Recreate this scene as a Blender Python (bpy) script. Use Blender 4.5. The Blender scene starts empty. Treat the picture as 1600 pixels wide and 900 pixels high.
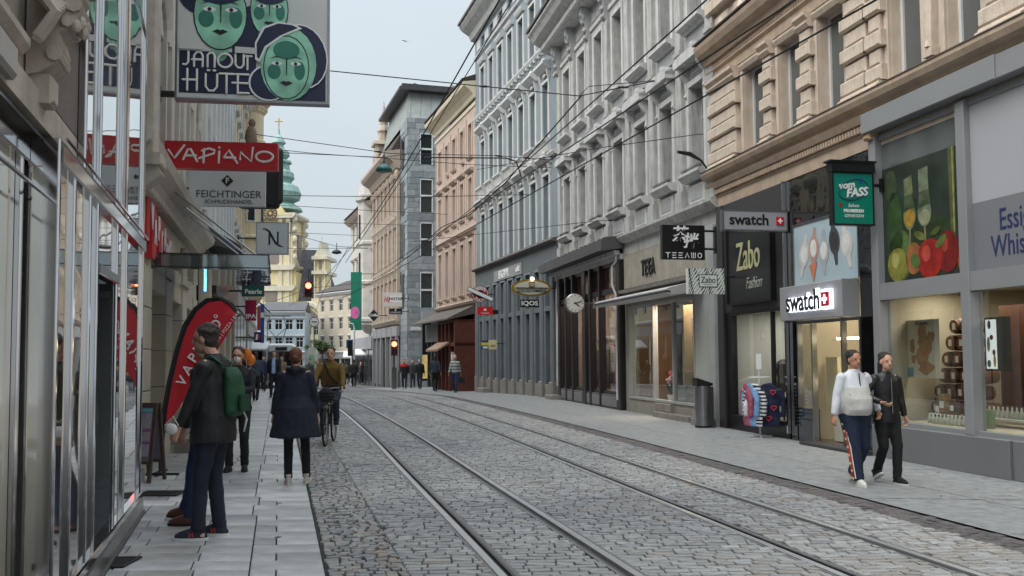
import bpy, bmesh, math, random
from mathutils import Vector, Matrix, noise
random.seed(7)
PI = math.pi; R = math.radians
sc = bpy.context.scene; C = sc.collection
# ------------------------------------------------------------------ camera, world, sun
F = 1450.0; HZ = 557.0; CAMH = 1.6
PY = 475.0                                   # principal row: the photograph is a crop, so the lens is shifted a little
PITCH = math.atan((HZ - PY) / F); ROLL = .007
cam = bpy.data.cameras.new('camera'); co = bpy.data.objects.new('camera', cam); C.objects.link(co)
co.location = (0, 0, CAMH); CAMR = Matrix.Rotation(PI/2 + PITCH, 3, 'X') @ Matrix.Rotation(-ROLL, 3, 'Z')
co.rotation_euler = CAMR.to_euler(); cam.shift_y = (PY - 450) / 1600
cam.sensor_width = 36; cam.lens = F / 1600 * 36; cam.clip_end = 3000; cam.clip_start = 0.1
sc.camera = co
SUN_EL, SUN_AZ = 48, 238
w = bpy.data.worlds.new('World'); sc.world = w; w.use_nodes = True
nt = w.node_tree; nt.nodes.clear()
_o = nt.nodes.new('ShaderNodeOutputWorld'); _b = nt.nodes.new('ShaderNodeBackground')
_s = nt.nodes.new('ShaderNodeTexSky'); _s.sky_type = 'NISHITA'; _s.sun_disc = False
_s.sun_elevation = R(SUN_EL); _s.sun_rotation = R(SUN_AZ); _s.dust_density = 3
_m = nt.nodes.new('ShaderNodeMix'); _m.data_type = 'RGBA'
_t = nt.nodes.new('ShaderNodeTexCoord'); _mp = nt.nodes.new('ShaderNodeMapping'); _mp.inputs['Scale'].default_value = (1, 1, 3.2)
_n = nt.nodes.new('ShaderNodeTexNoise'); _n.inputs['Scale'].default_value = 1.6; _n.inputs['Detail'].default_value = 5
_r = nt.nodes.new('ShaderNodeValToRGB'); _r.color_ramp.elements[0].position = .3; _r.color_ramp.elements[1].position = .72
_r.color_ramp.elements[0].color = (5.1, 5.75, 6.15, 1); _r.color_ramp.elements[1].color = (5.85, 6.5, 6.9, 1)
nt.links.new(_t.outputs['Generated'], _mp.inputs[0]); nt.links.new(_mp.outputs[0], _n.inputs['Vector'])
nt.links.new(_n.outputs['Fac'], _r.inputs[0])
_m.inputs[0].default_value = .9
_sx = nt.nodes.new('ShaderNodeSeparateXYZ'); nt.links.new(_t.outputs['Generated'], _sx.inputs[0])     # overcast sky: brighter towards the zenith
_mr = nt.nodes.new('ShaderNodeMapRange'); _mr.inputs['From Max'].default_value = 1; _mr.inputs['To Min'].default_value = 1.04; _mr.inputs['To Max'].default_value = 4.0
_pw = nt.nodes.new('ShaderNodeMath'); _pw.operation = 'POWER'; _pw.inputs[1].default_value = 2.6; _pw.use_clamp = True
nt.links.new(_sx.outputs['Z'], _pw.inputs[0]); nt.links.new(_pw.outputs[0], _mr.inputs[0])
_vm = nt.nodes.new('ShaderNodeVectorMath'); _vm.operation = 'SCALE'
nt.links.new(_s.outputs[0], _m.inputs[6]); nt.links.new(_r.outputs[0], _m.inputs[7])
nt.links.new(_m.outputs[2], _vm.inputs[0]); nt.links.new(_mr.outputs[0], _vm.inputs['Scale']); nt.links.new(_vm.outputs[0], _b.inputs[0]); _b.inputs[1].default_value = .054
nt.links.new(_b.outputs[0], _o.inputs[0])
sun = bpy.data.lights.new('sun', 'SUN'); sun.energy = 1.7; sun.angle = R(60); sun.color = (1, .96, .9)
so = bpy.data.objects.new('sun', sun); C.objects.link(so)
so.rotation_euler = (R(90 - SUN_EL), 0, R(180 - SUN_AZ))
sc.view_settings.view_transform = 'Standard'; sc.view_settings.look = 'None'; sc.view_settings.exposure = 1.05
sc.render.engine = 'CYCLES'; sc.cycles.max_bounces = 6; sc.cycles.transparent_max_bounces = 10
sc.cycles.caustics_reflective = False; sc.cycles.caustics_refractive = False
sc.cycles.sample_clamp_indirect = 4

def gz(Y):
    return 0.0 if Y < 38 else (-(Y - 38) * .0175 if Y < 110 else -1.26)
def ray(x, y):
    d = CAMR @ Vector(((x - 800) / F, (PY - y) / F, -1)); return d.x / d.y, d.z / d.y
def at(x, y, Y):
    a, b = ray(x, y); return Vector((a * Y, Y, CAMH + b * Y))
def G(x, y):
    a, b = ray(x, y); Y = CAMH / -b
    for i in range(50): Y = (gz(Y) - CAMH) / b
    return Vector((a * Y, Y, gz(Y)))

# ------------------------------------------------------------------ materials
def lin(c):
    return tuple(((v / 255) / 12.92 if v / 255 <= .04045 else ((v / 255 + .055) / 1.055) ** 2.4) for v in c)
MATS = {}
def mat(name, col, rough=.7, var=.12, scale=3.0, bump=.0, metal=0.0, spec=.5, streak=0.0, emit=None, es=1.0, bscale=None, alpha=None, coat=0, rgb=True, dirt=(.25, .22, .19), bd=.02):
    if name in MATS: return MATS[name]
    m = bpy.data.materials.new(name); m.use_nodes = True; t = m.node_tree; b = t.nodes['Principled BSDF']
    c = lin(col) if rgb else col
    b.inputs['Roughness'].default_value = rough; b.inputs['Metallic'].default_value = metal
    b.inputs['Specular IOR Level'].default_value = spec
    if coat: b.inputs['Coat Weight'].default_value = coat
    tc = t.nodes.new('ShaderNodeTexCoord')
    out = None
    if var or streak:
        n = t.nodes.new('ShaderNodeTexNoise'); n.inputs['Scale'].default_value = scale; n.inputs['Detail'].default_value = 6
        t.links.new(tc.outputs['Object'], n.inputs['Vector'])
        r = t.nodes.new('ShaderNodeValToRGB'); r.color_ramp.elements[0].position = .3; r.color_ramp.elements[1].position = .7
        r.color_ramp.elements[0].color = tuple(v * (1 - var) for v in c) + (1,)
        r.color_ramp.elements[1].color = tuple(min(1, v * (1 + var)) for v in c) + (1,)
        t.links.new(n.outputs['Fac'], r.inputs[0]); out = r.outputs[0]
        if streak:
            mp = t.nodes.new('ShaderNodeMapping'); mp.inputs['Scale'].default_value = (5, 5, .7)
            t.links.new(tc.outputs['Object'], mp.inputs[0])
            n2 = t.nodes.new('ShaderNodeTexNoise'); n2.inputs['Scale'].default_value = 1.5; n2.inputs['Detail'].default_value = 8; n2.inputs['Roughness'].default_value = .65
            t.links.new(mp.outputs[0], n2.inputs['Vector'])
            r2 = t.nodes.new('ShaderNodeValToRGB'); r2.color_ramp.elements[0].position = .48; r2.color_ramp.elements[1].position = .78
            r2.color_ramp.elements[0].color = (0, 0, 0, 1); r2.color_ramp.elements[1].color = (streak,) * 3 + (1,)
            t.links.new(n2.outputs['Fac'], r2.inputs[0])
            mx = t.nodes.new('ShaderNodeMix'); mx.data_type = 'RGBA'
            t.links.new(r2.outputs[0], mx.inputs[0]); t.links.new(out, mx.inputs[6])
            mx.inputs[7].default_value = tuple(a * .35 + d * .15 for a, d in zip(c, dirt)) + (1,)
            out = mx.outputs[2]
        t.links.new(out, b.inputs['Base Color'])
    else:
        b.inputs['Base Color'].default_value = c + (1,)
    if bump:
        n = t.nodes.new('ShaderNodeTexNoise'); n.inputs['Scale'].default_value = bscale or scale * 6; n.inputs['Detail'].default_value = 4
        t.links.new(tc.outputs['Object'], n.inputs['Vector'])
        bp = t.nodes.new('ShaderNodeBump'); bp.inputs['Strength'].default_value = bump; bp.inputs['Distance'].default_value = bd
        t.links.new(n.outputs['Fac'], bp.inputs['Height']); t.links.new(bp.outputs[0], b.inputs['Normal'])
    if emit:
        b.inputs['Emission Color'].default_value = lin(emit) + (1,); b.inputs['Emission Strength'].default_value = es
    MATS[name] = m; return m
def glass(name, tint=(1, 1, 1), refl=1.0, base=.06, rough=.0, wav=0, wsc=1.5):
    m = bpy.data.materials.new(name); m.use_nodes = True; t = m.node_tree; t.nodes.clear()
    o = t.nodes.new('ShaderNodeOutputMaterial'); mx = t.nodes.new('ShaderNodeMixShader')
    tr = t.nodes.new('ShaderNodeBsdfTransparent'); tr.inputs[0].default_value = tint + (1,)
    gl = t.nodes.new('ShaderNodeBsdfGlossy'); gl.inputs['Roughness'].default_value = rough; gl.inputs[0].default_value = (refl,) * 3 + (1,)
    lw = t.nodes.new('ShaderNodeFresnel'); lw.inputs[0].default_value = 1.38
    mr = t.nodes.new('ShaderNodeMapRange'); mr.inputs['To Min'].default_value = base; mr.inputs['To Max'].default_value = 1
    ge = t.nodes.new('ShaderNodeNewGeometry'); iv = t.nodes.new('ShaderNodeMath'); iv.operation = 'SUBTRACT'; iv.inputs[0].default_value = 1; t.links.new(ge.outputs['Backfacing'], iv.inputs[1])
    ml = t.nodes.new('ShaderNodeMath'); ml.operation = 'MULTIPLY'; t.links.new(iv.outputs[0], ml.inputs[1])
    t.links.new(lw.outputs[0], mr.inputs[0]); t.links.new(mr.outputs[0], ml.inputs[0]); t.links.new(ml.outputs[0], mx.inputs[0])
    t.links.new(tr.outputs[0], mx.inputs[1]); t.links.new(gl.outputs[0], mx.inputs[2]); t.links.new(mx.outputs[0], o.inputs[0])
    if wav:
        tc = t.nodes.new('ShaderNodeTexCoord'); n = t.nodes.new('ShaderNodeTexNoise'); n.inputs['Scale'].default_value = wsc; n.inputs['Detail'].default_value = 1
        mp = t.nodes.new('ShaderNodeMapping'); mp.inputs['Scale'].default_value = (1, 1, .35)
        t.links.new(tc.outputs['Object'], mp.inputs[0]); t.links.new(mp.outputs[0], n.inputs['Vector'])
        bp = t.nodes.new('ShaderNodeBump'); bp.inputs['Strength'].default_value = wav; bp.inputs['Distance'].default_value = .05
        t.links.new(n.outputs['Fac'], bp.inputs['Height']); t.links.new(bp.outputs[0], gl.inputs['Normal'])
    MATS[name] = m; return m
def darkglass(name, col=(30, 36, 40), wav=.0, rough=.03, wsc=1.2, spec=.9, metal=0):
    m = mat(name, col, rough, var=.25, scale=.6, spec=spec, coat=.6, metal=metal)
    if wav:
        t = m.node_tree; b = t.nodes['Principled BSDF']; tc = t.nodes.new('ShaderNodeTexCoord')
        n = t.nodes.new('ShaderNodeTexNoise'); n.inputs['Scale'].default_value = wsc; n.inputs['Detail'].default_value = 1
        t.links.new(tc.outputs['Object'], n.inputs['Vector'])
        bp = t.nodes.new('ShaderNodeBump'); bp.inputs['Strength'].default_value = wav; bp.inputs['Distance'].default_value = .05
        t.links.new(n.outputs['Fac'], bp.inputs['Height']); t.links.new(bp.outputs[0], b.inputs['Normal']); t.links.new(bp.outputs[0], b.inputs['Coat Normal'])
    return m

# ------------------------------------------------------------------ mesh builder
class MB:
    def __init__(s): s.v = []; s.f = []; s.m = []; s.T = None; s.mi = 0
    def _a(s, vs, fs):
        k = len(s.v)
        s.v += [tuple(s.T @ Vector(p)) if s.T else tuple(p) for p in vs]
        for f in fs: s.f.append(tuple(i + k for i in f)); s.m.append(s.mi)
        return s
    def box(s, x0, x1, y0, y1, z0, z1):
        if x0 > x1: x0, x1 = x1, x0
        if y0 > y1: y0, y1 = y1, y0
        if z0 > z1: z0, z1 = z1, z0
        return s._a([(x0,y0,z0),(x1,y0,z0),(x1,y1,z0),(x0,y1,z0),(x0,y0,z1),(x1,y0,z1),(x1,y1,z1),(x0,y1,z1)],
                    [(0,3,2,1),(4,5,6,7),(0,1,5,4),(1,2,6,5),(2,3,7,6),(3,0,4,7)])
    def cbox(s, x0, x1, y0, y1, z0, z1, c=.02):      # block with its outer (+y) edges bevelled
        return s._a([(x0,y0,z0),(x1,y0,z0),(x1,y0,z1),(x0,y0,z1),(x0,y1-c,z0),(x1,y1-c,z0),(x1,y1-c,z1),(x0,y1-c,z1),(x0+c,y1,z0+c),(x1-c,y1,z0+c),(x1-c,y1,z1-c),(x0+c,y1,z1-c)],
                    [(0,1,2,3),(0,4,5,1),(1,5,6,2),(2,6,7,3),(3,7,4,0),(4,8,9,5),(5,9,10,6),(6,10,11,7),(7,11,8,4),(8,11,10,9)])
    def quad(s, *p): return s._a(p, [tuple(range(len(p)))])
    def prism(s, poly, x0, x1, ax='x'):              # poly of (u,v); extruded along ax
        n = len(poly)
        def P(t, u, v): return (t, u, v) if ax == 'x' else ((u, t, v) if ax == 'y' else (u, v, t))
        vs = [P(x0, u, v) for u, v in poly] + [P(x1, u, v) for u, v in poly]
        return s._a(vs, [tuple(range(n)), tuple(range(2*n-1, n-1, -1))] + [(i, i+n, (i+1) % n + n, (i+1) % n) for i in range(n)])
    def lathe(s, prof, cx=0, cy=0, n=16, a0=0, a1=2*PI):
        full = abs(a1 - a0 - 2*PI) < 1e-6; k = n if full else n + 1
        vs = [(cx + r*math.cos(a0 + (a1-a0)*i/n), cy + r*math.sin(a0 + (a1-a0)*i/n), z) for r, z in prof for i in range(k)]
        fs = []
        for j in range(len(prof)-1):
            for i in range(n):
                a = j*k + i; b = j*k + (i+1) % k; fs.append((a, b, b+k, a+k))
        if full: fs += [tuple(range(k-1, -1, -1)), tuple((len(prof)-1)*k + i for i in range(k))]
        return s._a(vs, fs)
    def tube(s, pts, r, n=8, sq=1.0, sqd=None, caps=True, round_=False):
        pts = [Vector(p) for p in pts]; rs = list(r) if isinstance(r, (list, tuple)) else [r]*len(pts)
        if round_:
            d0 = (pts[0]-pts[1]).normalized(); d1 = (pts[-1]-pts[-2]).normalized()
            p0 = [pts[0] + d0*rs[0]*q for q in (.95, .7)]; q0 = [rs[0]*.3, rs[0]*.71]
            p1 = [pts[-1] + d1*rs[-1]*q for q in (.7, .95)]; q1 = [rs[-1]*.71, rs[-1]*.3]
            pts = p0 + pts + p1; rs = q0 + rs + q1
        vs = []; N = len(pts); up = None
        for i in range(N):
            d = (pts[min(i+1, N-1)] - pts[max(i-1, 0)])
            d = d.normalized() if d.length > 1e-9 else Vector((0,0,1))
            if up is None:
                up = Vector(sqd) if sqd is not None else (Vector((0,0,1)) if abs(d.z) < .9 else Vector((0,1,0)))
            a = up - d*up.dot(d)
            if a.length < 1e-4: a = d.orthogonal()
            a.normalize(); b = d.cross(a); 
            if sqd is None: up = a
            for k in range(n):
                t = 2*PI*k/n; vs.append(pts[i] + a*math.cos(t)*rs[i]*sq + b*math.sin(t)*rs[i])
        fs = [(i*n+k, i*n+(k+1) % n, (i+1)*n+(k+1) % n, (i+1)*n+k) for i in range(N-1) for k in range(n)]
        if caps: fs += [tuple(range(n-1, -1, -1)), tuple((N-1)*n+k for k in range(n))]
        return s._a(vs, fs)
    def ell(s, c, r, n=12, m=8):
        c = Vector(c); r = (r, r, r) if isinstance(r, (int, float)) else r
        vs = [c + Vector((r[0]*math.sin(PI*j/m)*math.cos(2*PI*i/n), r[1]*math.sin(PI*j/m)*math.sin(2*PI*i/n), -r[2]*math.cos(PI*j/m))) for j in range(1, m) for i in range(n)]
        vs += [c + Vector((0,0,-r[2])), c + Vector((0,0,r[2]))]; a = (m-1)*n
        fs = [(j*n+i, j*n+(i+1) % n, (j+1)*n+(i+1) % n, (j+1)*n+i) for j in range(m-2) for i in range(n)]
        fs += [(a, (i+1) % n, i) for i in range(n)] + [(a+1, (m-2)*n+i, (m-2)*n+(i+1) % n) for i in range(n)]
        return s._a(vs, fs)
    def loft(s, rings, n=16):      # rings: (cx,cy,z,rx,ry)
        vs = [(cx+rx*math.cos(2*PI*i/n), cy+ry*math.sin(2*PI*i/n), z) for cx, cy, z, rx, ry in rings for i in range(n)]
        N = len(rings)
        fs = [(j*n+i, j*n+(i+1) % n, (j+1)*n+(i+1) % n, (j+1)*n+i) for j in range(N-1) for i in range(n)]
        fs += [tuple(range(n-1, -1, -1)), tuple((N-1)*n+i for i in range(n))]
        return s._a(vs, fs)
    def mesh(s, name, mats, smooth=False, fixn=False):
        me = bpy.data.meshes.new(name); me.from_pydata(s.v, [], s.f)
        for m in (mats if isinstance(mats, (list, tuple)) else [mats]): me.materials.append(m)
        if any(s.m): me.polygons.foreach_set('material_index', s.m)
        if smooth: me.polygons.foreach_set('use_smooth', [True]*len(s.f))
        if fixn:
            bm = bmesh.new(); bm.from_mesh(me); bmesh.ops.recalc_face_normals(bm, faces=bm.faces); bm.to_mesh(me); bm.free()
        me.update(); return me
    def build(s, name, mats, parent=None, loc=None, smooth=False, fixn=True):
        return obj(name, s.mesh(name, mats, smooth, fixn), parent, loc)
def obj(name, me, parent=None, loc=None, rot=None, scale=None):
    o = bpy.data.objects.new(name, me); C.objects.link(o)
    if parent is not None: o.parent = parent
    if loc is not None: o.location = loc
    if rot is not None: o.rotation_euler = rot
    if scale is not None: o.scale = scale
    return o
def tag(o, label=None, cat=None, group=None, kind=None):
    for k, v in (('label', label), ('category', cat), ('group', group), ('kind', kind)):
        if v: o[k] = v
    return o
def thing(name, label, cat, loc=(0,0,0), rz=0, group=None):
    o = bpy.data.objects.new(name, None); C.objects.link(o); o.empty_display_size = .2
    o.location = loc; o.rotation_euler = (0, 0, rz); return tag(o, label, cat, group)
def copy_tree(o, parent=None):
    c = o.copy(); C.objects.link(c)
    if parent is not None: c.parent = parent
    for ch in list(o.children): copy_tree(ch, c)
    return c
FONT = None
def text(body, size, m, parent, loc, rot, ext=.004, name='lettering', sx=1.0, shear=0, bold=0, align='CENTER', font=None, rz=0, sp=1.0):
    cu = bpy.data.curves.new('t', 'FONT'); cu.body = body; cu.size = size; cu.extrude = ext; cu.align_x = align; cu.align_y = 'CENTER'
    cu.shear = shear; cu.offset = bold; cu.resolution_u = 3; cu.space_character = sp
    t = bpy.data.objects.new('t', cu); C.objects.link(t); bpy.context.view_layer.update()
    me = bpy.data.meshes.new_from_object(t.evaluated_get(bpy.context.evaluated_depsgraph_get()))
    C.objects.unlink(t); bpy.data.objects.remove(t)
    me.materials.clear(); me.materials.append(m)
    o = obj(name, me, parent, loc); 
    o.rotation_euler = (Matrix.Rotation(rz, 3, 'Y') @ Matrix.Identity(3)).to_euler() if False else rot
    o.scale = (sx, 1, 1); return o
ROT_S = (PI/2, 0, 0)          # text facing local -y, reading along +x  (sign frames)
ROT_F = (PI/2, 0, PI)         # text facing local +y, reading along -x  (facade frames)
def strokes(ls, w, m, parent, name='lettering', y=0, n=8, sq=.35, smooth=True):
    mb = MB()
    for l in ls: mb.tube([(a, y, b) for a, b in l], w/2, n=n, sq=sq, sqd=(0,1,0), round_=True)
    return mb.build(name, m, parent, smooth=smooth)
def arc(cx, cz, rx, rz, a0, a1, n=12):
    return [(cx+rx*math.cos(R(a0+(a1-a0)*i/n)), cz+rz*math.sin(R(a0+(a1-a0)*i/n))) for i in range(n+1)]

class Fac:
    def __init__(s, x, y, ang, right=True, z=0):
        a = R(ang); s.o = Vector((x, y, z)); s.right = right
        s.d = Vector((math.sin(a), math.cos(a), 0)) if right else Vector((-math.sin(a), -math.cos(a), 0))
        s.n = Vector((-math.cos(a), math.sin(a), 0)) if right else Vector((math.cos(a), -math.sin(a), 0))
        s.rz = math.atan2(s.d.y, s.d.x)
    def w(s, x, n, z): return s.o + s.d*x + s.n*n + Vector((0, 0, z))
    def pix(s, px, py, n=0):
        a, b = ray(px, py); q = s.o + s.n*n
        det = -a*s.d.y + s.d.x
        t = (-q.x*s.d.y + s.d.x*q.y)/det; u = (t - q.y)/s.d.y
        return u, CAMH + b*t - s.o.z
def walls(mb, s0, s1, z0, z1, holes, d=.25, y=0.0):
    xs = sorted({s0, s1} | {round(h[0], 4) for h in holes} | {round(h[1], 4) for h in holes})
    zs = sorted({z0, z1} | {round(h[2], 4) for h in holes} | {round(h[3], 4) for h in holes})
    xs = [x for x in xs if s0-1e-6 <= x <= s1+1e-6]; zs = [z for z in zs if z0-1e-6 <= z <= z1+1e-6]
    for i in range(len(xs)-1):
        for j in range(len(zs)-1):
            cx = (xs[i]+xs[i+1])/2; cz = (zs[j]+zs[j+1])/2
            if not any(h[0] < cx < h[1] and h[2] < cz < h[3] for h in holes):
                mb.quad((xs[i+1], y, zs[j]), (xs[i], y, zs[j]), (xs[i], y, zs[j+1]), (xs[i+1], y, zs[j+1]))
    for a, b, c, e in holes:
        mb.quad((a,y,c),(a,y-d,c),(a,y-d,e),(a,y,e)); mb.quad((b,y,c),(b,y,e),(b,y-d,e),(b,y-d,c))
        mb.quad((a,y,c),(b,y,c),(b,y-d,c),(a,y-d,c)); mb.quad((a,y,e),(a,y-d,e),(b,y-d,e),(b,y,e))
def prof(mb, s0, s1, pts):      # moulding: profile (n,z) extruded along s, returns
    return mb.prism(pts, s0, s1, 'x')
_wc = {}
def window(par, sx, z, w, h, d, fm, gm, mull=1, trans=(.66,), fw=.07, name='window', blind=0):
    key = (round(w,2), round(h,2), fm.name, mull, trans, fw)
    if key not in _wc:
        mb = MB(); t = .06
        mb.box(-w/2, -w/2+fw, -t, 0, 0, h); mb.box(w/2-fw, w/2, -t, 0, 0, h)
        mb.box(-w/2+fw, w/2-fw, -t, 0, 0, fw); mb.box(-w/2+fw, w/2-fw, -t, 0, h-fw, h)
        for i in range(mull):
            c = -w/2 + w*(i+1)/(mull+1); mb.box(c-fw*.4, c+fw*.4, -t+.003, .004, fw, h-fw)
        for q in trans: mb.box(-w/2+fw, w/2-fw, -t+.006, .012, h*q-fw*.5, h*q+fw*.5)
        cells = []
        xs = [-w/2+fw] + [-w/2+w*(i+1)/(mull+1) for i in range(mull)] + [w/2-fw]
        zs = [fw] + [h*q for q in trans] + [h-fw]
        _wc[key] = (mb.mesh(name, fm), [(xs[i], xs[i+1], zs[j], zs[j+1]) for i in range(len(xs)-1) for j in range(len(zs)-1)], {})
    me, cells, pm = _wc[key]
    o = obj(name, me, par, (sx, -d+.03, z))
    pk = (gm.name,)
    if pk not in pm:
        pm[pk] = []
        for a, b, c, e in cells:
            pm[pk].append(MB().box(a-.01, b+.01, -.05, -.035, c-.01, e+.01).mesh('pane', gm))
    for p in pm[pk]: obj('pane', p, o)
    return o
# ------------------------------------------------------------------ ground
def interp(tab, y):
    for (a, b), (c, d) in zip(tab, tab[1:]):
        if y <= c: return b + (d-b)*(y-a)/(c-a)
    (a, b), (c, d) = tab[-2:]; return d + (d-b)/(c-a)*(y-c)
TA = [(-12, 4.75), (0, 1.95), (6.92, .41), (12.4, -.88), (19.1, -2.42), (26, -4.12), (33, -5.93), (38.6, -7.45), (50, -10.9), (65, -16), (90, -26), (130, -44)]
def XA(y): return sum(interp(TA, y + q) for q in (-2, -1, 0, 1, 2)) / 5
def XB(y): return XA(y) + 2.37 + .012*min(y, 30)
def XK(y): return -1.37 - .251*(y - 6.92) if y < 30 else -7.16 - .27*(y-30) if y < 60 else -15.3 - .36*(y-60)     # left kerb line
def XR(y): return XB(y) + 1.28 + .008*min(y, 40)
M_ground = mat('ground_base', (96, 96, 96), .85, .15, .5, .2)
mb = MB()
ys = [-30, 0, 20, 38, 60, 80, 100, 110, 300, 2500]
for a, b in zip(ys, ys[1:]):
    mb.quad((-1500, a, gz(a)-.06), (1500, a, gz(a)-.06), (1500, b, gz(b)-.06), (-1500, b, gz(b)-.06))
tag(mb.build('ground', M_ground), kind='structure')
def strip(name, fl, fr, y0, y1, dz, m, step=1.0):
    mb = MB(); n = int((y1-y0)/step)
    for i in range(n):
        a = y0+(y1-y0)*i/n; b = y0+(y1-y0)*(i+1)/n
        mb.quad((fl(a), a, gz(a)+dz), (fr(a), a, gz(a)+dz), (fr(b), b, gz(b)+dz), (fl(b), b, gz(b)+dz))
    return mb.build(name, m, fixn=False)
M_joint = mat('road_joint_sand', (56, 55, 54), .95, .3, 4, .3)
road = tag(strip('road', XK, lambda y: XR(y)+.45, -8, 46, -.022, M_joint), kind='structure')
M_far = mat('far_road_setts', (112, 112, 114), .7, .3, 9, .6)
farroad = tag(strip('far_road', XK, lambda y: XR(y)+.45, 46, 125, -.004, M_far), kind='structure')
SETT = [mat('granite_sett_%s' % n, c, .75, .3, 11, .5, bscale=50) for n, c in (('grey', (150, 149, 147)), ('dark', (134, 133, 133)), ('pale', (162, 161, 159)), ('warm', (152, 147, 141)), ('blue', (142, 143, 145)), ('brown', (140, 130, 122)))]
def tanA(y): 
    d = XA(y+.5) - XA(y-.5); return Vector((d, 1, 0)).normalized()
def rail_gap(x, y):      # distance to nearest rail centre line
    return min(abs(x - (XA(y)-.45)), abs(x - (XA(y)+.45)), abs(x - (XB(y)-.45)), abs(x - (XB(y)+.45)))
sett_list = []
def add_sett(cx, cy, L, D, t, mi):
    sett_list.append((cx, cy, L, D, t, mi))
y = 5.2; row = 0
while y < 46:
    D = random.uniform(.096, .112)
    t = Vector((-.05, 1, 0)).normalized(); nrm = Vector((t.y, -t.x, 0))
    hs = 1.0 + .1 * math.sin(y*1.3)
    x0 = XK(y) + .62; x1 = XR(y); x = x0 - random.random()*.15
    while x < x1:
        L = random.uniform(.14, .24)
        a, b = max(x, x0), min(x+L, x1)
        # cut at rails
        segs = [(a, b)]
        for rx in (XA(y)-.45, XA(y)+.45, XB(y)-.45, XB(y)+.45):
            ns = []
            for p, q in segs:
                lo, hi = rx-.085, rx+.085
                if q <= lo or p >= hi: ns.append((p, q))
                else:
                    if p < lo: ns.append((p, lo))
                    if q > hi: ns.append((hi, q))
            segs = ns
        for p, q in segs:
            if q-p > .05:
                r = noise.noise(Vector((p*.35, y*.35, 3))) + random.gauss(0, .22)
                mi = 0 if abs(r) < .22 else (1 if r < -.45 else 4 if r < 0 else 2 if r < .5 else 3)
                if random.random() < .012: mi = 5
                # shear so that rows run square to the rails
                c = (p+q)/2; dy = -(c - XA(y)) * (t.x/t.y)
                add_sett(c, y + dy, q-p-.010, D-.016, t, mi)
        x += L
    y += D
# small irregular cobbles of the strip beside the slabs
y = 5.4
while y < 44:
    D = random.uniform(.075, .105); t = Vector((-.243, .97, 0))
    x = XK(y) + .015
    while x < XK(y) + .60:
        L = random.uniform(.07, .13); q = min(x+L, XK(y)+.61)
        if q-x > .03:
            warm = (9.0 > y > 7.0 and x > XK(y)+.35)
            mi = random.choice((0, 1, 1, 4, 3)) if not (warm and random.random() < .45) else 5
            add_sett((x+q)/2 + random.gauss(0, .006), y + random.gauss(0, .015), q-x-.013, D-.012, t, mi)
        x = q
    y += D
def sett_geom(mb, cx, cy, L, D, t, jz=0, a=0):
    t = Vector((t.x, t.y, 0)); 
    if a: t = Matrix.Rotation(a, 3, 'Z') @ t
    n = Vector((t.y, -t.x, 0)); c = Vector((cx, cy, gz(cy)))
    z = random.gauss(0, .002) + jz; tl = random.gauss(0, .002); tm = random.gauss(0, .0015)
    b = .007; vs = []
    for hx, hy, zz in ((L/2, D/2, -.03), (L/2-b*.3, D/2-b*.3, -.005), (L/2-b-.002, D/2-b-.001, 0)):
        for sx, sy in ((-1,-1),(1,-1),(1,1),(-1,1)):
            p = c + n*(sx*hx) + t*(sy*hy); p.z += zz + z + sx*tl + sy*tm; vs.append(p)
    fs = [(8,9,10,11)] + [(k*4+i, k*4+(i+1) % 4, k*4+4+(i+1) % 4, k*4+4+i) for k in (0, 1) for i in range(4)]
    mb._a(vs, fs)
sett_list.sort(key=lambda s: s[1])
vis = [s for s in sett_list if s[1] > 6.75]
near, rest = vis[:300], vis[300:] + [s for s in sett_list if s[1] <= 6.75]
_sv = []
for k in range(6):
    for mi in range(6):
        m1 = MB(); random.seed(k); sett_geom(m1, 0, 0, .2, .12, Vector((0, 1, 0))); _sv.append(m1.mesh('sett', SETT[mi]))
random.seed(11)
for s in near:
    me = _sv[random.randrange(6)*6 + s[5]]
    o = obj('sett', me, road, (s[0], s[1], 0), (random.gauss(0, .006), random.gauss(0, .006), math.atan2(-s[4].x, s[4].y)), (s[2]/.2, s[3]/.12, 1))
mb = MB()
for s in rest: mb.mi = s[5]; sett_geom(mb, *s[:5], a=random.gauss(0, .008))
tag(mb.build('setts', SETT, road, fixn=False), kind='stuff')
# darker border band between setts and right pavement
mb = MB(); y = 5.0; BD = [mat('kerb_sett_dark', (92, 88, 88), .6, .2, 8, .4), mat('kerb_sett_purple', (104, 96, 96), .6, .2, 8, .4)]
while y < 60:
    D = random.uniform(.1, .16); t = tanA(y)
    for k in range(3):
        mb.mi = random.randrange(2); sett_geom(mb, XR(y) + .075 + k*.14, y - k*.03, .128, D-.012, t, jz=-.003)
    y += D
tag(mb.build('border_setts', BD, road, fixn=False), kind='stuff')
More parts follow.
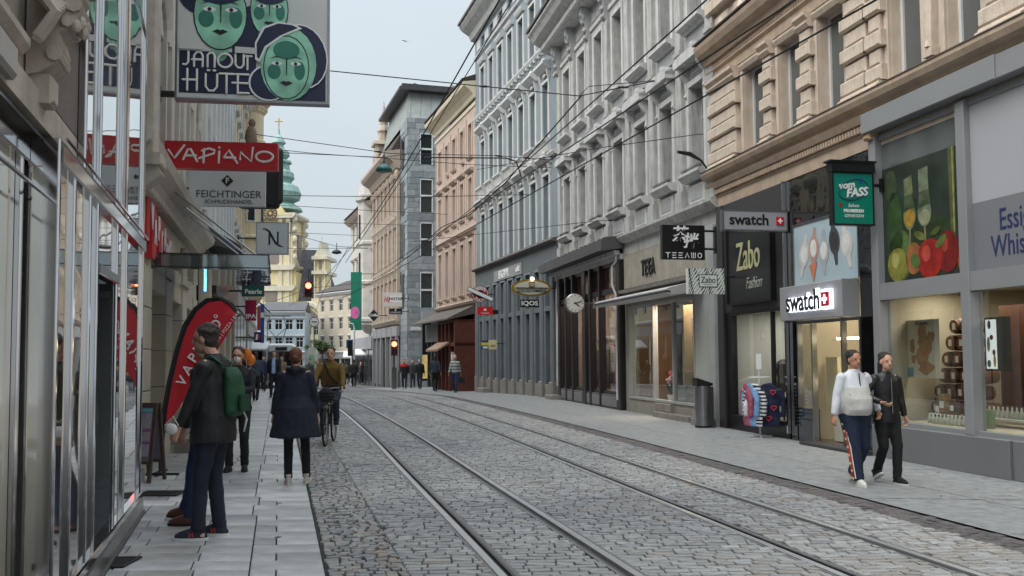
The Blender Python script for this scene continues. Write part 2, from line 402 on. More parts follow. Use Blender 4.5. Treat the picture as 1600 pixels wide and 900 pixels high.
# tram rails: head, groove, guard
M_rail = mat('rail_steel_polished', (205, 206, 208), .3, .08, 3, metal=.55); M_rdark = mat('rail_groove', (22, 22, 23), .8, 0); M_rside = mat('rail_steel_worn', (88, 86, 86), .42, .2, 5, metal=.8)
M_mast = mat('grey_mastic', (112, 112, 113), .7, .15, 6, .2)
def rail(off, fn, label):
    side = 1 if off < 0 else -1            # groove is on the inner side
    rt = thing('tram_rail', label, 'tram rail', (fn(7)+off, 7, 0), 0, 'tram rails set in the road')
    base = Vector(rt.location)
    def st(name, a, b, z0, z1, m):
        mb = MB(); ysr = [-8+i*1.0 for i in range(84)]
        for p, q in zip(ysr, ysr[1:]):
            P = [Vector((fn(yy)+off+side*dx, yy, gz(yy)+z))-base for yy in (p, q) for dx in (a, b) for z in (z0, z1)]
            mb._a(P, [(1, 3, 7, 5), (0, 1, 5, 4), (2, 6, 7, 3)])
        mb.build(name, m, rt)
    st('rail_head', -.075, -.012, -.03, .004, M_rail); st('groove', -.012, .030, -.035, -.024, M_rdark); st('guard_rail', .030, .055, -.03, .001, M_rside)
    st('mastic_joint', -.112, -.076, -.02, .0005, M_mast); st('mastic_joint', .056, .092, -.02, .0005, M_mast); st('dark_gap', -.079, -.0745, -.02, .0025, M_rdark)
rail(-.45, XA, 'left rail of the tram track nearest the slab pavement')
rail(.45, XA, 'right rail of the tram track nearest the slab pavement')
rail(-.45, XB, 'left rail of the tram track nearer the right pavement')
rail(.45, XB, 'rightmost tram rail beside the dark border setts')
# pavements
def FRx(y):     # right building line
    return 8.81 - .1944*(y+.6) if y < 21 else 4.61 - .2035*(y-21) if y < 35 else 1.76 - .281*(y-35)
M_pave = mat('right_paving', (146, 148, 149), .5, .22, 7, .5, bscale=60, streak=.45, dirt=(.4, .4, .4))
rp = tag(strip('right_pavement', lambda y: XR(y)+.44, lambda y: 12, -8, 20, .002, M_pave), kind='structure')
o2 = tag(strip('right_pavement_far', lambda y: XR(y)+.44, lambda y: FRx(y)+3, 20, 62, .002, M_pave), kind='structure')
M_pj = mat('paving_joint', (118, 119, 120), .8, .3, 6)
mb = MB()
for q in (8.3, 10.4, 13.2, 16.6, 20.6, 25.4, 31):
    for k in range(14):
        xa = XR(q)+.5 + k*.42
        if xa > FRx(q): break
        yy = q - k*.06 + random.gauss(0, .012)
        mb.quad((xa, yy, .0065), (xa+random.uniform(.2, .41), yy-.05, .0065), (xa+.4, yy-.035, .0065), (xa, yy+.014, .0065))
mb.build('paving_joint_line', M_pj, rp, fixn=False)
mb = MB(); mb2 = MB(); random.seed(33)
for k in range(2):
    q = 5.0
    while q < 34: q += .5; xa = XR(q)+1.6+k*1.75; xb = XR(q+.5)+1.6+k*1.75; mb.quad((xa, q, .0062), (xa+.012, q, .0062), (xb+.012, q+.5, .0062), (xb, q+.5, .0062))
mb.build('long_joint', M_pj, rp, fixn=False)
for i in range(130):
    q = random.uniform(6, 32); xa = random.uniform(XR(q)+.6, FRx(q)-.3) if i % 3 else random.uniform(XK(q)-2.2, XK(q)-.1); r = random.uniform(.012, .03)
    mb2._a([(xa+r*math.cos(a*PI/4)*random.uniform(.8, 1.2), q+r*math.sin(a*PI/4), .0075) for a in range(8)], [tuple(range(8))])
tag(mb2.build('gum_spots', mat('gum_dark', (84, 84, 84), .8, .2, 20), rp, fixn=False), kind='stuff')
M_slab = [mat('slab_%s' % n, c, .36, .3, 2.6, .35, bscale=60) for n, c in (('grey', (176, 177, 178)), ('pale', (190, 190, 191)), ('dark', (156, 157, 159)), ('dusty', (172, 170, 167)))]
M_lj = mat('slab_joint_dark', (34, 34, 34), .9, .2, 4)
lp = tag(strip('left_pavement', lambda y: XK(y)-9 if y > 12 else XK(y)-6, XK, -8, 125, -.018, M_lj), kind='structure')
LX = lambda y: -3.0 - .289*(y-6.92) if y < 9.8 else -4.35-.25*(y-9.8)
slabs = []; y = 5.6; row = 0
while y < 60:
    D = .31 if y < 9.4 else random.choice((.62, .31, .9)) if y < 20 else .62
    if y < 60:
        x = XK(y+D/2) - .01; k = 0
        while x > LX(y) - (.2 if y < 9.8 else .9):
            L = (.37, .20, .42, .5, .55, .6, .6, .6, .6)[min(k, 8)] if D < .4 and row % 2 == 0 else (.57, .45, .6, .5, .6, .6, .6, .6)[min(k, 7)]
            if D > .4: L = (.62, .62, .5, .8)[k % 4]
            slabs.append((x-L/2, y+D/2 + (0), L-.012, D-.012, random.choice((0, 0, 1, 2, 3)) if k > 1 else random.choice((0, 1, 1, 0, 2)))); x -= L; k += 1
    y += D; row += 1
def slab_geom(mb, L, D):
    b = .006; vs = []
    for hx, hy, z in ((L/2, D/2, -.02), (L/2, D/2, -.004), (L/2-b, D/2-b, 0)):
        for sx, sy in ((-1,-1),(1,-1),(1,1),(-1,1)): vs.append((sx*hx - .251*sy*hy, sy*hy, z))
    mb._a(vs, [(8,9,10,11)] + [(k*4+i, k*4+(i+1) % 4, k*4+4+(i+1) % 4, k*4+4+i) for k in (0, 1) for i in range(4)])
slabs.sort(key=lambda s: s[1]); visl = [s for s in slabs if s[1] > 6.6]
_sm = {}
for s in visl[:300]:
    key = (round(s[2], 3), round(s[3], 3), s[4])
    if key not in _sm: m1 = MB(); slab_geom(m1, s[2], s[3]); _sm[key] = m1.mesh('slab', M_slab[s[4]])
    obj('slab', _sm[key], lp, (s[0], s[1], gz(s[1])+random.gauss(0, .0012)), (random.gauss(0, .0015), random.gauss(0, .0015), 0))
mb = MB()
for s in visl[300:] + [s for s in slabs if s[1] <= 6.6]:
    mb.mi = s[4]; mb.T = Matrix.Translation((s[0], s[1], gz(s[1]))); slab_geom(mb, s[2], s[3])
tag(mb.build('slabs', M_slab, lp, fixn=False), kind='stuff')
# drain grates set in the left pavement
M_iron = mat('cast_iron', (48, 46, 45), .6, .2, 8, .2, metal=.4)
def grate(x, y, L, D, label):
    g = thing('drain_grate', label, 'drain', (x, y, .004), .0)
    mb = MB(); mb.box(-L/2, L/2, -D/2, -D/2+.03, 0, .012); mb.box(-L/2, L/2, D/2-.03, D/2, 0, .012); mb.box(-L/2, -L/2+.03, -D/2+.03, D/2-.03, 0, .012); mb.box(L/2-.03, L/2, -D/2+.03, D/2-.03, 0, .012)
    mb.build('frame', M_iron, g); mb = MB()
    n = int(L/.035)
    for i in range(n): mb.box(-L/2+.035+i*(L-.07)/n, -L/2+.05+i*(L-.07)/n, -D/2+.03, D/2-.03, 0, .009)
    mb.build('bars', M_iron, g); mb = MB().box(-L/2+.03, L/2-.03, -D/2+.03, D/2-.03, -.003, .001); mb.build('pit', M_rdark, g)
p = G(178, 880); grate(p.x, p.y, .3, .36, 'iron grate in the slabs beside the mirrored shopfront corner')
p = G(252, 772); grate(p.x, p.y, .5, .4, 'iron grate in the slabs in front of the pavement board')
# ------------------------------------------------------------------ facade materials
M_beige = mat('beige_render', (200, 184, 167), .85, .12, 3, .3, streak=.5)
M_beigeB = mat('beige_rusticated_block', (206, 191, 174), .85, .13, 5, .6, streak=.55, bscale=50)
M_brownband = mat('brown_stone_band', (180, 160, 140), .85, .14, 3, .3, streak=.3)
M_ochre = mat('ochre_render_band', (204, 172, 140), .85, .12, 2, .2, streak=.2)
M_lead = mat('lead_flashing', (92, 84, 80), .6, .25, 4, .1)
M_grey = mat('grey_white_render', (182, 182, 179), .85, .14, 3, .35, streak=.95, dirt=(.3, .28, .25))
M_greyB = mat('grey_panel_render', (168, 170, 170), .85, .1, 2, .25, streak=.3)
M_greyL = mat('grey_light_moulding', (200, 200, 198), .8, .1, 4, .2, streak=.7)
M_blue = mat('blue_grey_render', (130, 140, 146), .85, .07, 1.5, .15, streak=.12)
M_blueD = mat('dark_slate_render', (108, 114, 118), .8, .08, 1.5, .15, streak=.1)
M_white = mat('white_moulding', (202, 204, 203), .75, .05, 3, .1, streak=.15)
M_pink = mat('dusty_rose_render', (190, 172, 160), .85, .08, 1.5, .2, streak=.25)
M_pinkD = mat('dusty_rose_moulding', (176, 157, 145), .85, .08, 2, .1)
M_cream = mat('cream_cornice', (214, 204, 182), .85, .08, 2, .1, streak=.2)
M_winw = mat('white_window_paint', (208, 210, 210), .5, .05, 3)
M_wing = mat('grey_window_paint', (170, 172, 172), .5, .05, 3)
G_dark = mat('window_glass_dark', (30, 33, 35), .12, .3, .8, spec=.35)
G_grey = mat('window_glass_grey', (96, 99, 99), .12, .25, .8, spec=.4)
G_pale = darkglass('window_glass_curtained', (138, 140, 138), spec=.6)
M_black = mat('black_paint', (24, 24, 26), .35, .1, 3)
M_blackg = darkglass('black_glossy_panel', (16, 17, 19), wav=.10, rough=.03, wsc=2.0)
M_charcoal = mat('charcoal_panel', (58, 57, 59), .45, .08, 2)
M_alu = mat('grey_powder_coat', (138, 140, 142), .4, .04, 2)
M_aluD = mat('grey_plinth_coat', (114, 115, 117), .45, .06, 1.5)
M_chrome = mat('chrome', (200, 200, 202), .08, 0, metal=1.0)
M_steel = mat('brushed_steel', (150, 151, 153), .3, .1, 6, metal=.9)
M_lightgrey = mat('light_grey_signboard', (152, 152, 156), .5, .04, 2)
M_roof = mat('dark_roof_tile', (66, 58, 54), .8, .25, 6, .5)
M_stone = mat('grey_base_stone', (140, 134, 127), .8, .15, 4, .4, streak=.3)
M_dstone = mat('dark_base_stone', (88, 84, 82), .6, .15, 4, .3, streak=.2)
M_int = mat('shop_interior_cream', (196, 186, 162), .8, .05, 2)
M_intw = mat('shop_interior_white', (222, 222, 214), .7, .04, 2)
M_wood = mat('dark_wood', (92, 60, 38), .5, .25, 6, .2)
G_shop = glass('shop_window_glass', (.9, .92, .92), .95, .16)
W_text = mat('white_lettering', (236, 236, 236), .5, 0)
K_text = mat('black_lettering', (22, 22, 24), .4, 0)
N_text = mat('navy_lettering', (44, 54, 92), .5, 0)
def mansion(name, label, F_, ln, depth, top, mroof=None, side0=True):
    b = thing(name, label, 'building', F_.o, F_.rz); return b
def rake_roof(par, s0, s1, z, n1, h, m=M_roof, depth=5):
    mb = MB(); mb.prism([(n1, z), (n1, z+.06), (-depth, z+h+.06), (-depth, z)], s0, s1); mb.build('roof', m, par)
def light(par, loc, e, size=1.2, col=(1, .86, .62), rot=(0, 0, 0), sy=None):
    l = bpy.data.lights.new('shop_lamp', 'AREA'); l.energy = e; l.color = col; l.shape = 'RECTANGLE'; l.size = size; l.size_y = sy or size*.4
    o = bpy.data.objects.new('shop_lamp', l); C.objects.link(o); o.parent = par; o.location = loc; o.rotation_euler = rot
    return o

# ================================================================== R1: beige rusticated corner house (local s: 0 near .. 22 far)
_a = R(11)
R1 = Fac(4.61 + math.sin(_a)*22, 21 - math.cos(_a)*22, -11)
b1 = mansion('rusticated_house', 'beige house with rusticated blocks between tall windows above the watch, fashion and spirits shops', R1, 22, 10, 18)
# first floor openings (s0,s1): narrow single and paired windows
ops = [(19.35, 20.25), (17.85, 18.68), (16.35, 17.2), (14.28, 15.06), (13.0, 13.72)]
ops += [(s-6.4, e-6.4) for s, e in ops[2:]] + [(3.2, 4.1), (1.2, 2.1), (9.95-.8, 9.95) if False else (5.2, 6.0)]
holes = [(a, b, 5.78, 7.62) for a, b in ops] + [(a, b, 9.35, 11.5) for a, b in ops]
mb = MB(); walls(mb, 0, 22, 4.9, 13, holes, .30)
mb.box(0, 22, -9, -.45, 4.9, 13); mb.box(0, 22, -9, -4.2, 0, 4.899); mb.box(-.0, .3, -.449, -.01, 4.95, 13); mb.box(21.7, 22.0, -.449, -.01, 4.9, 13); mb.box(21.7, 22, -4.19, -.02, 0, 4.89); mb.box(0, .3, -4.19, -.02, 0, 4.89)
mb.build('wall', M_beige, b1)
for a, b in ops:
    for z, h in ((5.78, 1.84), (9.35, 2.15)):
        window(b1, (a+b)/2, z, b-a, h, .2, M_winw, G_grey, mull=0, trans=(), fw=.055)
# rusticated blocks : courses alternate long and short, projecting
def blocks(s0, s1, z0, z1, H=.27, big=.09, m=M_beigeB):
    n = round((z1-z0)/H); hh = (z1-z0)/n
    for i in range(n):
        e = big if i % 2 == 0 else 0.0
        mb = MB(); L = s1-s0+2*e
        key = (round(L, 2), round(hh, 3), i % 2)
        if key not in _bk:
            _bk[key] = MB().cbox(-L/2, L/2, -.02, .13 + (.05 if i % 2 == 0 else 0), .012, hh-.012, .03).mesh('rustication_block', m)
        obj('rustication_block', _bk[key], b1, ((s0+s1)/2, 0, z0+i*hh))
_bk = {}
piers = [(20.45, 21.75), (18.85, 19.2), (17.35, 17.7), (15.3, 16.15), (12.2, 12.75), (10.9, 10.94+.0)]
piers = [(20.5, 21.8), (18.87, 19.2), (17.36, 17.7), (15.6, 16.2), (15.2, 15.5), (12.1, 12.82), (10.95, 11.2), (9.0, 9.7), (6.2, 7.2), (4.3, 5.0), (2.3, 3.0), (.1, 1.0)]
for a, b in piers:
    blocks(a, b, 5.86, 7.5); 
for a, b in piers[:6]: blocks(a, b, 9.3, 11.2, .32)
# carved capital and base strips on each pier
cap = [(0, 7.5), (.15, 7.5), (.2, 7.56), (.2, 7.6), (.16, 7.62), (.24, 7.7), (.24, 7.76), (0, 7.76)]
bas = [(0, 5.74), (.26, 5.74), (.24, 5.80), (.2, 5.82), (.18, 5.86), (0, 5.86)]
for a, b in piers:
    mb = MB(); prof(mb, a-.05, b+.05, cap); mb.build('pier_capital', M_beige, b1)
    mb = MB(); prof(mb, a-.06, b+.06, bas); mb.build('pier_base', M_beige, b1)
# window surrounds
for a, b in ops:
    mb = MB(); mb.box(a-.12, a-.01, .001, .05, 5.78, 7.6); mb.box(b+.01, b+.12, .001, .05, 5.78, 7.6); prof(mb, a-.12, b+.12, [(0, 7.6), (.06, 7.6), (.1, 7.68), (.1, 7.72), (0, 7.74)])
    mb.build('window_surround', M_beige, b1)
# carved herm pilaster between the paired windows
for c in (14.0, 7.6):
    mb = MB(); mb.prism([(-.11, 7.45), (.11, 7.45), (.06, 5.98), (-.06, 5.98)], -.0, .12, 'y'); mb.T = None
    for v in range(len(mb.v)): mb.v[v] = (mb.v[v][0]+c, mb.v[v][1], mb.v[v][2])
    mb.box(c-.14, c+.14, 0, .16, 7.45, 7.6); mb.tube([(c-.12, .14, 7.38), (c+.12, .14, 7.38)], .05, 10); mb.box(c-.1, c+.1, 0, .15, 5.86, 5.98); mb.tube([(c, .13, 6.1), (c, .13, 6.0)], [.03, .05], 8)
    mb.box(c-.05, c+.05, .12, .15, 6.9, 7.25)
    mb.build('herm_pilaster', M_beigeB, b1)
# main string cornice with dentils above first floor
mb = MB(); prof(mb, 0, 22.02, [(0, 7.78), (.06, 7.78), (.06, 7.98), (.12, 8.02), (.12, 8.06), (.02, 8.08), (.02, 8.18), (.16, 8.20), (.2, 8.34), (.34, 8.40), (.40, 8.52), (.42, 8.60), (0, 8.66)])
mb.build('upper_cornice', M_brownband, b1)
mb = MB()
for i in range(150): mb.cbox(8.0+i*.093, 8.0+i*.093+.06, .02, .10, 8.085, 8.185, .008)
tag(mb.build('dentils', M_brownband, b1), kind='stuff')
mb = MB(); mb.box(0, 22.04, .02, .44, 8.662, 8.69); mb.build('lead_flashing', M_lead, b1)
# sill course with flashing + dentilled cornice over the two dark shops
mb = MB(); prof(mb, 0, 22.02, [(0, 5.44), (.1, 5.46), (.14, 5.52), (.26, 5.58), (.3, 5.66), (.3, 5.72), (0, 5.74)]); mb.build('sill_cornice', M_brownband, b1)
mb = MB(); mb.box(0, 22.03, .0, .315, 5.722, 5.74) ; mb.build('sill_flashing', M_lead, b1)
mb = MB(); prof(mb, 15.62, 22.02, [(0, 4.9), (.05, 4.9), (.05, 5.12), (.1, 5.16), (.02, 5.18), (.02, 5.30), (.14, 5.32), (.18, 5.40), (.2, 5.44), (0, 5.44)]); mb.build('dentil_cornice', M_brownband, b1)
mb = MB()
for i in range(70): mb.cbox(15.68+i*.09, 15.68+i*.09+.055, .02, .12, 5.19, 5.295, .008)
tag(mb.build('dentils', M_brownband, b1), kind='stuff')
mb = MB(); mb.box(0, 15.6, 0, .06, 5.28, 5.44); mb.build('ochre_band', M_ochre, b1)
mb = MB(); mb.cbox(15.44, 15.62, -.02, .2, 5.0, 5.44, .03); mb.build('console', M_ochre, b1)
# diamond panels and blind balustrade just above the cornice (upper floor parapet)
for i, s in enumerate([21.3, 20.3, 19.3, 18.3, 17.3, 16.3]):
    mb = MB(); mb.cbox(s-.34, s+.34, 0, .06, 8.74, 9.22, .05); mb._a([(s-.2, .06, 8.98), (s, .06, 8.8), (s+.2, .06, 8.98), (s, .06, 9.16), (s, .13, 8.98)], [(0, 1, 4), (1, 2, 4), (2, 3, 4), (3, 0, 4)])
    mb.build('diamond_panel', M_beigeB, b1)
# roof cornice of the house (out of frame, seen only in reflections)
mb = MB(); prof(mb, -.2, 22.02, [(0, 12.4), (.2, 12.45), (.5, 12.8), (.6, 13.0), (0, 13.05)]); mb.build('eaves_cornice', M_brownband, b1)
rake_roof(b1, -.2, 22, 13.05, .62, 2.5)

# ---- fashion shop + watch shop front: dark glossy panels s 15.5..21.6
sf = b1
mb = MB()
mb.box(21.40, 21.7, -.01, .08, 0, 4.9)                 # black pier at the far end
mb.box(18.46, 21.40, 0, .05, 4.36, 4.9)                # fascia slate panel over the fashion shop
mb.build('charcoal_fascia', M_charcoal, sf)
mb = MB(); mb.box(18.62, 21.38, -.02, .04, 2.52, 4.34); mb.build('shopfront_panel', M_charcoal, sf)
mb = MB(); mb.box(19.02, 21.0, .04, .13, 2.70, 4.28); fz = mb.build('sign_board', mat('black_sign_board', (36, 38, 40), .3, .1, 1), sf)
mb = MB(); mb.box(18.97, 19.02, .04, .16, 2.65, 4.33); mb.box(21.0, 21.05, .04, .16, 2.65, 4.33); mb.box(19.02, 21.0, .04, .16, 4.28, 4.33); mb.box(19.02, 21.0, .04, .16, 2.65, 2.70); mb.build('sign_frame', M_black, sf)
M_gold = mat('pale_gold_lettering', (180, 176, 136), .4, 0)
text('Zabo', .84, M_gold, sf, (20.0, .135, 3.62), ROT_F, .01, sx=.62, bold=.004)
text('Fashion', .34, mat('pale_lettering', (160, 162, 152), .4, 0), sf, (19.75, .135, 3.06), (PI/2, 0, PI), .008, sx=.7, shear=.35)
# chrome strip between the two shops
mb = MB(); mb.box(18.48, 18.53, 0, .12, .12, 4.9); mb.build('chrome_strip', M_chrome, sf)
# fashion shop glazing 18.6..21.2, z .5..2.45
mb = MB(); mb.box(18.55, 21.4, -.12, .04, 0, .32); mb.box(21.1, 21.4, -.1, .03, .32, 2.52); mb.box(18.55, 18.68, -.08, .03, .32, 2.52); mb.box(18.68, 21.1, -.1, .03, 2.45, 2.52)
mb.box(19.28, 19.34, -.08, .0, .32, 2.45); mb.build('shopfront_frame', M_black, sf)
mb = MB(); mb.box(19.35, 21.1, -.05, -.035, .32, 2.45); mb.build('shop_window', G_shop, sf)
mb = MB(); mb.box(18.68, 19.28, -.05, -.035, .32, 2.45); mb.build('shop_window', G_shop, sf)
def room(s0, s1, z0, z1, dep, mw, name='shop_interior', mf=None, y0=-.12):
    mb = MB(); mb.quad((s0, -dep, z0), (s1, -dep, z0), (s1, -dep, z1), (s0, -dep, z1)); mb.quad((s0, y0, z0), (s0, -dep, z0), (s0, -dep, z1), (s0, y0, z1)); mb.quad((s1, y0, z0), (s1, y0, z1), (s1, -dep, z1), (s1, -dep, z0))
    mb.quad((s0, y0, z1), (s0, -dep, z1), (s1, -dep, z1), (s1, y0, z1)); mb.mi = 1; mb.quad((s0, y0, z0), (s1, y0, z0), (s1, -dep, z0), (s0, -dep, z0))
    return mb.build(name, [mw, mf or mat('shop_floor', (120, 112, 100), .4, .1, 2)], b1, fixn=False)
room(18.6, 21.35, .02, 2.6, 3.2, M_intw)
light(b1, (20.0, -1.2, 2.5), 14, 1.6, (1, .93, .82))
mb = MB()
for i in range(9): mb.box(18.9+i*.27, 18.92+i*.27, -3.1, -3.08, .3, 2.5)
mb.build('wall_panels', mat('pale_wood', (196, 186, 166), .6, .1, 3), b1)
mb = MB(); mb.tube([(19.0, -1.2, 0), (19.0, -1.2, 1.7), (19.9, -1.2, 1.7), (19.9, -1.2, 0)], .02, 8); mb.build('clothes_rail', M_black, b1)
mb = MB()
for i in range(6): mb.loft([(19.1+i*.13, -1.2, .7, .05, .22), (19.1+i*.13, -1.2, 1.2, .05, .2), (19.1+i*.13, -1.2, 1.62, .04, .12)], 8)
mb.build('hanging_garments', mat('black_garments', (34, 34, 40), .9, .3, 3), b1)
mb = MB(); mb.tube([(20.6, -.9, 0), (20.6, -.9, 1.2)], .02, 8); mb.loft([(20.6, -.9, .8, .12, .17), (20.6, -.9, 1.1, .10, .13), (20.6, -.9, 1.4, .12, .18), (20.6, -.9, 1.5, .04, .05)], 12); mb.build('dress_form', mat('mannequin_dark', (60, 56, 60), .6), b1)

# watch shop s 15.6..18.46
mb = MB(); mb.box(15.62, 16.05, -.02, .05, .02, 4.88); mb.box(18.25, 18.46, -.02, .05, .02, 4.88); mb.box(16.06, 18.24, -.02, .05, 4.02, 4.88); mb.build('glossy_panel', M_blackg, sf)
mb = MB(); mb.box(16.05, 18.25, -.09, .0, 2.9, 4.02); mb.build('glossy_panel', M_blackg, sf)
# watch poster
M_post = mat('poster_sky_blue', (176, 196, 204), .25, .12, 1.2, coat=.5)
mb = MB(); mb.box(16.08, 18.22, .0, .045, 2.86, 3.98); pst = mb.build('poster', M_post, sf)
mb = MB(); mb.box(16.05, 18.25, .0, .06, 3.98, 4.02); mb.box(18.22, 18.25, .0, .06, 2.86, 3.98); mb.box(16.05, 16.08, .0, .06, 2.86, 3.98); mb.build('poster_frame', M_steel, sf)
for i, (c, z, c1) in enumerate(((17.85, 3.42, (206, 206, 200)), (17.5, 3.5, (188, 150, 140)), (17.15, 3.42, (170, 178, 184)), (16.8, 3.55, (72, 76, 80)), (16.42, 3.45, (214, 210, 204)))):
    mw = mat('watch_print_%d' % i, c1, .4, .1, 5)
    mb = MB(); mb.T = Matrix.Translation((c, .05, z)) @ Matrix.Rotation(R(8*(i-2)), 4, 'Y')
    mb.prism([(.17*math.cos(t*PI/8), .24*math.sin(t*PI/8)) for t in range(16)], 0, .004, 'y'); mb.prism([(-.07, .2), (.07, .2), (.04, .38), (-.04, .38)], 0, .003, 'y'); mb.prism([(-.07, -.2), (.07, -.2), (.035, -.42), (-.035, -.42)], 0, .003, 'y')
    mb.build('watch_print', mw, pst)
    mb = MB(); mb.T = Matrix.Translation((c, .055, z)); mb.prism([(.11*math.cos(t*PI/8), .16*math.sin(t*PI/8)) for t in range(16)], 0, .003, 'y'); mb.build('watch_face', mat('watch_face_print', (225, 224, 220), .4, .1, 6) if i != 3 else M_charcoal, pst)
mb = MB(); mb.T = Matrix.Translation((17.5, .056, 3.1)); mb.prism([(-.12, .16), (.16, .1), (.02, -.2)], 0, .003, 'y'); mb.build('strap_print', mat('orange_print', (208, 128, 96), .4, .1, 5), pst)
# lit sign box with halo letters
mb = MB(); mb.cbox(16.15, 18.3, .0, .32, 2.22, 2.84, .01); sb = mb.build('sign_box', M_lightgrey, sf)
M_halo = mat('lit_white_letter_sides', (235, 240, 250), .4, 0, emit=(235, 240, 255), es=1.3)
text('swatch', .50, M_halo, sf, (17.32, .345, 2.53), ROT_F, .03, sx=.86, bold=.014)
text('swatch', .50, K_text, sf, (17.35, .38, 2.53), ROT_F, .008, sx=.86, bold=.008)
def swiss(par, c, y, z, h, mr, lit=False, rot=None):
    mb = MB(); mb.T = rot; mb.box(c-h/2, c+h/2, y, y+.02, z-h/2, z+h/2); o = mb.build('red_square_emblem', mr, par)
    mb = MB(); mb.T = rot; mb.box(c-h*.33, c+h*.33, y+.02, y+.026, z-h*.1, z+h*.1); mb.box(c-h*.1, c+h*.1, y+.02, y+.0255, z-h*.33, z-h*.1); mb.box(c-h*.1, c+h*.1, y+.02, y+.0255, z+h*.1, z+h*.33); mb.build('white_cross', M_halo if lit else W_text, o)
M_red = mat('sign_red', (190, 30, 38), .45, .04, 2)
mb = MB(); mb.box(16.42, 16.70, .32, .38, 2.36, 2.70); mb.build('emblem_box', M_halo, sf); swiss(sf, 16.56, .38, 2.53, .24, M_red, True)
# opening with shop interior
mb = MB(); mb.box(16.1, 16.14, -.9, .04, .0, 2.22); mb.box(18.18, 18.22, -.06, .04, .62, 2.2); mb.box(17.66, 17.7, -.06, .04, .0, 2.22); mb.box(16.66, 16.7, -.06, .04, .0, 2.22); mb.box(16.1, 18.25, -.07, .03, 2.16, 2.215); mb.build('steel_posts', M_steel, sf)
mb = MB(); mb.box(17.7, 18.24, -.1, .035, .02, .62); mb.build('base_panel', M_blackg, sf)
room(15.7, 18.3, .02, 2.9, 2.9, M_int)
light(b1, (17.0, -1.0, 2.85), 15, 1.5, (1, .9, .72)); 
M_lit = mat('lit_strip', (255, 240, 200), .4, 0, emit=(255, 236, 190), es=5)
mb = MB(); mb.box(16.15, 17.65, -.5, -.44, 1.86, 1.90); mb.build('light_strip', M_lit, b1)
mb = MB(); mb.box(16.15, 17.65, -.5, -.44, 1.03, 1.05); mb.build('light_strip', M_lit, b1)
mb = MB(); mb.box(16.15, 17.65, -1.1, -.35, .05, .62); mb.build('display_cabinet', mat('cabinet_pale', (206, 204, 190), .3, .04), b1)
MB().box(16.15, 17.65, -1.1, -.35, 1.0, 1.02).build('glass_shelf', G_shop, b1); MB().box(16.15, 17.65, -1.1, -.35, 1.84, 1.86).build('glass_shelf', G_shop, b1)
mb = MB()
for i in range(5): mb.box(16.25+i*.28, 16.37+i*.28, -.9, -.7, 1.03, 1.13+.06*(i % 3))
for i in range(4): mb.box(16.3+i*.33, 16.4+i*.33, -.9, -.7, .64, .78)
mb.build('displayed_boxes', mat('display_boxes', (150, 140, 110), .5, .3, 12), b1)
mb = MB(); mb.box(17.0, 17.4, -1.2, -1.1, 1.25, 1.6); mb.build('display_screen', mat('dark_brown_panel', (48, 30, 26), .4), b1)
mb = MB(); mb.box(16.8, 17.1, -.95, -.9, .66, .92); mb.build('orange_card', mat('orange_card', (200, 92, 44), .5), b1)
mb = MB(); mb.box(17.72, 18.16, -.04, -.02, .65, 2.14); mb.build('shop_window', G_shop, sf)
mb = MB(); mb.box(17.75, 18.15, -.6, -.5, .65, 1.55); mb.build('display_case', mat('lit_case_back', (226, 218, 186), .5, .05), sf)
mb = MB(); mb.cbox(15.62, 17.66, -.0, .34, -.01, .06, .01); mb.build('door_mat', M_charcoal, sf)

# spirits shop s 12.3..15.6
mb = MB(); mb.cbox(12.55, 15.60, .02, .24, 5.10, 5.42, .01); mb.build('fascia', M_alu, b1)
mb = MB(); mb.cbox(3, 12.55, .02, .22, 5.10, 5.41, .01); mb.build('fascia', M_alu, b1)
mb = MB()
for a, b in ((15.42, 15.6), (13.32, 13.5), (10.9, 11.06), (8.4, 8.56), (5.9, 6.06)): mb.cbox(a, b, -.08, .12, .5, 5.05, .01)
for a, b in ((13.5, 15.42), (11.06, 13.32), (8.56, 10.9), (6.06, 8.4)): mb.box(a, b, -.07, .10, 2.44, 2.70); mb.box(a, b, -.07, .05, 4.97, 5.05); mb.box(a, b, -.07, .06, .5, .56)
mb.build('window_framing', M_alu, b1)
mb = MB(); mb.cbox(12.6, 15.62, -.1, .18, 0, .5, .008); mb.build('plinth', M_aluD, b1)
mb = MB(); mb.cbox(3, 12.59, -.1, .14, 0, .5, .008); mb.build('plinth', M_aluD, b1)
mb = MB(); mb.box(13.5, 15.42, -.03, -.01, 4.5, 4.97) ; mb.build('upper_glazing', darkglass('greenish_glass', (98, 106, 104), rough=.06), b1)
# fruit and grappa glass poster: flat print on a panel, leaning top edge
M_p0 = mat('poster_black_green', (44, 54, 44), .35, .5, 1.4, coat=.3)
fp = MB().box(13.5, 15.42, -.02, .0, 2.7, 4.5).build('fruit_poster', M_p0, b1)
def pr(pts, col, k=0, var=.18, name='print'):
    mb = MB(); mb.prism([(a, b) for a, b in pts], .001+.0015*k, .0022+.0015*k, 'y'); mb.build(name, mat('poster_print_%d_%d_%d' % col, tuple(int(v*.88) for v in col), .4, var*2, 6), fp)
def el(cx, cz, rx, rz, n=20, rot=0): return [(cx+rx*math.cos(t*2*PI/n)*math.cos(rot)-rz*math.sin(t*2*PI/n)*math.sin(rot), cz+rx*math.cos(t*2*PI/n)*math.sin(rot)+rz*math.sin(t*2*PI/n)*math.cos(rot)) for t in range(n)]
pr(el(15.12, 3.5, .2, .6), (62, 92, 50), 0); pr(el(15.0, 3.1, .3, .4), (96, 126, 66), 0); pr(el(14.2, 3.3, .5, .3), (50, 66, 38), 0); pr(el(15.2, 4.2, .16, .25), (72, 88, 62), 0)
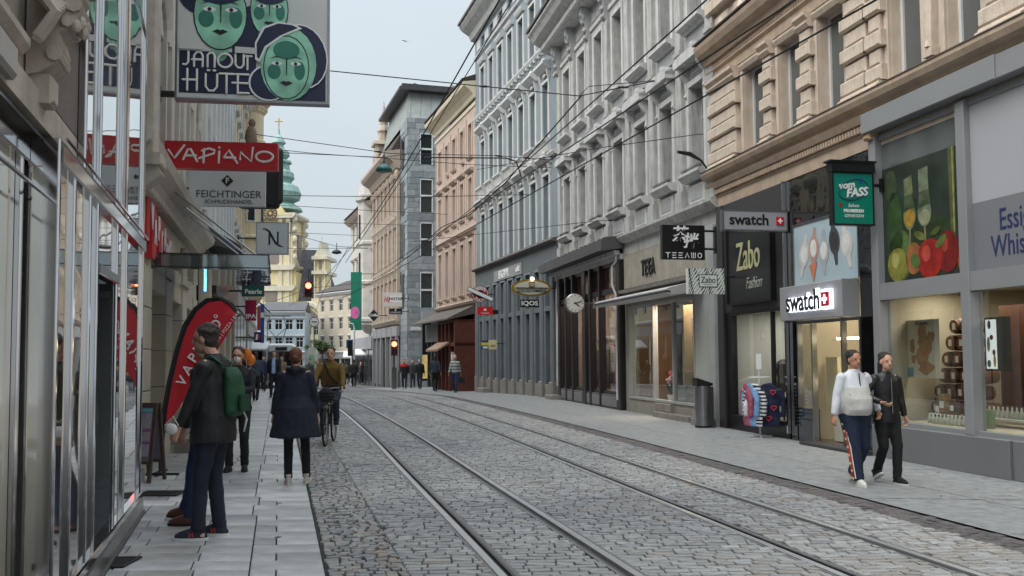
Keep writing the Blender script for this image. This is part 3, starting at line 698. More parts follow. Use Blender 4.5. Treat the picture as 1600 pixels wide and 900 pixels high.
pr([(14.66, 4.28), (14.86, 4.24), (14.85, 3.98), (14.64, 4.0)], (118, 128, 92), 2); pr([(14.66, 4.0), (14.85, 3.97), (14.88, 3.74), (14.60, 3.78)], (82, 96, 66), 2); pr(el(14.74, 3.66, .15, .2), (128, 132, 92), 2); pr(el(14.74, 3.64, .125, .13), (188, 150, 58), 3); pr([(14.72, 3.5), (14.76, 3.5), (14.76, 3.0), (14.72, 3.0)], (128, 132, 96), 2)
pr([(14.28, 4.34), (14.5, 4.32), (14.5, 3.98), (14.27, 4.0)], (126, 136, 108), 2); pr([(14.27, 4.0), (14.5, 3.97), (14.53, 3.74), (14.23, 3.78)], (86, 98, 72), 2); pr(el(14.38, 3.66, .16, .2), (120, 130, 108), 2); pr(el(14.38, 3.6, .13, .12), (160, 160, 126), 3); pr([(14.36, 3.5), (14.4, 3.5), (14.4, 3.0), (14.36, 3.0)], (140, 140, 110), 2)
pr([(13.68, 4.5), (13.82, 4.5), (13.8, 3.2), (13.7, 3.2)], (98, 106, 62), 2); pr([(13.71, 4.5), (13.74, 4.5), (13.74, 3.3), (13.71, 3.3)], (160, 160, 96), 3)
pr(el(15.06, 2.96, .26, .26), (150, 152, 66), 4); pr(el(15.12, 3.04, .1, .12), (196, 190, 110), 5, .1); pr(el(14.66, 3.02, .2, .24), (170, 112, 66), 4); pr(el(14.28, 2.98, .30, .29), (166, 40, 34), 5); pr(el(14.36, 3.06, .1, .12), (206, 84, 66), 6, .1)
pr(el(13.88, 3.04, .24, .30), (132, 34, 30), 4); pr(el(13.94, 3.14, .07, .1), (178, 70, 58), 5, .1); pr(el(13.6, 2.95, .08, .22), (190, 100, 40), 4); pr(el(14.62, 2.98, .12, .10, rot=.7), (92, 122, 62), 7); pr(el(14.02, 3.2, .14, .06, rot=-.6), (104, 120, 60), 7); pr(el(14.5, 3.34, .13, .06, rot=.4), (120, 124, 62), 7); pr(el(14.14, 3.36, .12, .05, rot=-.3), (86, 100, 48), 7)
# white + grey lettered panel
mb = MB(); mb.box(11.06, 13.32, -.02, .02, 3.62, 4.97); mb.build('sign_panel', mat('panel_pale_grey', (170, 171, 176), .5, .03, 1), b1)
mb = MB(); mb.box(11.06, 13.32, -.02, .025, 2.70, 3.62); mb.build('sign_panel', mat('panel_mid_grey', (122, 124, 129), .5, .03, 1), b1)
text('Essig', .40, N_text, b1, (12.82, .028, 3.32), ROT_F, .004, sx=.72, align='LEFT'); text('Whisky', .40, N_text, b1, (12.98, .028, 2.98), ROT_F, .004, sx=.72, align='LEFT')
for s0, s1 in ((13.5, 15.42), (11.06, 13.32), (8.56, 10.9), (6.06, 8.4)): MB().box(s0, s1, -.045, -.03, .56, 2.44).build('shop_window', G_shop, b1)
for s0, s1 in ((8.56, 10.9), (6.06, 8.4)): MB().box(s0, s1, -.03, -.01, 2.7, 4.97).build('upper_glazing', MATS['greenish_glass'], b1)
mb = MB(); mb.box(.3, 5.9, -.3, .0, 0, 4.9); mb.build('near_wall', M_beige, b1)
room(6.1, 15.55, .3, 2.62, 2.6, M_int)
for x in (14.6, 12.3, 9): light(b1, (x, -.9, 2.55), 11, 1.4, (1, .92, .76))
# relief-map poster on the back wall of the window, barrels, bottles
_ms = R1.pix(1442, 545, -.45); _mo = Matrix.Translation((_ms[0]-14.62, .55, _ms[1]-1.67))
mb = MB(); mb.T = _mo; mb.box(14.2, 15.05, -1.0, -.99, 1.22, 2.12); mp_ = mb.build('map_poster', mat('map_paper', (214, 206, 180), .7, .05, 2), b1)
mb = MB(); mb.T = _mo
random.seed(5)
for (cx, cz, rx, rz) in ((14.6, 1.9, .1, .17), (14.55, 1.72, .17, .14), (14.62, 1.55, .15, .15), (14.55, 1.38, .18, .1), (14.86, 1.72, .06, .1), (14.84, 1.5, .05, .07), (14.4, 1.86, .09, .08)):
    mb.prism([(cx+rx*(1+.25*random.uniform(-1, 1))*math.cos(t*PI/9), cz+rz*(1+.25*random.uniform(-1, 1))*math.sin(t*PI/9)) for t in range(18)], -.988+.0004*len(mb.f)/40, -.984+.0004*len(mb.f)/40, 'y')
mb.build('map_print', mat('map_brown', (176, 138, 98), .7, .2, 8), mp_)
mb = MB(); mb.T = _mo; mb.box(14.85, 15.03, -.989, -.982, 1.24, 1.38); mb.build('map_legend', mat('map_blue', (120, 160, 168), .7, .1, 8), mp_)
text('SCOTLAND', .06, K_text, mp_, (_ms[0], -.435, _ms[1]+.39), ROT_F, .001)
mb = MB(); mb.box(_ms[0]-1.6, _ms[0]-.75, -1.25, -1.2, .62, 2.3); mb.build('dark_back_panel', mat('barrel_shelf_wood', (88, 50, 30), .5, .2, 4), b1)
M_barrel = mat('barrel_wood', (112, 70, 42), .45, .25, 8, .2); M_barrelrim = mat('barrel_rim', (60, 40, 30), .4, .1, 5)
_bm = MB(); _bm.T = Matrix.Rotation(-PI/2, 4, 'X'); _bm.lathe([(.105, -.18), (.125, 0), (.105, .16), (.095, .17), (.09, .155), (.0, .155)], n=14); _bm = _bm.mesh('barrel', M_barrel, smooth=False)
_br = MB(); _br.T = Matrix.Rotation(-PI/2, 4, 'X'); _br.lathe([(.107, .10), (.118, .10), (.116, .13), (.106, .13)], n=14); _br = _br.mesh('hoop', M_barrelrim)
_bl = MB().box(-.035, .035, .157, .162, -.05, .05).mesh('paper_label', W_text)
NTH = 'first second third fourth fifth sixth seventh eighth ninth tenth eleventh twelfth thirteenth'.split()
def barrel(x, z, y, i, row):
    t = thing('small_barrel', 'small wooden barrel, %s from left in the %s row of the shop window pyramid' % (NTH[i], ('bottom', 'second', 'third', 'fourth', 'fifth', 'top')[row]), 'barrel', R1.w(x, y, z), R1.rz, 'barrels stacked in the spirits shop window')
    obj('body', _bm, t, (0, 0, 0)); obj('hoop', _br, t); obj('paper_label', _bl, t)
_x0 = R1.pix(1476, 640, -.9)[0]; _z0 = R1.pix(1476, 636, -.9)[1]
for row, n in enumerate((5, 4, 4, 3, 2, 2)):
    for i in range(n): barrel(_x0 - i*.245 - row*.10, _z0 + row*.25, -.9, i, row)
mb = MB(); mb.box(12.3, 15.3, -.95, -.6, .66, .685); mb.build('display_shelf', mat('shelf_white', (210, 208, 200), .4, .04), b1)
mb = MB(); mb.box(12.3, 15.35, -1.6, -.1, .5, .56); mb.build('window_floor', mat('window_floor_cream', (206, 196, 168), .5, .05), b1)
M_bot = mat('bottle_glass_pale', (196, 198, 180), .1, .1, 4, spec=.8); M_cap = mat('bottle_cap', (90, 70, 40), .4)
_bo = MB().lathe([(.03, 0), (.03, .09), (.012, .12), (.011, .17)], n=8).mesh('glass_body', M_bot, True); _bc = MB().lathe([(.013, .16), (.013, .185)], n=8).mesh('stopper', M_cap)
for i in range(26):
    x = 13.75 + i*.085 if i < 13 else 13.3+(i-13)*.09; y = -.25 if i < 13 else -.75; z = .56 if i < 13 else .685
    t = thing('small_bottle', 'small clear bottle, %s from the right %s' % (NTH[i % 13], 'in the front row of the spirits shop window' if i < 13 else 'on the low shelf of the spirits shop window'), 'bottle', R1.w(x, y, z), R1.rz, 'bottles in the spirits shop window')
    obj('glass_body', _bo, t); obj('stopper', _bc, t)
for i, (x, y, w_, h_, c) in enumerate(((14.9, -.6, .16, .3, (150, 120, 80)), (14.6, -.55, .12, .22, (90, 60, 44)), (13.95, -.35, .2, .26, (206, 198, 176)), (13.7, -.38, .2, .26, (120, 140, 96)), (12.2, -.5, .14, .34, (96, 40, 34)), (12.0, -.4, .16, .22, (190, 160, 96)), (15.15, -.7, .14, .36, (70, 78, 60)))):
    t = thing('gift_box', 'upright gift box, %s from the left in the spirits shop window' % NTH[6-(0, 2, 3, 4, 6, 5, 1)[i] if False else (1, 2, 3, 4, 5, 6, 0)[i]], 'box', R1.w(x, y, .56 if i > 1 else .685), R1.rz, 'gift boxes in the spirits shop window')
    MB().cbox(-w_/2, w_/2, -.05, .05, 0, h_, .008).build('carton', mat('carton_%d' % i, c, .5, .3, 14), t); MB().box(-w_*.3, w_*.3, .051, .054, h_*.3, h_*.65).build('paper_label', W_text, t)
# wall screen hung in the window
sN = thing('display_screen', 'upright lit advertising screen with food photos hung in the spirits shop window', 'screen', R1.w(13.18, -.14, 1.36), R1.rz)
MB().box(-.2, .2, -.08, .0, 0, .72).build('housing', M_black, sN); s2 = MB().box(-.03, .17, 0, .006, .03, .69).build('panel', mat('lit_panel', (225, 230, 228), .2, .06, 6, emit=(225, 230, 228), es=.35), sN)
for (cx, cz, rx, rz, c) in ((.1, .62, .03, .06, (40, 44, 40)), (.06, .45, .035, .035, (140, 50, 40)), (.12, .36, .03, .1, (120, 134, 96)), (.02, .25, .03, .04, (96, 50, 40)), (.01, .14, .025, .09, (206, 168, 50)), (.12, .1, .035, .05, (70, 80, 66))):
    mb = MB(); mb.prism([(cx+rx*math.cos(t*PI/6), cz+rz*math.sin(t*PI/6)) for t in range(12)], .0065, .009, 'y'); mb.build('food_print', mat('food_%d' % c[0], c, .4, .2, 12), s2)
t = thing('price_board', 'leaning white price board standing behind the spirits shop window', 'board', R1.w(12.62, -.5, .56), R1.rz)
mb = MB(); mb.T = Matrix.Rotation(R(14), 4, 'X') @ Matrix.Rotation(R(-8), 4, 'Y'); mb.box(-.16, .16, -.02, 0, 0, .5); mb.build('board', mat('board_white', (206, 212, 206), .4), t)
mb = MB(); mb.T = Matrix.Rotation(R(14), 4, 'X') @ Matrix.Rotation(R(-8), 4, 'Y')
for i in range(5): mb.box(-.1, .1, .001, .003, .1+i*.07, .11+i*.07)
mb.build('printed_lines', K_text, t)

# ---- blade signs on R1
def blade(name, label, px0, px1, py0, py1, Y, deg, th, m, medge=None, cat='sign', group=None):
    """perpendicular sign: frame origin = lower left corner, x to the right, z up, front face y=0"""
    c0 = at(px0, (py0+py1)/2, Y)
    a = R(deg); # right end on the ray of px1
    u1 = (px1-800)/F/ (math.cos(PITCH))
    wd = (u1*Y - c0.x)/(math.cos(a) - u1*math.sin(a))
    z0 = at(px0, py1, Y).z; z1 = at(px0, py0, Y).z
    t = thing(name, label, cat, (c0.x, c0.y, z0), a, group)
    t['w'] = wd; t['h'] = z1-z0
    MB().cbox(0, wd, -.0, -.0, 0, 0) if False else None
    mb = MB(); mb.box(0, wd, 0, th, 0, z1-z0); mb.build('panel', m, t)
    if medge:
        e = .025; mb = MB(); mb.box(-e, wd+e, -.008, th+.008, -e, 0); mb.box(-e, wd+e, -.008, th+.008, z1-z0, z1-z0+e); mb.box(-e, 0, -.008, th+.008, 0, z1-z0); mb.box(wd, wd+e, -.008, th+.008, 0, z1-z0); mb.build('frame', medge, t)
    w_, h_ = wd, z1-z0; del t['w']; del t['h']
    return t, w_, h_
def bracket(t, x0, x1, z, y=.06, r=.025, n=1):
    mb = MB()
    for i in range(n): mb.tube([(x0, y, z-i*.4), (x1, y, z-i*.4)], r, 8)
    mb.box(min(x1, x1+.03), max(x1, x1+.03), y-.06, y+.06, z-.1-(n-1)*.4, z+.1); mb.build('bracket', M_black, t)
t, w_, h_ = blade('hanging_sign', 'grey blade sign with black watch brand name and red cross square', 1131, 1232, 329, 358, 17.2, 11, .12, M_lightgrey, M_steel)
text('swatch', h_*.80, K_text, t, (w_*.40, -.004, h_*.52), ROT_S, .004, sx=1.02, bold=.006); swiss(t, 0, 0, 0, h_*.42, M_red, rot=Matrix.Translation((w_*.89, -.001, h_*.5)) @ Matrix.Rotation(PI, 4, 'Z'))
bracket(t, w_, w_+.12, h_*.5)
M_teal = mat('sign_teal', (0, 126, 106), .45, .04, 2)
t, w_, h_ = blade('hanging_sign', 'green blade sign of the spirits shop under a black awning box with white lettering', 1303, 1368, 270, 349, 14.3, 12, .10, M_teal, M_black)
text('vom', h_*.20, W_text, t, (w_*.33, -.006, h_*.76), ROT_S, .004, shear=.2, bold=.004, name='lettering').rotation_euler = (PI/2, -.12, 0)
text('FASS', h_*.23, W_text, t, (w_*.58, -.006, h_*.62), ROT_S, .004, shear=.3, bold=.006).rotation_euler = (PI/2, -.12, 0)
mb = MB(); pts = [(w_*.5+w_*.38*math.cos(a*PI/12), -.004, h_*.68+h_*.2*math.sin(a*PI/12)+.05*math.cos(a*PI/12)) for a in range(25)]; mb.tube(pts, .008, 6); mb.build('oval_ring', N_text, t)
mb = MB(); mb.prism([(w_*.66, h_*.84), (w_*.70, h_*.93), (w_*.74, h_*.84), (w_*.70, h_*.80)], -.008, -.001, 'y'); mb.build('drop_emblem', mat('drop_blue', (40, 80, 150), .4, 0), t)
mb = MB(); mb.prism([(w_*.12, h_*.41), (w_*.2, h_*.41), (w_*.2, h_*.35), (w_*.16, h_*.31), (w_*.12, h_*.35)], -.006, -.001, 'y'); mb.build('shield_emblem', mat('shield_red', (140, 50, 40), .4), t)
text('Sehen', h_*.10, W_text, t, (w_*.5, -.004, h_*.36), ROT_S, .002, shear=.2); text('PROBIEREN', h_*.085, W_text, t, (w_*.5, -.004, h_*.255), ROT_S, .002, bold=.003); text('GENIESSEN', h_*.085, W_text, t, (w_*.5, -.004, h_*.155), ROT_S, .002, shear=.25)
mb = MB(); mb.box(-.04, w_+.04, -.03, .13, h_+.025, h_+.17); mb.box(-.08, w_+.06, -.05, .15, h_+.17, h_+.2); mb.build('awning_box', M_black, t); bracket(t, w_, w_+.16, h_*.8); 
# ================================================================== R2: grey-white house
R2 = Fac(4.61, 21, -11.5)
b2 = mansion('plaster_house', 'weathered grey white house with pilasters and hooded windows behind the tea shop', R2, 14.6, 9, 16)
S2 = [.62, 2.62, 4.62, 6.62, 8.64, 10.72, 12.72]
S2 = [.76+i*1.985 for i in range(7)]
holes = [(s-.43, s+.43, 5.95, 8.05) for s in S2] + [(s-.42, s+.42, 9.62, 12.0) for s in S2]
mb = MB(); walls(mb, -.35, 14.62, 4.55, 14.2, holes, .34); mb.box(-.3, 14.6, -8, -.5, 4.55, 14.2); mb.box(-.3, 14.6, -8, -3.6, 0, 4.549); mb.box(14.3, 14.6, -3.59, -.05, 0, 4.54); mb.box(-.35, -.1, -3.59, 0, 0, 4.54); mb.box(14.3, 14.6, -.49, -.01, 4.56, 14.2)
mb.build('wall', M_grey, b2)
mb = MB()
for i in range(34):
    for q in (-1, 0, 1): mb.tube([(-.58+i*.035, 0, 0), (-.58+i*.035+q*.02, .05*q, .11)], .003, 3, caps=False)
SPK = mb.mesh('bird_spikes', M_black)
for i, s in enumerate(S2):
    window(b2, s, 5.95, .86, 2.1, .28, M_wing, G_dark, 1, (.66,), .07); window(b2, s, 9.62, .84, 2.38, .28, M_wing, G_grey if i % 2 else G_dark, 1, (.66,), .07)
    # lower row: architrave, consoles, hood, carved crest
    mb = MB(); mb.box(s-.58, s-.435, .0, .07, 5.95, 8.2); mb.box(s+.435, s+.58, .0, .07, 5.95, 8.2); mb.box(s-.434, s+.434, .001, .07, 8.06, 8.2); mb.build('architrave', M_greyL, b2)
    mb = MB(); mb.cbox(s-.42, s+.42, 0, .05, 8.24, 8.5, .03); mb.cbox(s-.3, s+.3, .045, .08, 8.3, 8.44, .02); mb.build('frieze_panel', M_greyB, b2)
    for q in (-1, 1):
        c = s+q*.56; mb = MB(); mb.prism([(0, 8.56), (.26, 8.56), (.27, 8.44), (.2, 8.32), (.1, 8.2), (.08, 7.95), (.12, 7.86), (.06, 7.8), (0, 7.82)], c-.055, c+.055); mb.build('console', M_greyL, b2)
    mb = MB(); mb.prism([(-.72, 8.56), (.72, 8.56), (.72, 8.66), (.76, 8.72), (.45, 8.80), (-.45, 8.80), (-.76, 8.72), (-.72, 8.66)], 0, .34, 'y'); mb.v = [(a+s, b, c) for a, b, c in mb.v]; mb.build('window_hood', M_greyL, b2)
    mb = MB()
    for q in range(7):
        a = (q-3)*.14; hh = .26 - abs(q-3)*.055; mb.ell((s+a, .08, 8.82+hh*.5), (.075, .07, hh*.6), 8, 5)
    mb.ell((s, .12, 8.93), (.13, .1, .15), 10, 6); mb.build('carved_crest', M_greyB, b2, smooth=True)
    # sill bracket block and little frieze panel below
    mb = MB(); prof(mb, s-.62, s+.62, [(0, 5.72), (.2, 5.74), (.26, 5.82), (.3, 5.86), (.3, 5.93), (0, 5.95)]); mb.build('sill', M_greyL, b2)
    obj('bird_spikes', SPK, b2, (s, .2, 5.93)); mb = MB(); mb.cbox(s-.46, s+.46, 0, .09, 5.18, 5.66, .02); mb.build('apron_panel', M_greyL, b2); mb = MB(); mb.cbox(s-.36, s+.36, .085, .1, 5.26, 5.58, .012); mb.build('apron_inset', M_greyB, b2)
    mb = MB(); prof(mb, s-.66, s+.66, [(0, 9.38), (.12, 9.4), (.16, 9.46), (.28, 9.5), (.28, 9.58), (0, 9.62)]); mb.build('sill', M_greyL, b2)
    mb = MB(); mb.cbox(s-.62, s+.62, 0, .035, 9.0, 9.36, .01); mb.build('apron_panel', M_greyB, b2)
    mb = MB(); mb.box(s-.56, s-.425, .0, .06, 9.62, 12.14); mb.box(s+.425, s+.56, .0, .06, 9.62, 12.14); mb.box(s-.424, s+.424, .001, .06, 12.01, 12.14); mb.build('architrave', M_greyL, b2)
for i in range(8):
    c = .76-.9925 + i*1.985 if i else -.12
    w2 = .17 if i else .2
    mb = MB(); mb.cbox(c-w2, c+w2, 0, .11, 5.16, 12.3, .01); mb.cbox(c-w2-.03, c+w2+.03, 0, .16, 5.14, 5.6, .01); mb.cbox(c-w2-.02, c+w2+.02, 0, .15, 9.0, 9.12, .01); mb.build('pilaster', M_grey, b2)
    mb = MB()
    mb.prism([(0, 13.2), (.34, 13.2), (.36, 13.05), (.24, 12.95), (.24, 12.7), (.18, 12.5), (.17, 12.3), (.2, 12.2), (.14, 12.1), (0, 12.1)], c-.15, c+.15)
    for z, r, y in ((12.98, .1, .28), (12.72, .08, .25), (12.45, .09, .2), (12.2, .07, .18)): mb.ell((c, y, z), (.14, r, r), 8, 5)
    mb.ell((c-.12, .26, 12.85), (.05, .08, .12), 6, 5); mb.ell((c+.12, .26, 12.85), (.05, .08, .12), 6, 5)
    mb.build('carved_capital', M_greyB, b2)
mb = MB(); prof(mb, -.35, 14.62, [(0, 12.35), (.06, 12.36), (.06, 12.5), (.1, 12.54), (0, 12.6)]); prof(mb, -.35, 14.62, [(0, 13.2), (.4, 13.22), (.42, 13.4), (.5, 13.44), (.85, 13.62), (.95, 13.78), (1.05, 13.86), (1.05, 13.96), (0, 14.1)]); mb.build('main_cornice', M_greyL, b2)
mb = MB()
for i in range(90): mb.cbox(-.3+i*.165, -.3+i*.165+.09, .38, .60, 13.24, 13.42, .01)
tag(mb.build('dentils', M_greyL, b2), kind='stuff')
mb = MB(); mb.prism([(1.12, 13.98), (1.12, 14.08), (.98, 14.12), (.98, 14.02)], -.35, 14.65); mb.build('gutter', M_lead, b2)
rake_roof(b2, -.3, 14.6, 14.1, 1.0, 2.8); MB().box(13.9, 14.4, -1.2, -.4, 14.3, 16.4).build('chimney', mat('old_brick', (140, 92, 70), .9, .3, 6, .5), b2)
mb = MB(); prof(mb, -.35, 14.62, [(0, 4.9), (.1, 4.92), (.2, 5.0), (.24, 5.06), (.24, 5.12), (0, 5.16)]); mb.build('ledge', M_grey, b2)
# black lamp head at the near edge
tl = thing('wall_lamp', 'black curved spotlight arm fixed at the edge of the grey house', 'lamp', R2.w(.0, .1, 6.15), R2.rz)
mb = MB(); mb.tube([(0, 0, -.35), (0, .18, -.12), (0, .45, .02), (0, .75, .06)], [.02, .03, .055, .035], 8); mb.build('arm', M_black, tl)
# tea shop ground floor s -.1..6.4
mb = MB(); walls(mb, -.1, 6.42, 0, 4.55, [(1.2, 6.1, .42, 3.02)], .3); mb.build('shop_wall', mat('tea_shop_stone', (156, 150, 138), .8, .1, 2.5, .2, streak=.3), b2)
mb = MB(); mb.box(.35, 6.3, .01, .06, 3.55, 4.5); mb.build('fascia', mat('stone_fascia', (160, 153, 140), .8, .12, 3, .2, streak=.35), b2)
mb = MB(); mb.cbox(-.14, .28, -.01, .10, .0, 4.55, .01); mb.build('corner_pier', M_greyB, b2)
mb = MB(); mb.cbox(.30, 1.1, 0, .05, .3, 3.5, .008); mb.build('white_pier_cladding', mat('pale_pier', (176, 177, 172), .7, .06, 2, .1), b2)
mb = MB(); prof(mb, .3, 6.4, [(0, 3.4), (.2, 3.42), (.24, 3.5), (0, 3.54)]); mb.build('fascia_moulding', M_stone, b2)
for i, s in enumerate((4.6, 4.34, 4.06, 3.8)): text('TEEA'[i], .62, K_text, b2, (s, .08, 3.98), ROT_F, .02, sx=.62, bold=.01)
# awning cassette
mb = MB(); mb.prism([(.05, 3.1), (.85, 3.0), (.95, 3.04), (.95, 3.14), (.85, 3.18), (.05, 3.36)], .55, 6.35); mb.build('awning_cassette', mat('awning_white', (196, 196, 194), .5, .06, 2), b2)
mb = MB(); mb.prism([(.86, 3.05), (.97, 3.07), (.97, 3.11), (.86, 3.09)], .54, 6.36); mb.build('awning_bar', M_charcoal, b2)
mb = MB(); mb.box(4.05, 4.12, -.12, .02, .42, 3.0); mb.box(2.66, 2.72, -.3, .0, .42, 3.0); mb.box(6.02, 6.1, -.1, .02, .42, 3.0); mb.box(1.2, 6.1, -.1, .03, .38, .44); mb.box(1.2, 1.27, -.1, .02, .44, 3.0); mb.box(1.27, 6.02, -.1, .01, 2.95, 3.02); mb.build('window_frame', M_wing, b2)
for a, c in ((1.27, 2.66), (4.12, 6.02)): MB().box(a, c, -.07, -.055, .44, 2.95).build('shop_window', glass('shop_window_reflective', (.8, .85, .84), .95, .42), b2) if 'shop_window_reflective' not in MATS else MB().box(a, c, -.07, -.055, .44, 2.95).build('shop_window', MATS['shop_window_reflective'], b2)
MB().box(2.72, 4.05, -.07, -.055, .44, 2.95).build('shop_window', glass('clear_window_glass', (.95, .95, .95), .95, .05), b2)
room_m = mat('tea_shop_brown_wall', (120, 92, 66), .8, .1, 2)
def room2(par, s0, s1, z0, z1, dep, mw, mf, y0=-.32):
    mb = MB(); mb.quad((s0, -dep, z0), (s1, -dep, z0), (s1, -dep, z1), (s0, -dep, z1)); mb.quad((s0, y0, z0), (s0, -dep, z0), (s0, -dep, z1), (s0, y0, z1)); mb.quad((s1, y0, z0), (s1, y0, z1), (s1, -dep, z1), (s1, -dep, z0))
    mb.quad((s0, y0, z1), (s0, -dep, z1), (s1, -dep, z1), (s1, y0, z1)); mb.mi = 1; mb.quad((s0, y0, z0), (s1, y0, z0), (s1, -dep, z0), (s0, -dep, z0)); mb.build('shop_interior', [mw, mf], par, fixn=False)
room2(b2, .9, 6.15, .3, 3.2, 2.8, room_m, M_wood)
light(b2, (3.4, -.6, 3.1), 60, 1.4, (1, .84, .64))
mb = MB(); mb.box(2.6, 4.1, -.9, -.85, .44, 2.95); mb.build('back_partition', mat('tea_partition', (150, 122, 94), .8, .15, 2), b2)
def cafechair(x, y, rz, label):
    t = thing('shell_chair', label, 'chair', R2.w(x, y, .44), R2.rz+rz)
    mr = mat('dark_red_fabric', (88, 36, 30), .8, .15, 6)
    mb = MB(); mb.lathe([(.08, .40), (.22, .44), (.27, .56), (.29, .74), (.27, .75), (.25, .58), (.2, .47), (.06, .43)], n=14, a0=R(-30), a1=R(210)); mb.build('backrest', mr, t, smooth=True)
    mb = MB().lathe([(.05, .38), (.22, .40), (.22, .46), (.0, .47)], n=14); mb.build('seat', mr, t)
    for a in (45, 135, 225, 315): MB().tube([(.13*math.cos(R(a)), .13*math.sin(R(a)), .4), (.24*math.cos(R(a)), .24*math.sin(R(a)), 0)], .012, 6).build('leg', M_black, t)
cafechair(3.75, -.55, R(200), 'dark red shell chair on the left in the tea shop window'); cafechair(2.98, -.6, R(160), 'dark red shell chair on the right in the tea shop window')
t = thing('round_table', 'small round table between two shell chairs in the tea shop window', 'table', R2.w(3.4, -.42, .44), R2.rz)
MB().lathe([(.2, .52), (.22, .53), (.22, .55), (.2, .56)], n=16).build('tabletop', M_black, t); MB().lathe([(.02, .02), (.02, .52)], n=8).build('pedestal', M_black, t); MB().lathe([(.15, 0), (.14, .02), (.02, .03)], n=14).build('foot', M_black, t)
t = thing('potted_flowers', 'pot of pale pink flowers on the tea shop window floor', 'plant', R2.w(3.42, -.22, .44), R2.rz)
MB().lathe([(.07, 0), (.1, .13), (.085, .13), (.07, .1)], n=12).build('pot', W_text, t)
random.seed(3); mb = MB()
for i in range(40): p = Vector((random.gauss(0, .09), random.gauss(0, .07), .5+random.gauss(0, .05))); mb.ell(p, random.uniform(.015, .03), 5, 4)
mb.build('blossoms', mat('pale_pink', (206, 176, 190), .7, .1, 9), t)
mb = MB()
for i in range(22): a = random.random()*6.28; r = random.uniform(.05, .18); mb.tube([(0, 0, .1), (r*.5*math.cos(a), r*.5*math.sin(a), .3), (r*math.cos(a), r*math.sin(a), .45+random.random()*.1)], [.006, .012, .002], 4)
mb.build('leaves', mat('leaf_dark_green', (44, 74, 40), .6, .2, 6), t)
mb = MB(); mb.cbox(1.15, 3.6, 0, .22, -.02, .14, .01); mb.build('step', M_stone, b2)
mb = MB(); mb.cbox(2.6, 3.7, -.0, .12, .14, .36, .01); mb.build('step', M_stone, b2)
mb = MB(); mb.cbox(-.1, .6, .11, .4, -.02, .16, .01); mb.build('step', M_stone, b2)
# black tea sign blade, zebra sign
t, w_, h_ = blade('hanging_sign', 'black blade sign with white brush characters of the tea shop', 1035, 1103, 351, 405, 20.2, 11, .14, M_black, None)
text('茶', h_*.50, W_text, t, (w_*.40, -.006, h_*.70), ROT_S, .004, bold=.008, shear=.15); text('拌', h_*.46, W_text, t, (w_*.66, -.006, h_*.52), ROT_S, .004, bold=.008, shear=.15)
L = w_/7.6; zz = h_*.12; q = h_*.14; ls = []
for i, ch in enumerate('TEEAWO'):
    x = w_*.08 + i*w_*.15; g = w_*.09
    if ch == 'T': ls += [[(x, zz+q/2), (x+g, zz+q/2)], [(x+g/2, zz+q/2), (x+g/2, zz-q/2)]]
    elif ch == 'E': ls += [[(x, zz+q/2), (x+g, zz+q/2)], [(x, zz), (x+g*.8, zz)], [(x, zz-q/2), (x+g, zz-q/2)]]
    elif ch == 'A': ls += [[(x, zz-q/2), (x+g/2, zz+q/2), (x+g, zz-q/2)]]
    elif ch == 'W': ls += [[(x, zz+q/2), (x, zz-q/2), (x+g, zz-q/2), (x+g, zz+q/2)], [(x+g/2, zz+q/2), (x+g/2, zz-q/2)]]
    else: ls += [arc(x+g/2, zz, g/2, q/2, 0, 360, 12)]
strokes(ls, h_*.028, W_text, t, y=-.004, n=6)
bracket(t, w_, w_+.25, h_*.85, n=2)
M_zeb = mat('zebra_white', (222, 226, 220), .5, .03, 2)
t, w_, h_ = blade('hanging_sign', 'square blade sign with black and white zebra stripes and fashion shop name', 1075, 1133, 419, 459, 19.4, 11, .12, M_zeb, None)
random.seed(2); mb = MB()
n = 13
for i in range(-3, n+6):
    pts = []
    for j in range(9):
        u = j/8; x = (i + .4*math.sin(u*5+i))/n*w_ + u*w_*.42 - w_*.2; z = u*h_
        pts.append((min(max(x, 0.008), w_-.008), z))
    for (x0, z0), (x1, z1) in zip(pts, pts[1:]):
        if (x0 <= .01 and x1 <= .01) or (x0 >= w_-.01 and x1 >= w_-.01): continue
        wd = w_/n*.5*(.6+.4*math.sin(z0*30+i*2)); a = min(x0+wd, w_); b_ = min(x1+wd, w_)
        mb._a([(x0, -.002, z0), (a, -.002, z0), (b_, -.002, z1), (x1, -.002, z1)], [(0, 1, 2, 3)])
mb.build('zebra_stripes', K_text, t, fixn=False)
mb = MB(); mb.box(w_*.29, w_*.8, -.008, -.003, h_*.26, h_*.76); mb.build('name_frame', K_text, t); mb = MB(); mb.box(w_*.31, w_*.78, -.012, -.006, h_*.29, h_*.73); mb.build('name_panel', M_zeb, t)
text('Zabo', h_*.34, K_text, t, (w_*.545, -.016, h_*.54), ROT_S, .003, sx=.85); mb = MB(); mb.box(w_*.43, w_*.66, -.015, -.012, h_*.355, h_*.37); mb.build('underline', K_text, t)
bracket(t, w_, w_+.3, h_*.7)
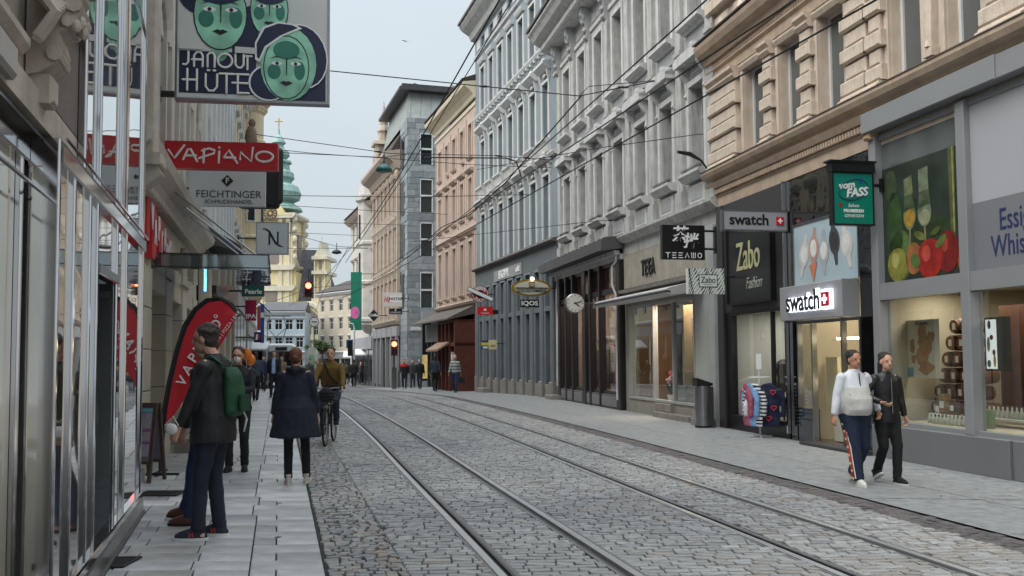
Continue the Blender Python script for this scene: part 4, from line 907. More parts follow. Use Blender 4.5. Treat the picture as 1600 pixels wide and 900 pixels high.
# ---- dark fronted shop in the grey house, local s 6.45..14.4
M_lcan = mat('lead_canopy', (84, 80, 82), .5, .12, 2, .1)
mb = MB(); mb.prism([(0, 4.78), (.72, 4.70), (.72, 5.02), (.5, 5.1), (0, 5.16)], 6.4, 14.55); mb.build('canopy', M_lcan, b2)
mb = MB()
for i in range(16): mb.ell((6.8+i*.5, .45, 5.12), (.18, .1, .045), 6, 4)
mb.build('canopy_moss', mat('roof_dirt', (110, 104, 96), .9, .3, 9), b2)
mb = MB(); mb.box(6.5, 14.5, .12, .30, 4.60, 4.72); mb.box(6.5, 14.5, -.02, .1, 4.45, 4.62); mb.build('canopy_moulding', M_greyL, b2)
M_dwood = mat('black_brown_joinery', (38, 32, 32), .4, .15, 4, .1)
piers2 = [6.46, 8.06, 9.1, 10.6, 11.55, 13.2, 14.1]
mb = MB()
for p, wd in ((6.46, .38), (8.5, .16), (9.55, .22), (10.15, .42), (11.75, .18), (12.65, .2), (13.55, .3)): mb.cbox(p, p+wd, -.05, .16, .0, 4.45, .03)
mb.build('joinery_pilasters', M_dwood, b2)
mb = MB(); mb.box(6.84, 13.55, -.04, .10, 3.50, 3.66); mb.box(6.84, 13.55, -.04, .08, .42, .52); mb.box(6.5, 13.85, -.04, .07, 4.34, 4.45)
mb.build('joinery_rails', M_dwood, b2)
mb = MB(); mb.cbox(6.84, 10.15, -.04, .13, 0, .42, .02); mb.cbox(10.57, 13.55, -.04, .14, 0, .42, .02); mb.build('stall_riser', M_dstone, b2)
for a, b in ((6.9, 8.4), (8.7, 9.5), (9.8, 10.1), (10.7, 11.7), (12.0, 12.6), (12.9, 13.5)): MB().cbox(a, b, .12, .15, .06, .36, .01).build('riser_panel', mat('grey_riser_inset', (122, 120, 122), .5, .12, 4), b2)
G_red = darkglass('red_reflection_glass', (104, 56, 56), rough=.08)  # pinkish reflection is put into the transom glass colour
for a, b in ((6.84, 8.5), (8.66, 9.55), (10.57, 11.75), (11.93, 12.65), (12.85, 13.55)):
    MB().box(a, b, -.03, -.015, 3.66, 4.34).build('transom_glass', G_red, b2)
for a, b in ((6.84, 8.5), (8.66, 9.55), (9.77, 10.15), (10.57, 11.75), (11.93, 12.65), (12.85, 13.55)):
    MB().box(a, b, -.03, -.015, .52, 3.5).build('shop_window', MATS['shop_window_reflective'], b2)
mb = MB(); mb.box(13.85, 14.3, -.02, .03, 0, 4.6); mb.build('end_pier', M_grey, b2)
room2(b2, 6.5, 13.85, .3, 4.4, 2.6, mat('boutique_wall', (190, 168, 160), .8, .15, 1.5), M_wood, y0=-.06)
light(b2, (8.2, -.9, 4.3), 60, 1.3, (1, .8, .66)); light(b2, (12, -.9, 4.3), 60, 1.3, (1, .8, .66))
random.seed(4)
for i in range(9):
    x = 7.1 + i*.72; c = [(206, 200, 190), (160, 150, 170), (200, 180, 150), (120, 120, 130), (190, 150, 150)][i % 5]
    t = thing('shop_mannequin', 'draped mannequin in the %s bay of the dark fronted shop' % ['first', 'second', 'third', 'fourth', 'fifth', 'sixth', 'seventh', 'eighth', 'ninth'][i], 'mannequin', R2.w(x, -.7-random.random()*.3, .5), R2.rz, 'mannequins in the dark fronted shop')
    mb = MB(); mb.loft([(0, 0, .0, .18, .12), (0, 0, .5, .16, .11), (0, 0, .95, .13, .10), (0, 0, 1.25, .19, .12), (0, 0, 1.4, .17, .10), (0, 0, 1.46, .05, .05), (0, 0, 1.55, .05, .05)], 10); mb.build('dress', mat('mannequin_dress_%d' % (i % 5), c, .8, .25, 6), t, smooth=True)
    MB().ell((0, 0, 1.66), (.08, .1, .12), 8, 6).build('head', M_intw, t, smooth=True)
# downpipe
mb = MB(); mb.tube([(6.62, .2, 4.6), (6.62, .2, 4.4), (6.7, .3, 4.25), (6.7, .3, 3.7), (6.6, .22, 3.4), (6.6, .22, .3)], .035, 8); mb.build('downpipe', M_greyL, b2)
mb = MB(); mb.tube([(13.7, .2, 4.6), (13.7, .2, 4.2), (13.6, .25, 4.0), (13.6, .25, .5)], .035, 8); mb.build('downpipe', M_greyL, b2)
mb = MB(); mb.cbox(13.5, 14.6, .14, .5, -.03, .16, .02); mb.build('step', M_stone, b2)
# round clock on a bracket
ck = at(898, 474, 30.0); ckp = Vector((ck.x, ck.y, ck.z))
t = thing('street_clock', 'round white double faced clock on a bracket at the dark shopfront', 'clock', ckp, R(9))
rr = 15.5/1450*30
mb = MB(); mb.T = Matrix.Rotation(PI/2, 4, 'X'); mb.lathe([(rr-.02, -.09), (rr, -.07), (rr, .07), (rr-.02, .09)], n=32); mb.build('case', M_steel, t)
mb = MB(); mb.T = Matrix.Rotation(PI/2, 4, 'X'); mb.lathe([(rr-.03, .088), (rr-.03, .097)], n=32); mb.build('dial', mat('dial_white', (228, 226, 214), .5, .03), t)
mb = MB()
for h in range(12):
    a = h*PI/6; mb.T = Matrix.Translation((0, -.1, 0)) @ Matrix.Rotation(a, 4, 'Y'); mb.box(-.009, .009, -.003, .002, rr*.70, rr*.82)
mb.build('hour_marks', K_text, t)
for a, l, wd in ((R(72), rr*.72, .012), (R(128), rr*.5, .016)):
    mb = MB(); mb.T = Matrix.Translation((0, -.105, 0)) @ Matrix.Rotation(a, 4, 'Y'); mb.box(-wd, wd, -.004, .002, -.05, l); mb.build('hand', K_text, t)
mb = MB(); mb.tube([(rr, 0, 0), (rr+.35, 0, 0)], .035, 8); mb.box(rr+.3, rr+.36, -.08, .08, -.16, .16); mb.build('bracket', M_steel, t)
# litter bin
bp = G(1099, 668)
t = thing('litter_bin', 'tall brushed steel litter bin with slanted top beside the tea shop', 'bin', bp, R(10))
mb = MB(); mb.lathe([(.17, 0), (.18, .02), (.18, .92)], n=24); mb.build('body', M_steel, t, smooth=False)
mb = MB(); mb.prism([(-.18, .92), (.18, .92), (.18, .98), (-.18, 1.10)], -.15, .15, 'y'); mb.build('hood', M_black, t); MB().lathe([(.185, 0), (.185, .05)], n=24).build('foot_ring', M_black, t); MB().box(.0, .19, -.16, .16, .05, .9).build('side_panel', M_charcoal, t)

# ================================================================== R3 blue-grey house
R3 = Fac(1.76, 35, -15.7)
b3 = mansion('tall_house', 'tall blue grey house with three rows of white framed windows', R3, 13.3, 9, 19)
S3 = [1.30+i*1.72 for i in range(7)]
rows = ((6.2, 2.5), (10.1, 2.3), (14.05, 2.15))
holes = [(s-.40, s+.40, z, z+h) for s in S3 for z, h in rows] + [(s-.3, s+.3, 17.35, 17.85) for s in S3]
slots = [(.75+i*1.36, .75+i*1.36+.74) for i in range(9)]
slots = [(a, b, .5, 5.0) for a, b in slots]
mb = MB(); walls(mb, 0, 13.3, 6.0, 18.4, holes, .28); mb.box(0, 13.3, -8, -.5, -.4, 18.4); mb.box(0, .15, -.499, -.01, 6, 18.4); mb.box(13.1, 13.3, -.499, -.01, -.4, 18.4); mb.build('wall', M_blue, b3)
mb = MB(); walls(mb, 0, 13.3, -.4, 5.96, slots, .35, y=.03); mb.build('base_wall', M_blueD, b3)
for i, s in enumerate(S3):
    for k, (z, h) in enumerate(rows):
        window(b3, s, z, .8, h, .2, M_winw, G_grey if (i+k) % 3 else G_dark, 1, (.66,), .07)
        mb = MB(); mb.box(s-.53, s-.405, 0, .06, z, z+h+.12); mb.box(s+.405, s+.53, 0, .06, z, z+h+.12); mb.box(s-.404, s+.404, .001, .06, z+h+.01, z+h+.12); mb.build('architrave', M_white, b3)
        mb = MB()
        if k == 2: prof(mb, s-.55, s+.55, [(0, z+h+.24), (.12, z+h+.24), (.18, z+h+.36), (.18, z+h+.42), (0, z+h+.44)])
        else:
            prof(mb, s-.64, s+.64, [(0, z+h+.42), (.1, z+h+.42), (.2, z+h+.5), (.34, z+h+.62), (.34, z+h+.72), (0, z+h+.78)])
            for q in (-.5, .5): mb.prism([(0, z+h+.42), (.16, z+h+.42), (.12, z+h+.2), (.06, z+h+.02), (0, z+h)], s+q-.06, s+q+.06)
        mb.build('window_hood', M_white if k else M_greyL, b3)
        if k < 2:
            mb = MB(); mb.ell((s, .08, z+h+.27), (.22, .05, .09), 8, 5); mb.ell((s, .12, z+h+.88), (.3 if k else .2, .08, .1), 8, 5); mb.build('carved_ornament', M_greyL, b3, smooth=True)
        if k == 1:
            mb = MB(); prof(mb, s-.62, s+.62, [(0, 9.55), (.14, 9.6), (.2, 9.9), (.3, 10.0), (.3, 10.08), (0, 10.1)]); mb.build('sill', M_greyL, b3)
    window(b3, s, 17.35, .6, .5, .15, M_winw, G_dark, 0, (), .06)
    mb = MB(); mb.cbox(s+.5, s+1.2, 0, .04, 17.35, 17.85, .02); mb.build('attic_panel', M_white, b3)
mb = MB(); prof(mb, 0, 13.3, [(0, 13.72), (.1, 13.74), (.16, 13.84), (.16, 13.9), (0, 13.95)]); mb.build('string_course', M_white, b3)
mb = MB()
for i in range(24): mb.box(.3+i*.55, .42+i*.55, 0, .13, 13.62, 13.72)
tag(mb.build('string_brackets', M_white, b3), kind='stuff')
mb = MB(); prof(mb, 0, 13.3, [(0, 9.32), (.1, 9.34), (.16, 9.44), (.16, 9.5), (0, 9.54)]); mb.build('string_course', M_greyL, b3)
mb = MB(); prof(mb, 0, 13.35, [(0, 5.95), (.2, 5.97), (.26, 6.03), (.2, 6.1), (0, 6.14)]); mb.build('base_ledge', M_lead, b3)
mb = MB(); prof(mb, 0, 13.32, [(0, 17.02), (.08, 17.04), (.1, 17.16), (0, 17.2)]); prof(mb, 0, 13.5, [(0, 18.1), (.2, 18.14), (.3, 18.4), (.65, 18.62), (.8, 18.78), (.82, 18.9), (0, 19.0)]); mb.build('main_cornice', M_greyL, b3)
mb = MB(); mb.prism([(.9, 18.88), (.9, 19.0), (.76, 19.02), (.76, 18.92)], 0, 13.5); mb.build('gutter', M_lead, b3)
rake_roof(b3, 0, 13.4, 19.0, .8, 2.6)
for i, (a, b, z0, z1) in enumerate(slots):
    mb = MB(); mb.box(a, b, -.36, -.30, z0, z1); mb.build('dark_window', G_dark, b3)
    mb = MB(); mb.cbox(a-.02, b+.02, -.2, .10, -.4, .5, .02); mb.build('base_block', M_stone, b3)
    mb = MB(); mb.box(a, b, -.29, .05, 3.45, 3.56); mb.box(a+.02, b-.02, -.28, .09, 3.36, 3.45); mb.build('transom_ledge', M_blueD, b3)
    mb = MB(); mb.box(a-.07, a-.002, .03, .08, .5, 5.08); mb.box(b+.002, b+.07, .03, .08, .5, 5.08); mb.box(a-.002, b+.002, .031, .08, 5.0, 5.08); mb.build('window_surround', M_blue, b3)
for i in range(10):
    c = .75+i*1.36-.31; mb = MB(); mb.cbox(c-.2, c+.2, .03, .16, .52, 4.9, .04); mb.build('pilaster_strip', M_blueD, b3); mb = MB(); mb.cbox(c-.23, c+.23, .03, .22, -.4, .62, .03); mb.build('base_block', M_stone, b3)
mb = MB(); mb.cbox(9.6, 11.0, .2, .6, -.3, .1, .02); mb.build('step', M_stone, b3)
s0, z0 = R3.pix(775, 437); s1, z1 = R3.pix(818, 438)
mb = MB(); mb.box(s1, s0, .04, .10, 5.12, 5.62); o = mb.build('sign_board', M_lightgrey, b3)
text('BERGRMYL', .52, W_text, b3, ((s0*.62+s1*.38), .11, 5.36), ROT_F, .01, sx=.7, bold=.012); text('outlet', .36, W_text, b3, (s1+.55, .11, 5.38), ROT_F, .01, sx=.7, bold=.008)
# oval goldsmith sign + cigarette shop sign
t = thing('oval_sign', 'oval gilt rimmed goldsmith sign hanging from the slate blue wall', 'sign', at(830, 450, 33.5), R(11)); u = 33.5/1450
mb = MB(); mb.T = Matrix.Rotation(PI/2, 4, 'X') @ Matrix.Scale(.42, 4, (0, 1, 0)); mb.lathe([(32*u, -.06), (32*u, .06)], n=36); mb.build('rim', mat('gilt', (150, 124, 52), .4, .15, 6, metal=.3), t)
mb = MB(); mb.T = Matrix.Rotation(PI/2, 4, 'X') @ Matrix.Scale(.38, 4, (0, 1, 0)); mb.lathe([(27.5*u, .05), (27.5*u, .08)], n=36); mb.build('face', mat('ivory_face', (206, 202, 184), .5, .03), t)
MB().box(-26*u, 26*u, -.1, -.075, -1*u, .4*u).build('divider', K_text, t)
text('GOLDSCHMIEDE', .145, K_text, t, (0, -.085, -5*u), ROT_S, .004, bold=.004); MB().box(-4.5*u, 4.5*u, -.11, -.07, 1*u, 9*u).build('emblem', MATS['gilt'], t); text('8', 9*u, M_white, t, (0, -.115, 5*u), (PI/2, PI/2, 0), .003)
mb = MB(); mb.tube([(32*u, 0, 0), (40*u, 0, 0)], .02, 6); mb.tube([(-4*u, 0, 12*u), (8*u, 0, 14*u)], .01, 6); mb.build('bracket', M_black, t); MB().ell((1*u, -.1, 14*u), .07, 8, 6).build('lamp', mat('lamp_lit_white', (255, 255, 240), .3, 0, emit=(255, 255, 235), es=3), t)
t, w_, h_ = blade('hanging_sign', 'small black sign with white letters under the oval goldsmith sign', 813, 842, 468, 480, 33.4, 11, .1, M_black)
text('IQOS', h_*.8, W_text, t, (w_/2, -.005, h_*.5), ROT_S, .004, bold=.006, sx=1.2)
t = thing('round_burger_sign', 'round red and white sign crossed by a slanted white bar', 'sign', at(750, 460, 41), R(11)); u = 41/1450
mb = MB(); mb.T = Matrix.Rotation(PI/2, 4, 'X'); mb.lathe([(13.5*u, -.05), (13.5*u, .05)], n=28); mb.build('disc', M_black, t); mb = MB(); mb.T = Matrix.Rotation(PI/2, 4, 'X'); mb.lathe([(12.5*u, .045), (12.5*u, .06)], n=28); mb.build('white_ring', W_text, t); mb = MB(); mb.T = Matrix.Rotation(PI/2, 4, 'X'); mb.lathe([(11.5*u, .055), (11.5*u, .07)], n=28); mb.build('red_ring', mat('sign_brick_red', (176, 44, 40), .5), t)
mb = MB(); mb.T = Matrix.Rotation(PI/2, 4, 'X'); mb.lathe([(6*u, .065), (6*u, .08)], n=20); mb.build('hub', K_text, t)
for k, (ch, a0, sg) in enumerate((('URBAN', 90, -1), ('KUCHL', 270, 1))):
    for q, c in enumerate(ch): a = R(a0 + sg*(q-2)*22); text(c, .16, W_text, t, (9*u*math.cos(a), -.075, 9*u*math.sin(a)), (PI/2, -(a - sg*-1*PI/2) if k == 0 else -(a+PI/2), 0), .003, bold=.004)
mb = MB(); mb.T = Matrix.Rotation(R(24), 4, 'Y'); mb.box(-21*u, 21*u, -.14, -.08, -2.5*u, 2.5*u); mb.build('bar', W_text, t); mb = MB(); mb.T = Matrix.Rotation(R(24), 4, 'Y'); mb.box(-21.8*u, 21.8*u, -.12, -.07, -3.4*u, 3.4*u); mb.build('bar_edge', K_text, t)
bracket(t, 12*u, 22*u, 0)
t, w_, h_ = blade('hanging_sign', 'small bright red sign with white mark below the round burger sign', 746, 770, 479, 492, 41, 11, .16, mat('bright_red', (216, 28, 34), .4, 0), None)
mb = MB(); mb.prism([(w_*.4, h_*.5), (w_*.6, h_*.5), (w_*.56, h_*.85), (w_*.5, h_*.7), (w_*.44, h_*.85)], -.01, -.001, 'y'); mb.build('crest', W_text, t); text('Sparkasse', h_*.26, W_text, t, (w_/2, -.005, h_*.22), ROT_S, .003); MB().box(w_, w_+.25, .02, .12, h_*.1, h_*.6).build('bracket', M_black, t)
t, w_, h_ = blade('hanging_sign', 'small yellow and blue square sign beside the slate blue wall', 752, 764, 532, 546, 42, 11, .12, mat('deep_blue', (20, 70, 110), .5, 0))
MB().box(0, w_, -.01, -.001, h_*.45, h_*.78).build('yellow_band', mat('yellow_paint', (230, 212, 60), .5, 0), t); MB().box(w_*.2, w_*.8, -.01, -.001, h_*.1, h_*.35).build('white_patch', W_text, t)
t, w_, h_ = blade('hanging_sign', 'small cream rounded sign with gold border beside the yellow and blue one', 764, 776, 531, 546, 41, 11, .12, mat('cream_sign', (212, 204, 160), .5, .06), None)
MB().box(w_*.2, w_*.8, -.01, -.001, h_*.3, h_*.45).build('line_print', mat('gold_line', (140, 120, 60), .5), t); mb = MB(); mb.tube([(w_, .05, h_*.6), (w_+.35, .05, h_*.6)], .02, 6); mb.build('bracket', M_black, t)

# ================================================================== R4 dusty rose house
R4 = Fac(-1.81, 47.7, -17.3, z=-.2)
b4 = mansion('rose_house', 'dusty rose house with small pediments and a cream cornice', R4, 11, 8, 16)
S4 = [1.1+1.8*i for i in range(5)]
rows4 = ((5.2, 2.7), (9.3, 1.95), (12.45, 1.7))
holes = [(s-.36, s+.36, z, z+h) for s in S4 for z, h in rows4]
mb = MB(); walls(mb, 0, 9.5, 4.4, 15.2, holes, .25); mb.box(0, 9.5, -8, -.5, -.5, 15.2); mb.box(0, 9.5, -.499, .0, -.5, 4.39); mb.box(0, .1, -.499, -.01, 4.4, 15.2); mb.box(9.4, 9.5, -.499, -.01, 4.4, 15.2); mb.build('wall', M_pink, b4)
for i, s in enumerate(S4):
    for k, (z, h) in enumerate(rows4):
        window(b4, s, z, .72, h, .18, M_winw if k != 2 else M_pinkD, G_dark, 1, (.66,), .06)
        mb = MB(); mb.box(s-.5, s-.365, 0, .06, z-.05, z+h+.12); mb.box(s+.365, s+.5, 0, .06, z-.05, z+h+.12); mb.box(s-.364, s+.364, .001, .06, z+h+.01, z+h+.12); mb.build('architrave', M_pink, b4)
        mb = MB()
        if k == 1:
            prof(mb, s-.6, s+.6, [(0, z+h+.3), (.14, z+h+.32), (.24, z+h+.42), (.24, z+h+.5), (0, z+h+.52)])
            if i in (1, 3): mb.prism([(s-.5, z+h+.52), (s+.5, z+h+.52), (s, z+h+1.35)], 0, .2, 'y')
        elif k == 0: prof(mb, s-.6, s+.6, [(0, z+h+.3), (.1, z+h+.32), (.16, z+h+.4), (0, z+h+.44)])
        if len(mb.v): mb.build('window_hood', M_pinkD, b4)
        mb = MB(); prof(mb, s-.5, s+.5, [(0, z-.2), (.1, z-.18), (.16, z-.08), (0, z-.05)]); mb.build('sill', M_pinkD, b4)
for c in (.2, 2.0, 3.8, 5.6, 7.4, 9.3):
    mb = MB(); mb.cbox(c-.1, c+.1, 0, .05, 4.9, 8.3, .02); mb.cbox(c-.1, c+.1, 0, .05, 8.9, 14.6, .02); mb.build('lesene', M_pinkD, b4)
mb = MB(); prof(mb, 0, 9.5, [(0, 8.45), (.1, 8.47), (.14, 8.56), (0, 8.6)]); prof(mb, 0, 9.5, [(0, 4.55), (.12, 4.6), (.18, 4.72), (0, 4.8)]); mb.build('string_course', M_pinkD, b4)
mb = MB(); prof(mb, 0, 9.6, [(0, 14.9), (.06, 14.92), (.06, 15.1), (0, 15.14)]); prof(mb, -.02, 9.65, [(0, 15.3), (.1, 15.32), (.15, 15.5), (.35, 15.7), (.65, 15.9), (.7, 16.1), (0, 16.2)]); mb.build('main_cornice', M_cream, b4)
rake_roof(b4, 0, 9.6, 16.2, .75, 2.2)
# shopfronts below: brown timber kiosk front and grey boutique
mb = MB(); mb.prism([(.0, 4.05), (1.5, 3.7), (1.5, 3.78), (0, 4.5)], .3, 9.8); mb.build('shop_canopy', M_lead, b4)
M_brown = mat('red_brown_timber', (92, 48, 38), .55, .15, 4, .1)
mb = MB()
for x in (.35, 1.55, 2.4, 3.3, 4.2): mb.box(x, x+.14, .02, 1.1, .0, 3.7)
mb.box(.35, 4.34, .03, 1.08, 2.35, 2.55); mb.box(.35, 4.34, .03, 1.08, 3.6, 3.72); mb.box(.36, .48, .05, 1.09, .0, 3.65); mb.build('kiosk_frame', M_brown, b4)
for x in (.5, 1.7, 2.55, 3.45): MB().box(x, x+.75, .9, .93, 2.56, 3.58).build('blind_panel', mat('tan_panel', (150, 120, 96), .6, .1, 3), b4)
for x in (1.7, 2.55, 3.45): MB().box(x, x+.75, .88, .92, .45, 2.35).build('shop_window', G_grey, b4)
mb = MB(); mb.prism([(1.1, 2.6), (1.75, 2.2), (1.75, 2.1), (1.72, 2.1), (1.1, 2.5)], 1.6, 4.4); mb.build('awning', mat('tan_awning', (158, 130, 110), .8, .08, 3), b4)
mb = MB(); mb.box(4.6, 9.9, .4, .6, 2.7, 3.75); mb.build('sign_board', mat('boutique_grey', (132, 133, 134), .7, .15, 2), b4)
mb = MB()
for x in (4.6, 5.6, 6.6, 7.6, 8.6, 9.7): mb.box(x, x+.12, .3, .5, 0, 2.7)
mb.build('shop_frame', M_charcoal, b4)
for x in (4.72, 5.72, 6.72, 7.72, 8.72): MB().box(x, x+.88, .33, .36, .3, 2.7).build('shop_window', G_pale, b4)
t = thing('wall_box', 'small grey wall box on the corner of the brown timber shopfront', 'box', R4.w(.38, 1.12, 1.55), R4.rz); MB().cbox(-.12, .3, 0, .1, 0, .5, .01).build('case', M_lightgrey, t); MB().box(-.05, .22, .1, .11, .12, .38).build('label_plate', W_text, t)

# ================================================================== R5 slate clad corner house
cn = at(637, 600, 62.5); cd = -17
R5 = Fac(cn.x + math.cos(R(17))*9, cn.y + math.sin(R(17))*9, -107, z=-.45)     # s=0 right end .. 9 = corner, y to camera
b5 = mansion('slate_house', 'modern grey slate clad corner house with tall dark windows', R5, 9, 8, 18)
M_slate = [mat('slate_cladding_%d' % i, c, .6, .15, 3, .2) for i, c in enumerate(((134, 142, 146), (122, 130, 134), (146, 153, 155)))]
zw = [(5.4, 7.8), (8.9, 11.2), (11.9, 14.2), (15.2, 17.35), (1.5, 4.4)]
holes = [(7.25, 8.15, a, b) for a, b in zw[:4]] + [(7.4, 8.0, .45, 4.4)]
mb = MB(); walls(mb, 0, 9, -.3, 18.4, holes, .2); mb.box(0, 9, -2.6, -.4, -.3, 18.4); mb.box(8.8, 9.0, -.399, -.01, -.3, 18.4); mb.box(0, 7.6, -9, -2.61, -.3, 18.3); mb.build('wall', M_slate[0], b5)
random.seed(9); mb = MB(); zz = 0
while zz < 18.2:
    hh = .42; x = 0
    while x < 9:
        L = random.uniform(.8, 1.5); q = min(x+L, 9)
        if not any(h[0] < q and h[1] > x and h[2] < zz+hh and h[3] > zz for h in holes):
            mb.mi = random.randrange(3); mb.box(x+.01, q-.01, .002, .03+random.random()*.012, zz+.01, min(zz+hh, 18.39)-.01)
        else:
            for a, b in ((x, 7.22), (8.18, q)):
                if b-a > .1: mb.mi = random.randrange(3); mb.box(a+.01, b-.01, .002, .03+random.random()*.012, zz+.01, zz+hh-.01)
        x = q
    x = 0
    while x < 2.6:
        L = random.uniform(.8, 1.5); q = min(x+L, 2.6)
        if not (x < 2.5 and q > 1.2 and any(a-.2 < zz < b for a, b in zw[:4])): mb.mi = random.randrange(3); mb.box(9.002, 9.03+random.random()*.01, -q+.01, -x-.01, zz+.01, min(zz+hh, 18.39)-.01)
        x = q
    zz += hh
tag(mb.build('slate_panels', M_slate, b5), kind='stuff')
for a, b, c, d in holes[:4]:
    mb = MB(); mb.box(a, a+.06, -.1, .05, c, d); mb.box(b-.06, b, -.1, .05, c, d); mb.box(a, b, -.09, .04, (c+d)/2-.06, (c+d)/2+.06); mb.box(a, b, -.09, .05, d-.06, d); f = mb.build('window', M_winw, b5)
    MB().box(a+.05, b-.05, -.13, -.1, c, (c+d)/2).build('pane', darkglass('pane_green_black', (40, 52, 54)), f); MB().box(a+.05, b-.05, -.13, -.1, (c+d)/2, d).build('pane', MATS['pane_green_black'], f)
a, b, c, d = holes[4]; MB().box(a, b, -.19, -.15, c, d).build('dark_window', G_dark, b5); MB().box(a+.02, b-.02, -.14, -.12, .6, 2.2).build('lit_window', mat('warm_lit_window', (214, 190, 120), .4, .2, 3, emit=(230, 200, 120), es=.12), b5)
for a, b in zw[:4]: MB().box(9.045, 9.06, -2.1, -1.1, a, b).build('side_window', G_dark, b5); 
M_slope = mat('standing_seam_metal', (140, 146, 142), .5, .15, 2, .1)
mb = MB(); mb._a([(0, -1.6, 18.4), (8.9, -1.6, 18.4), (8.9, -11, 18.4), (0, -11, 18.4), (0, -2.6, 20.9), (8.0+.4, -2.6, 20.9), (8.4, -11, 20.9), (0, -11, 20.9)], [(0, 1, 5, 4), (1, 2, 6, 5), (4, 5, 6, 7), (0, 4, 7, 3), (3, 7, 6, 2)])
for i in range(12): mb.tube([(.4+i*.75, -1.58, 18.4), (.4+i*.71, -2.58, 20.9)], .03, 4)
mb.build('mansard', M_slope, b5)
mb = MB(); mb.box(-.4, 9.2, -11.5, -1.9, 20.9, 21.1); mb.box(-.3, 9.0, -11.4, -2.0, 21.1, 21.35); mb.build('roof_slab', M_charcoal, b5)
mb = MB(); mb.tube([(3.2, -3, 21.35), (5.2, -3, 21.75)], .04, 5); mb.tube([(6.4, -3, 21.35), (8.0, -3, 21.7)], .04, 5); mb.build('roof_rail', M_steel, b5)
t = thing('street_name_plate', 'white street name plate on the slate clad wall', 'sign', R5.w(8.45, .06, 3.85), R5.rz); MB().cbox(-.35, .35, 0, .03, 0, .2, .005).build('plate', W_text, t); text('Promenade', .12, K_text, t, (0, .034, .1), ROT_F, .002)
mb = MB(); mb.box(6.2, 8.1, .03, .5, 4.55, 5.1); mb.build('light_box', M_lightgrey, b5)

# ================================================================== R6 pink historic house, R7 cream house
s6 = at(625, 600, 65); R6 = Fac(s6.x, s6.y, -17.5, z=-.5)
M_hpink = mat('salmon_render', (186, 148, 146), .85, .08, 2, .2, streak=.2); M_hst = mat('sandstone_trim', (178, 164, 150), .85, .12, 3, .4, streak=.3)
b6 = mansion('historic_house', 'salmon pink historic house with sandstone trim, gable turret and dark steep roof', R6, 11, 8, 17)
S6 = [1.0+1.75*i for i in range(6)]; rows6 = ((5.3, 2.2), (8.9, 2.3), (12.6, 2.2))
holes = [(s-.4, s+.4, z, z+h) for s in S6 for z, h in rows6]
mb = MB(); walls(mb, 0, 10.8, 4.6, 16, holes, .2); mb.box(0, 10.8, -8, -.4, -.6, 16); mb.box(0, 10.8, -.399, 0, 4.3, 4.59); mb.build('wall', M_hpink, b6)
for s in S6:
    for k, (z, h) in enumerate(rows6):
        window(b6, s, z, .8, h, .15, M_winw, G_dark, 1, (.66,), .07)
        mb = MB(); mb.box(s-.6, s-.41, 0, .1, z, z+h+.1); mb.box(s+.41, s+.6, 0, .1, z, z+h+.1); prof(mb, s-.65, s+.65, [(0, z+h+.1), (.2, z+h+.15), (.3, z+h+.4), (0, z+h+.5)]); prof(mb, s-.65, s+.65, [(0, z-.5), (.2, z-.45), (.3, z-.1), (0, z)]); mb.build('window_surround', M_hst, b6)
for c in (.1, 1.88, 3.6, 5.4, 7.1, 8.9, 10.7):
    mb = MB(); mb.cbox(c-.14, c+.14, 0, .25, 4.6, 15.2, .03); mb.ell((c, .2, 15), (.22, .25, .4), 6, 5); mb.build('pilaster', M_hst, b6)
mb = MB()
for z in (4.6, 8.1, 11.8): prof(mb, 0, 10.8, [(0, z-.2), (.2, z-.15), (.35, z+.1), (.35, z+.2), (0, z+.25)])
mb.build('string_course', M_hst, b6)
mb = MB(); prof(mb, -.1, 11.2, [(0, 15.4), (.3, 15.5), (.5, 15.9), (1.0, 16.2), (1.15, 16.4), (1.15, 16.6), (0, 16.8)]); mb.build('main_cornice', M_hst, b6)
mb = MB(); mb.prism([(.6, 16.8), (-1.6, 20.6), (-6, 20.7), (-6, 16.8)], .0, 8.6); mb.build('roof', M_roof, b6)
mb = MB(); mb.box(8.8, 10.7, -1.4, .3, 16.7, 17.8); mb.box(9.1, 10.4, -1.2, .2, 17.8, 19.2); mb.prism([(8.9, 19.2), (10.6, 19.2), (10.4, 19.5), (9.1, 19.5)], -1.4, .4, 'y'); mb.loft([(9.75, -.5, 19.5, .5, .5), (9.75, -.5, 20.2, .45, .45), (9.75, -.5, 20.4, .55, .55), (9.75, -.5, 20.9, .33, .33), (9.75, -.5, 21.1, .36, .36), (9.75, -.5, 21.6, .13, .13), (9.75, -.5, 21.7, .2, .2), (9.75, -.5, 22.9, .02, .02)], 8)
for q in (8.8, 10.7): mb.loft([(q, .1, 17.8, .14, .14), (q, .1, 18.3, .16, .16), (q, .1, 18.9, .03, .03)], 6)
mb.build('gable_turret', M_hst, b6)
mb = MB()
for x in (0.1, 2.2, 4.4, 6.6, 8.6, 10.5): mb.box(x, x+.2, .05, .25, 0-.5, 4.3)
mb.box(0, 10.8, .02, .22, 3.6, 4.3); mb.build('shop_frame', M_lightgrey, b6)
for x in (.3, 2.4, 4.6, 6.8, 8.8): MB().box(x, x+1.7, .04, .08, 0, 3.6).build('shop_window', G_pale if x != 4.6 else G_dark, b6)
s7 = R6.w(11.0, 0, 0); R7 = Fac(s7.x, s7.y, -18.5, z=-.7)
M_c7 = mat('pale_stone_render', (188, 184, 178), .85, .1, 2, .2, streak=.3)
b7 = mansion('corner_house', 'pale stone house with a small bay turret behind the green banner', R7, 12, 8, 15)
S7 = [1.2+2*i for i in range(6)]; rows7 = ((5.4, 2.1), (8.9, 2.1), (12.2, 2.0))
holes = [(s-.4, s+.4, z, z+h) for s in S7 for z, h in rows7]
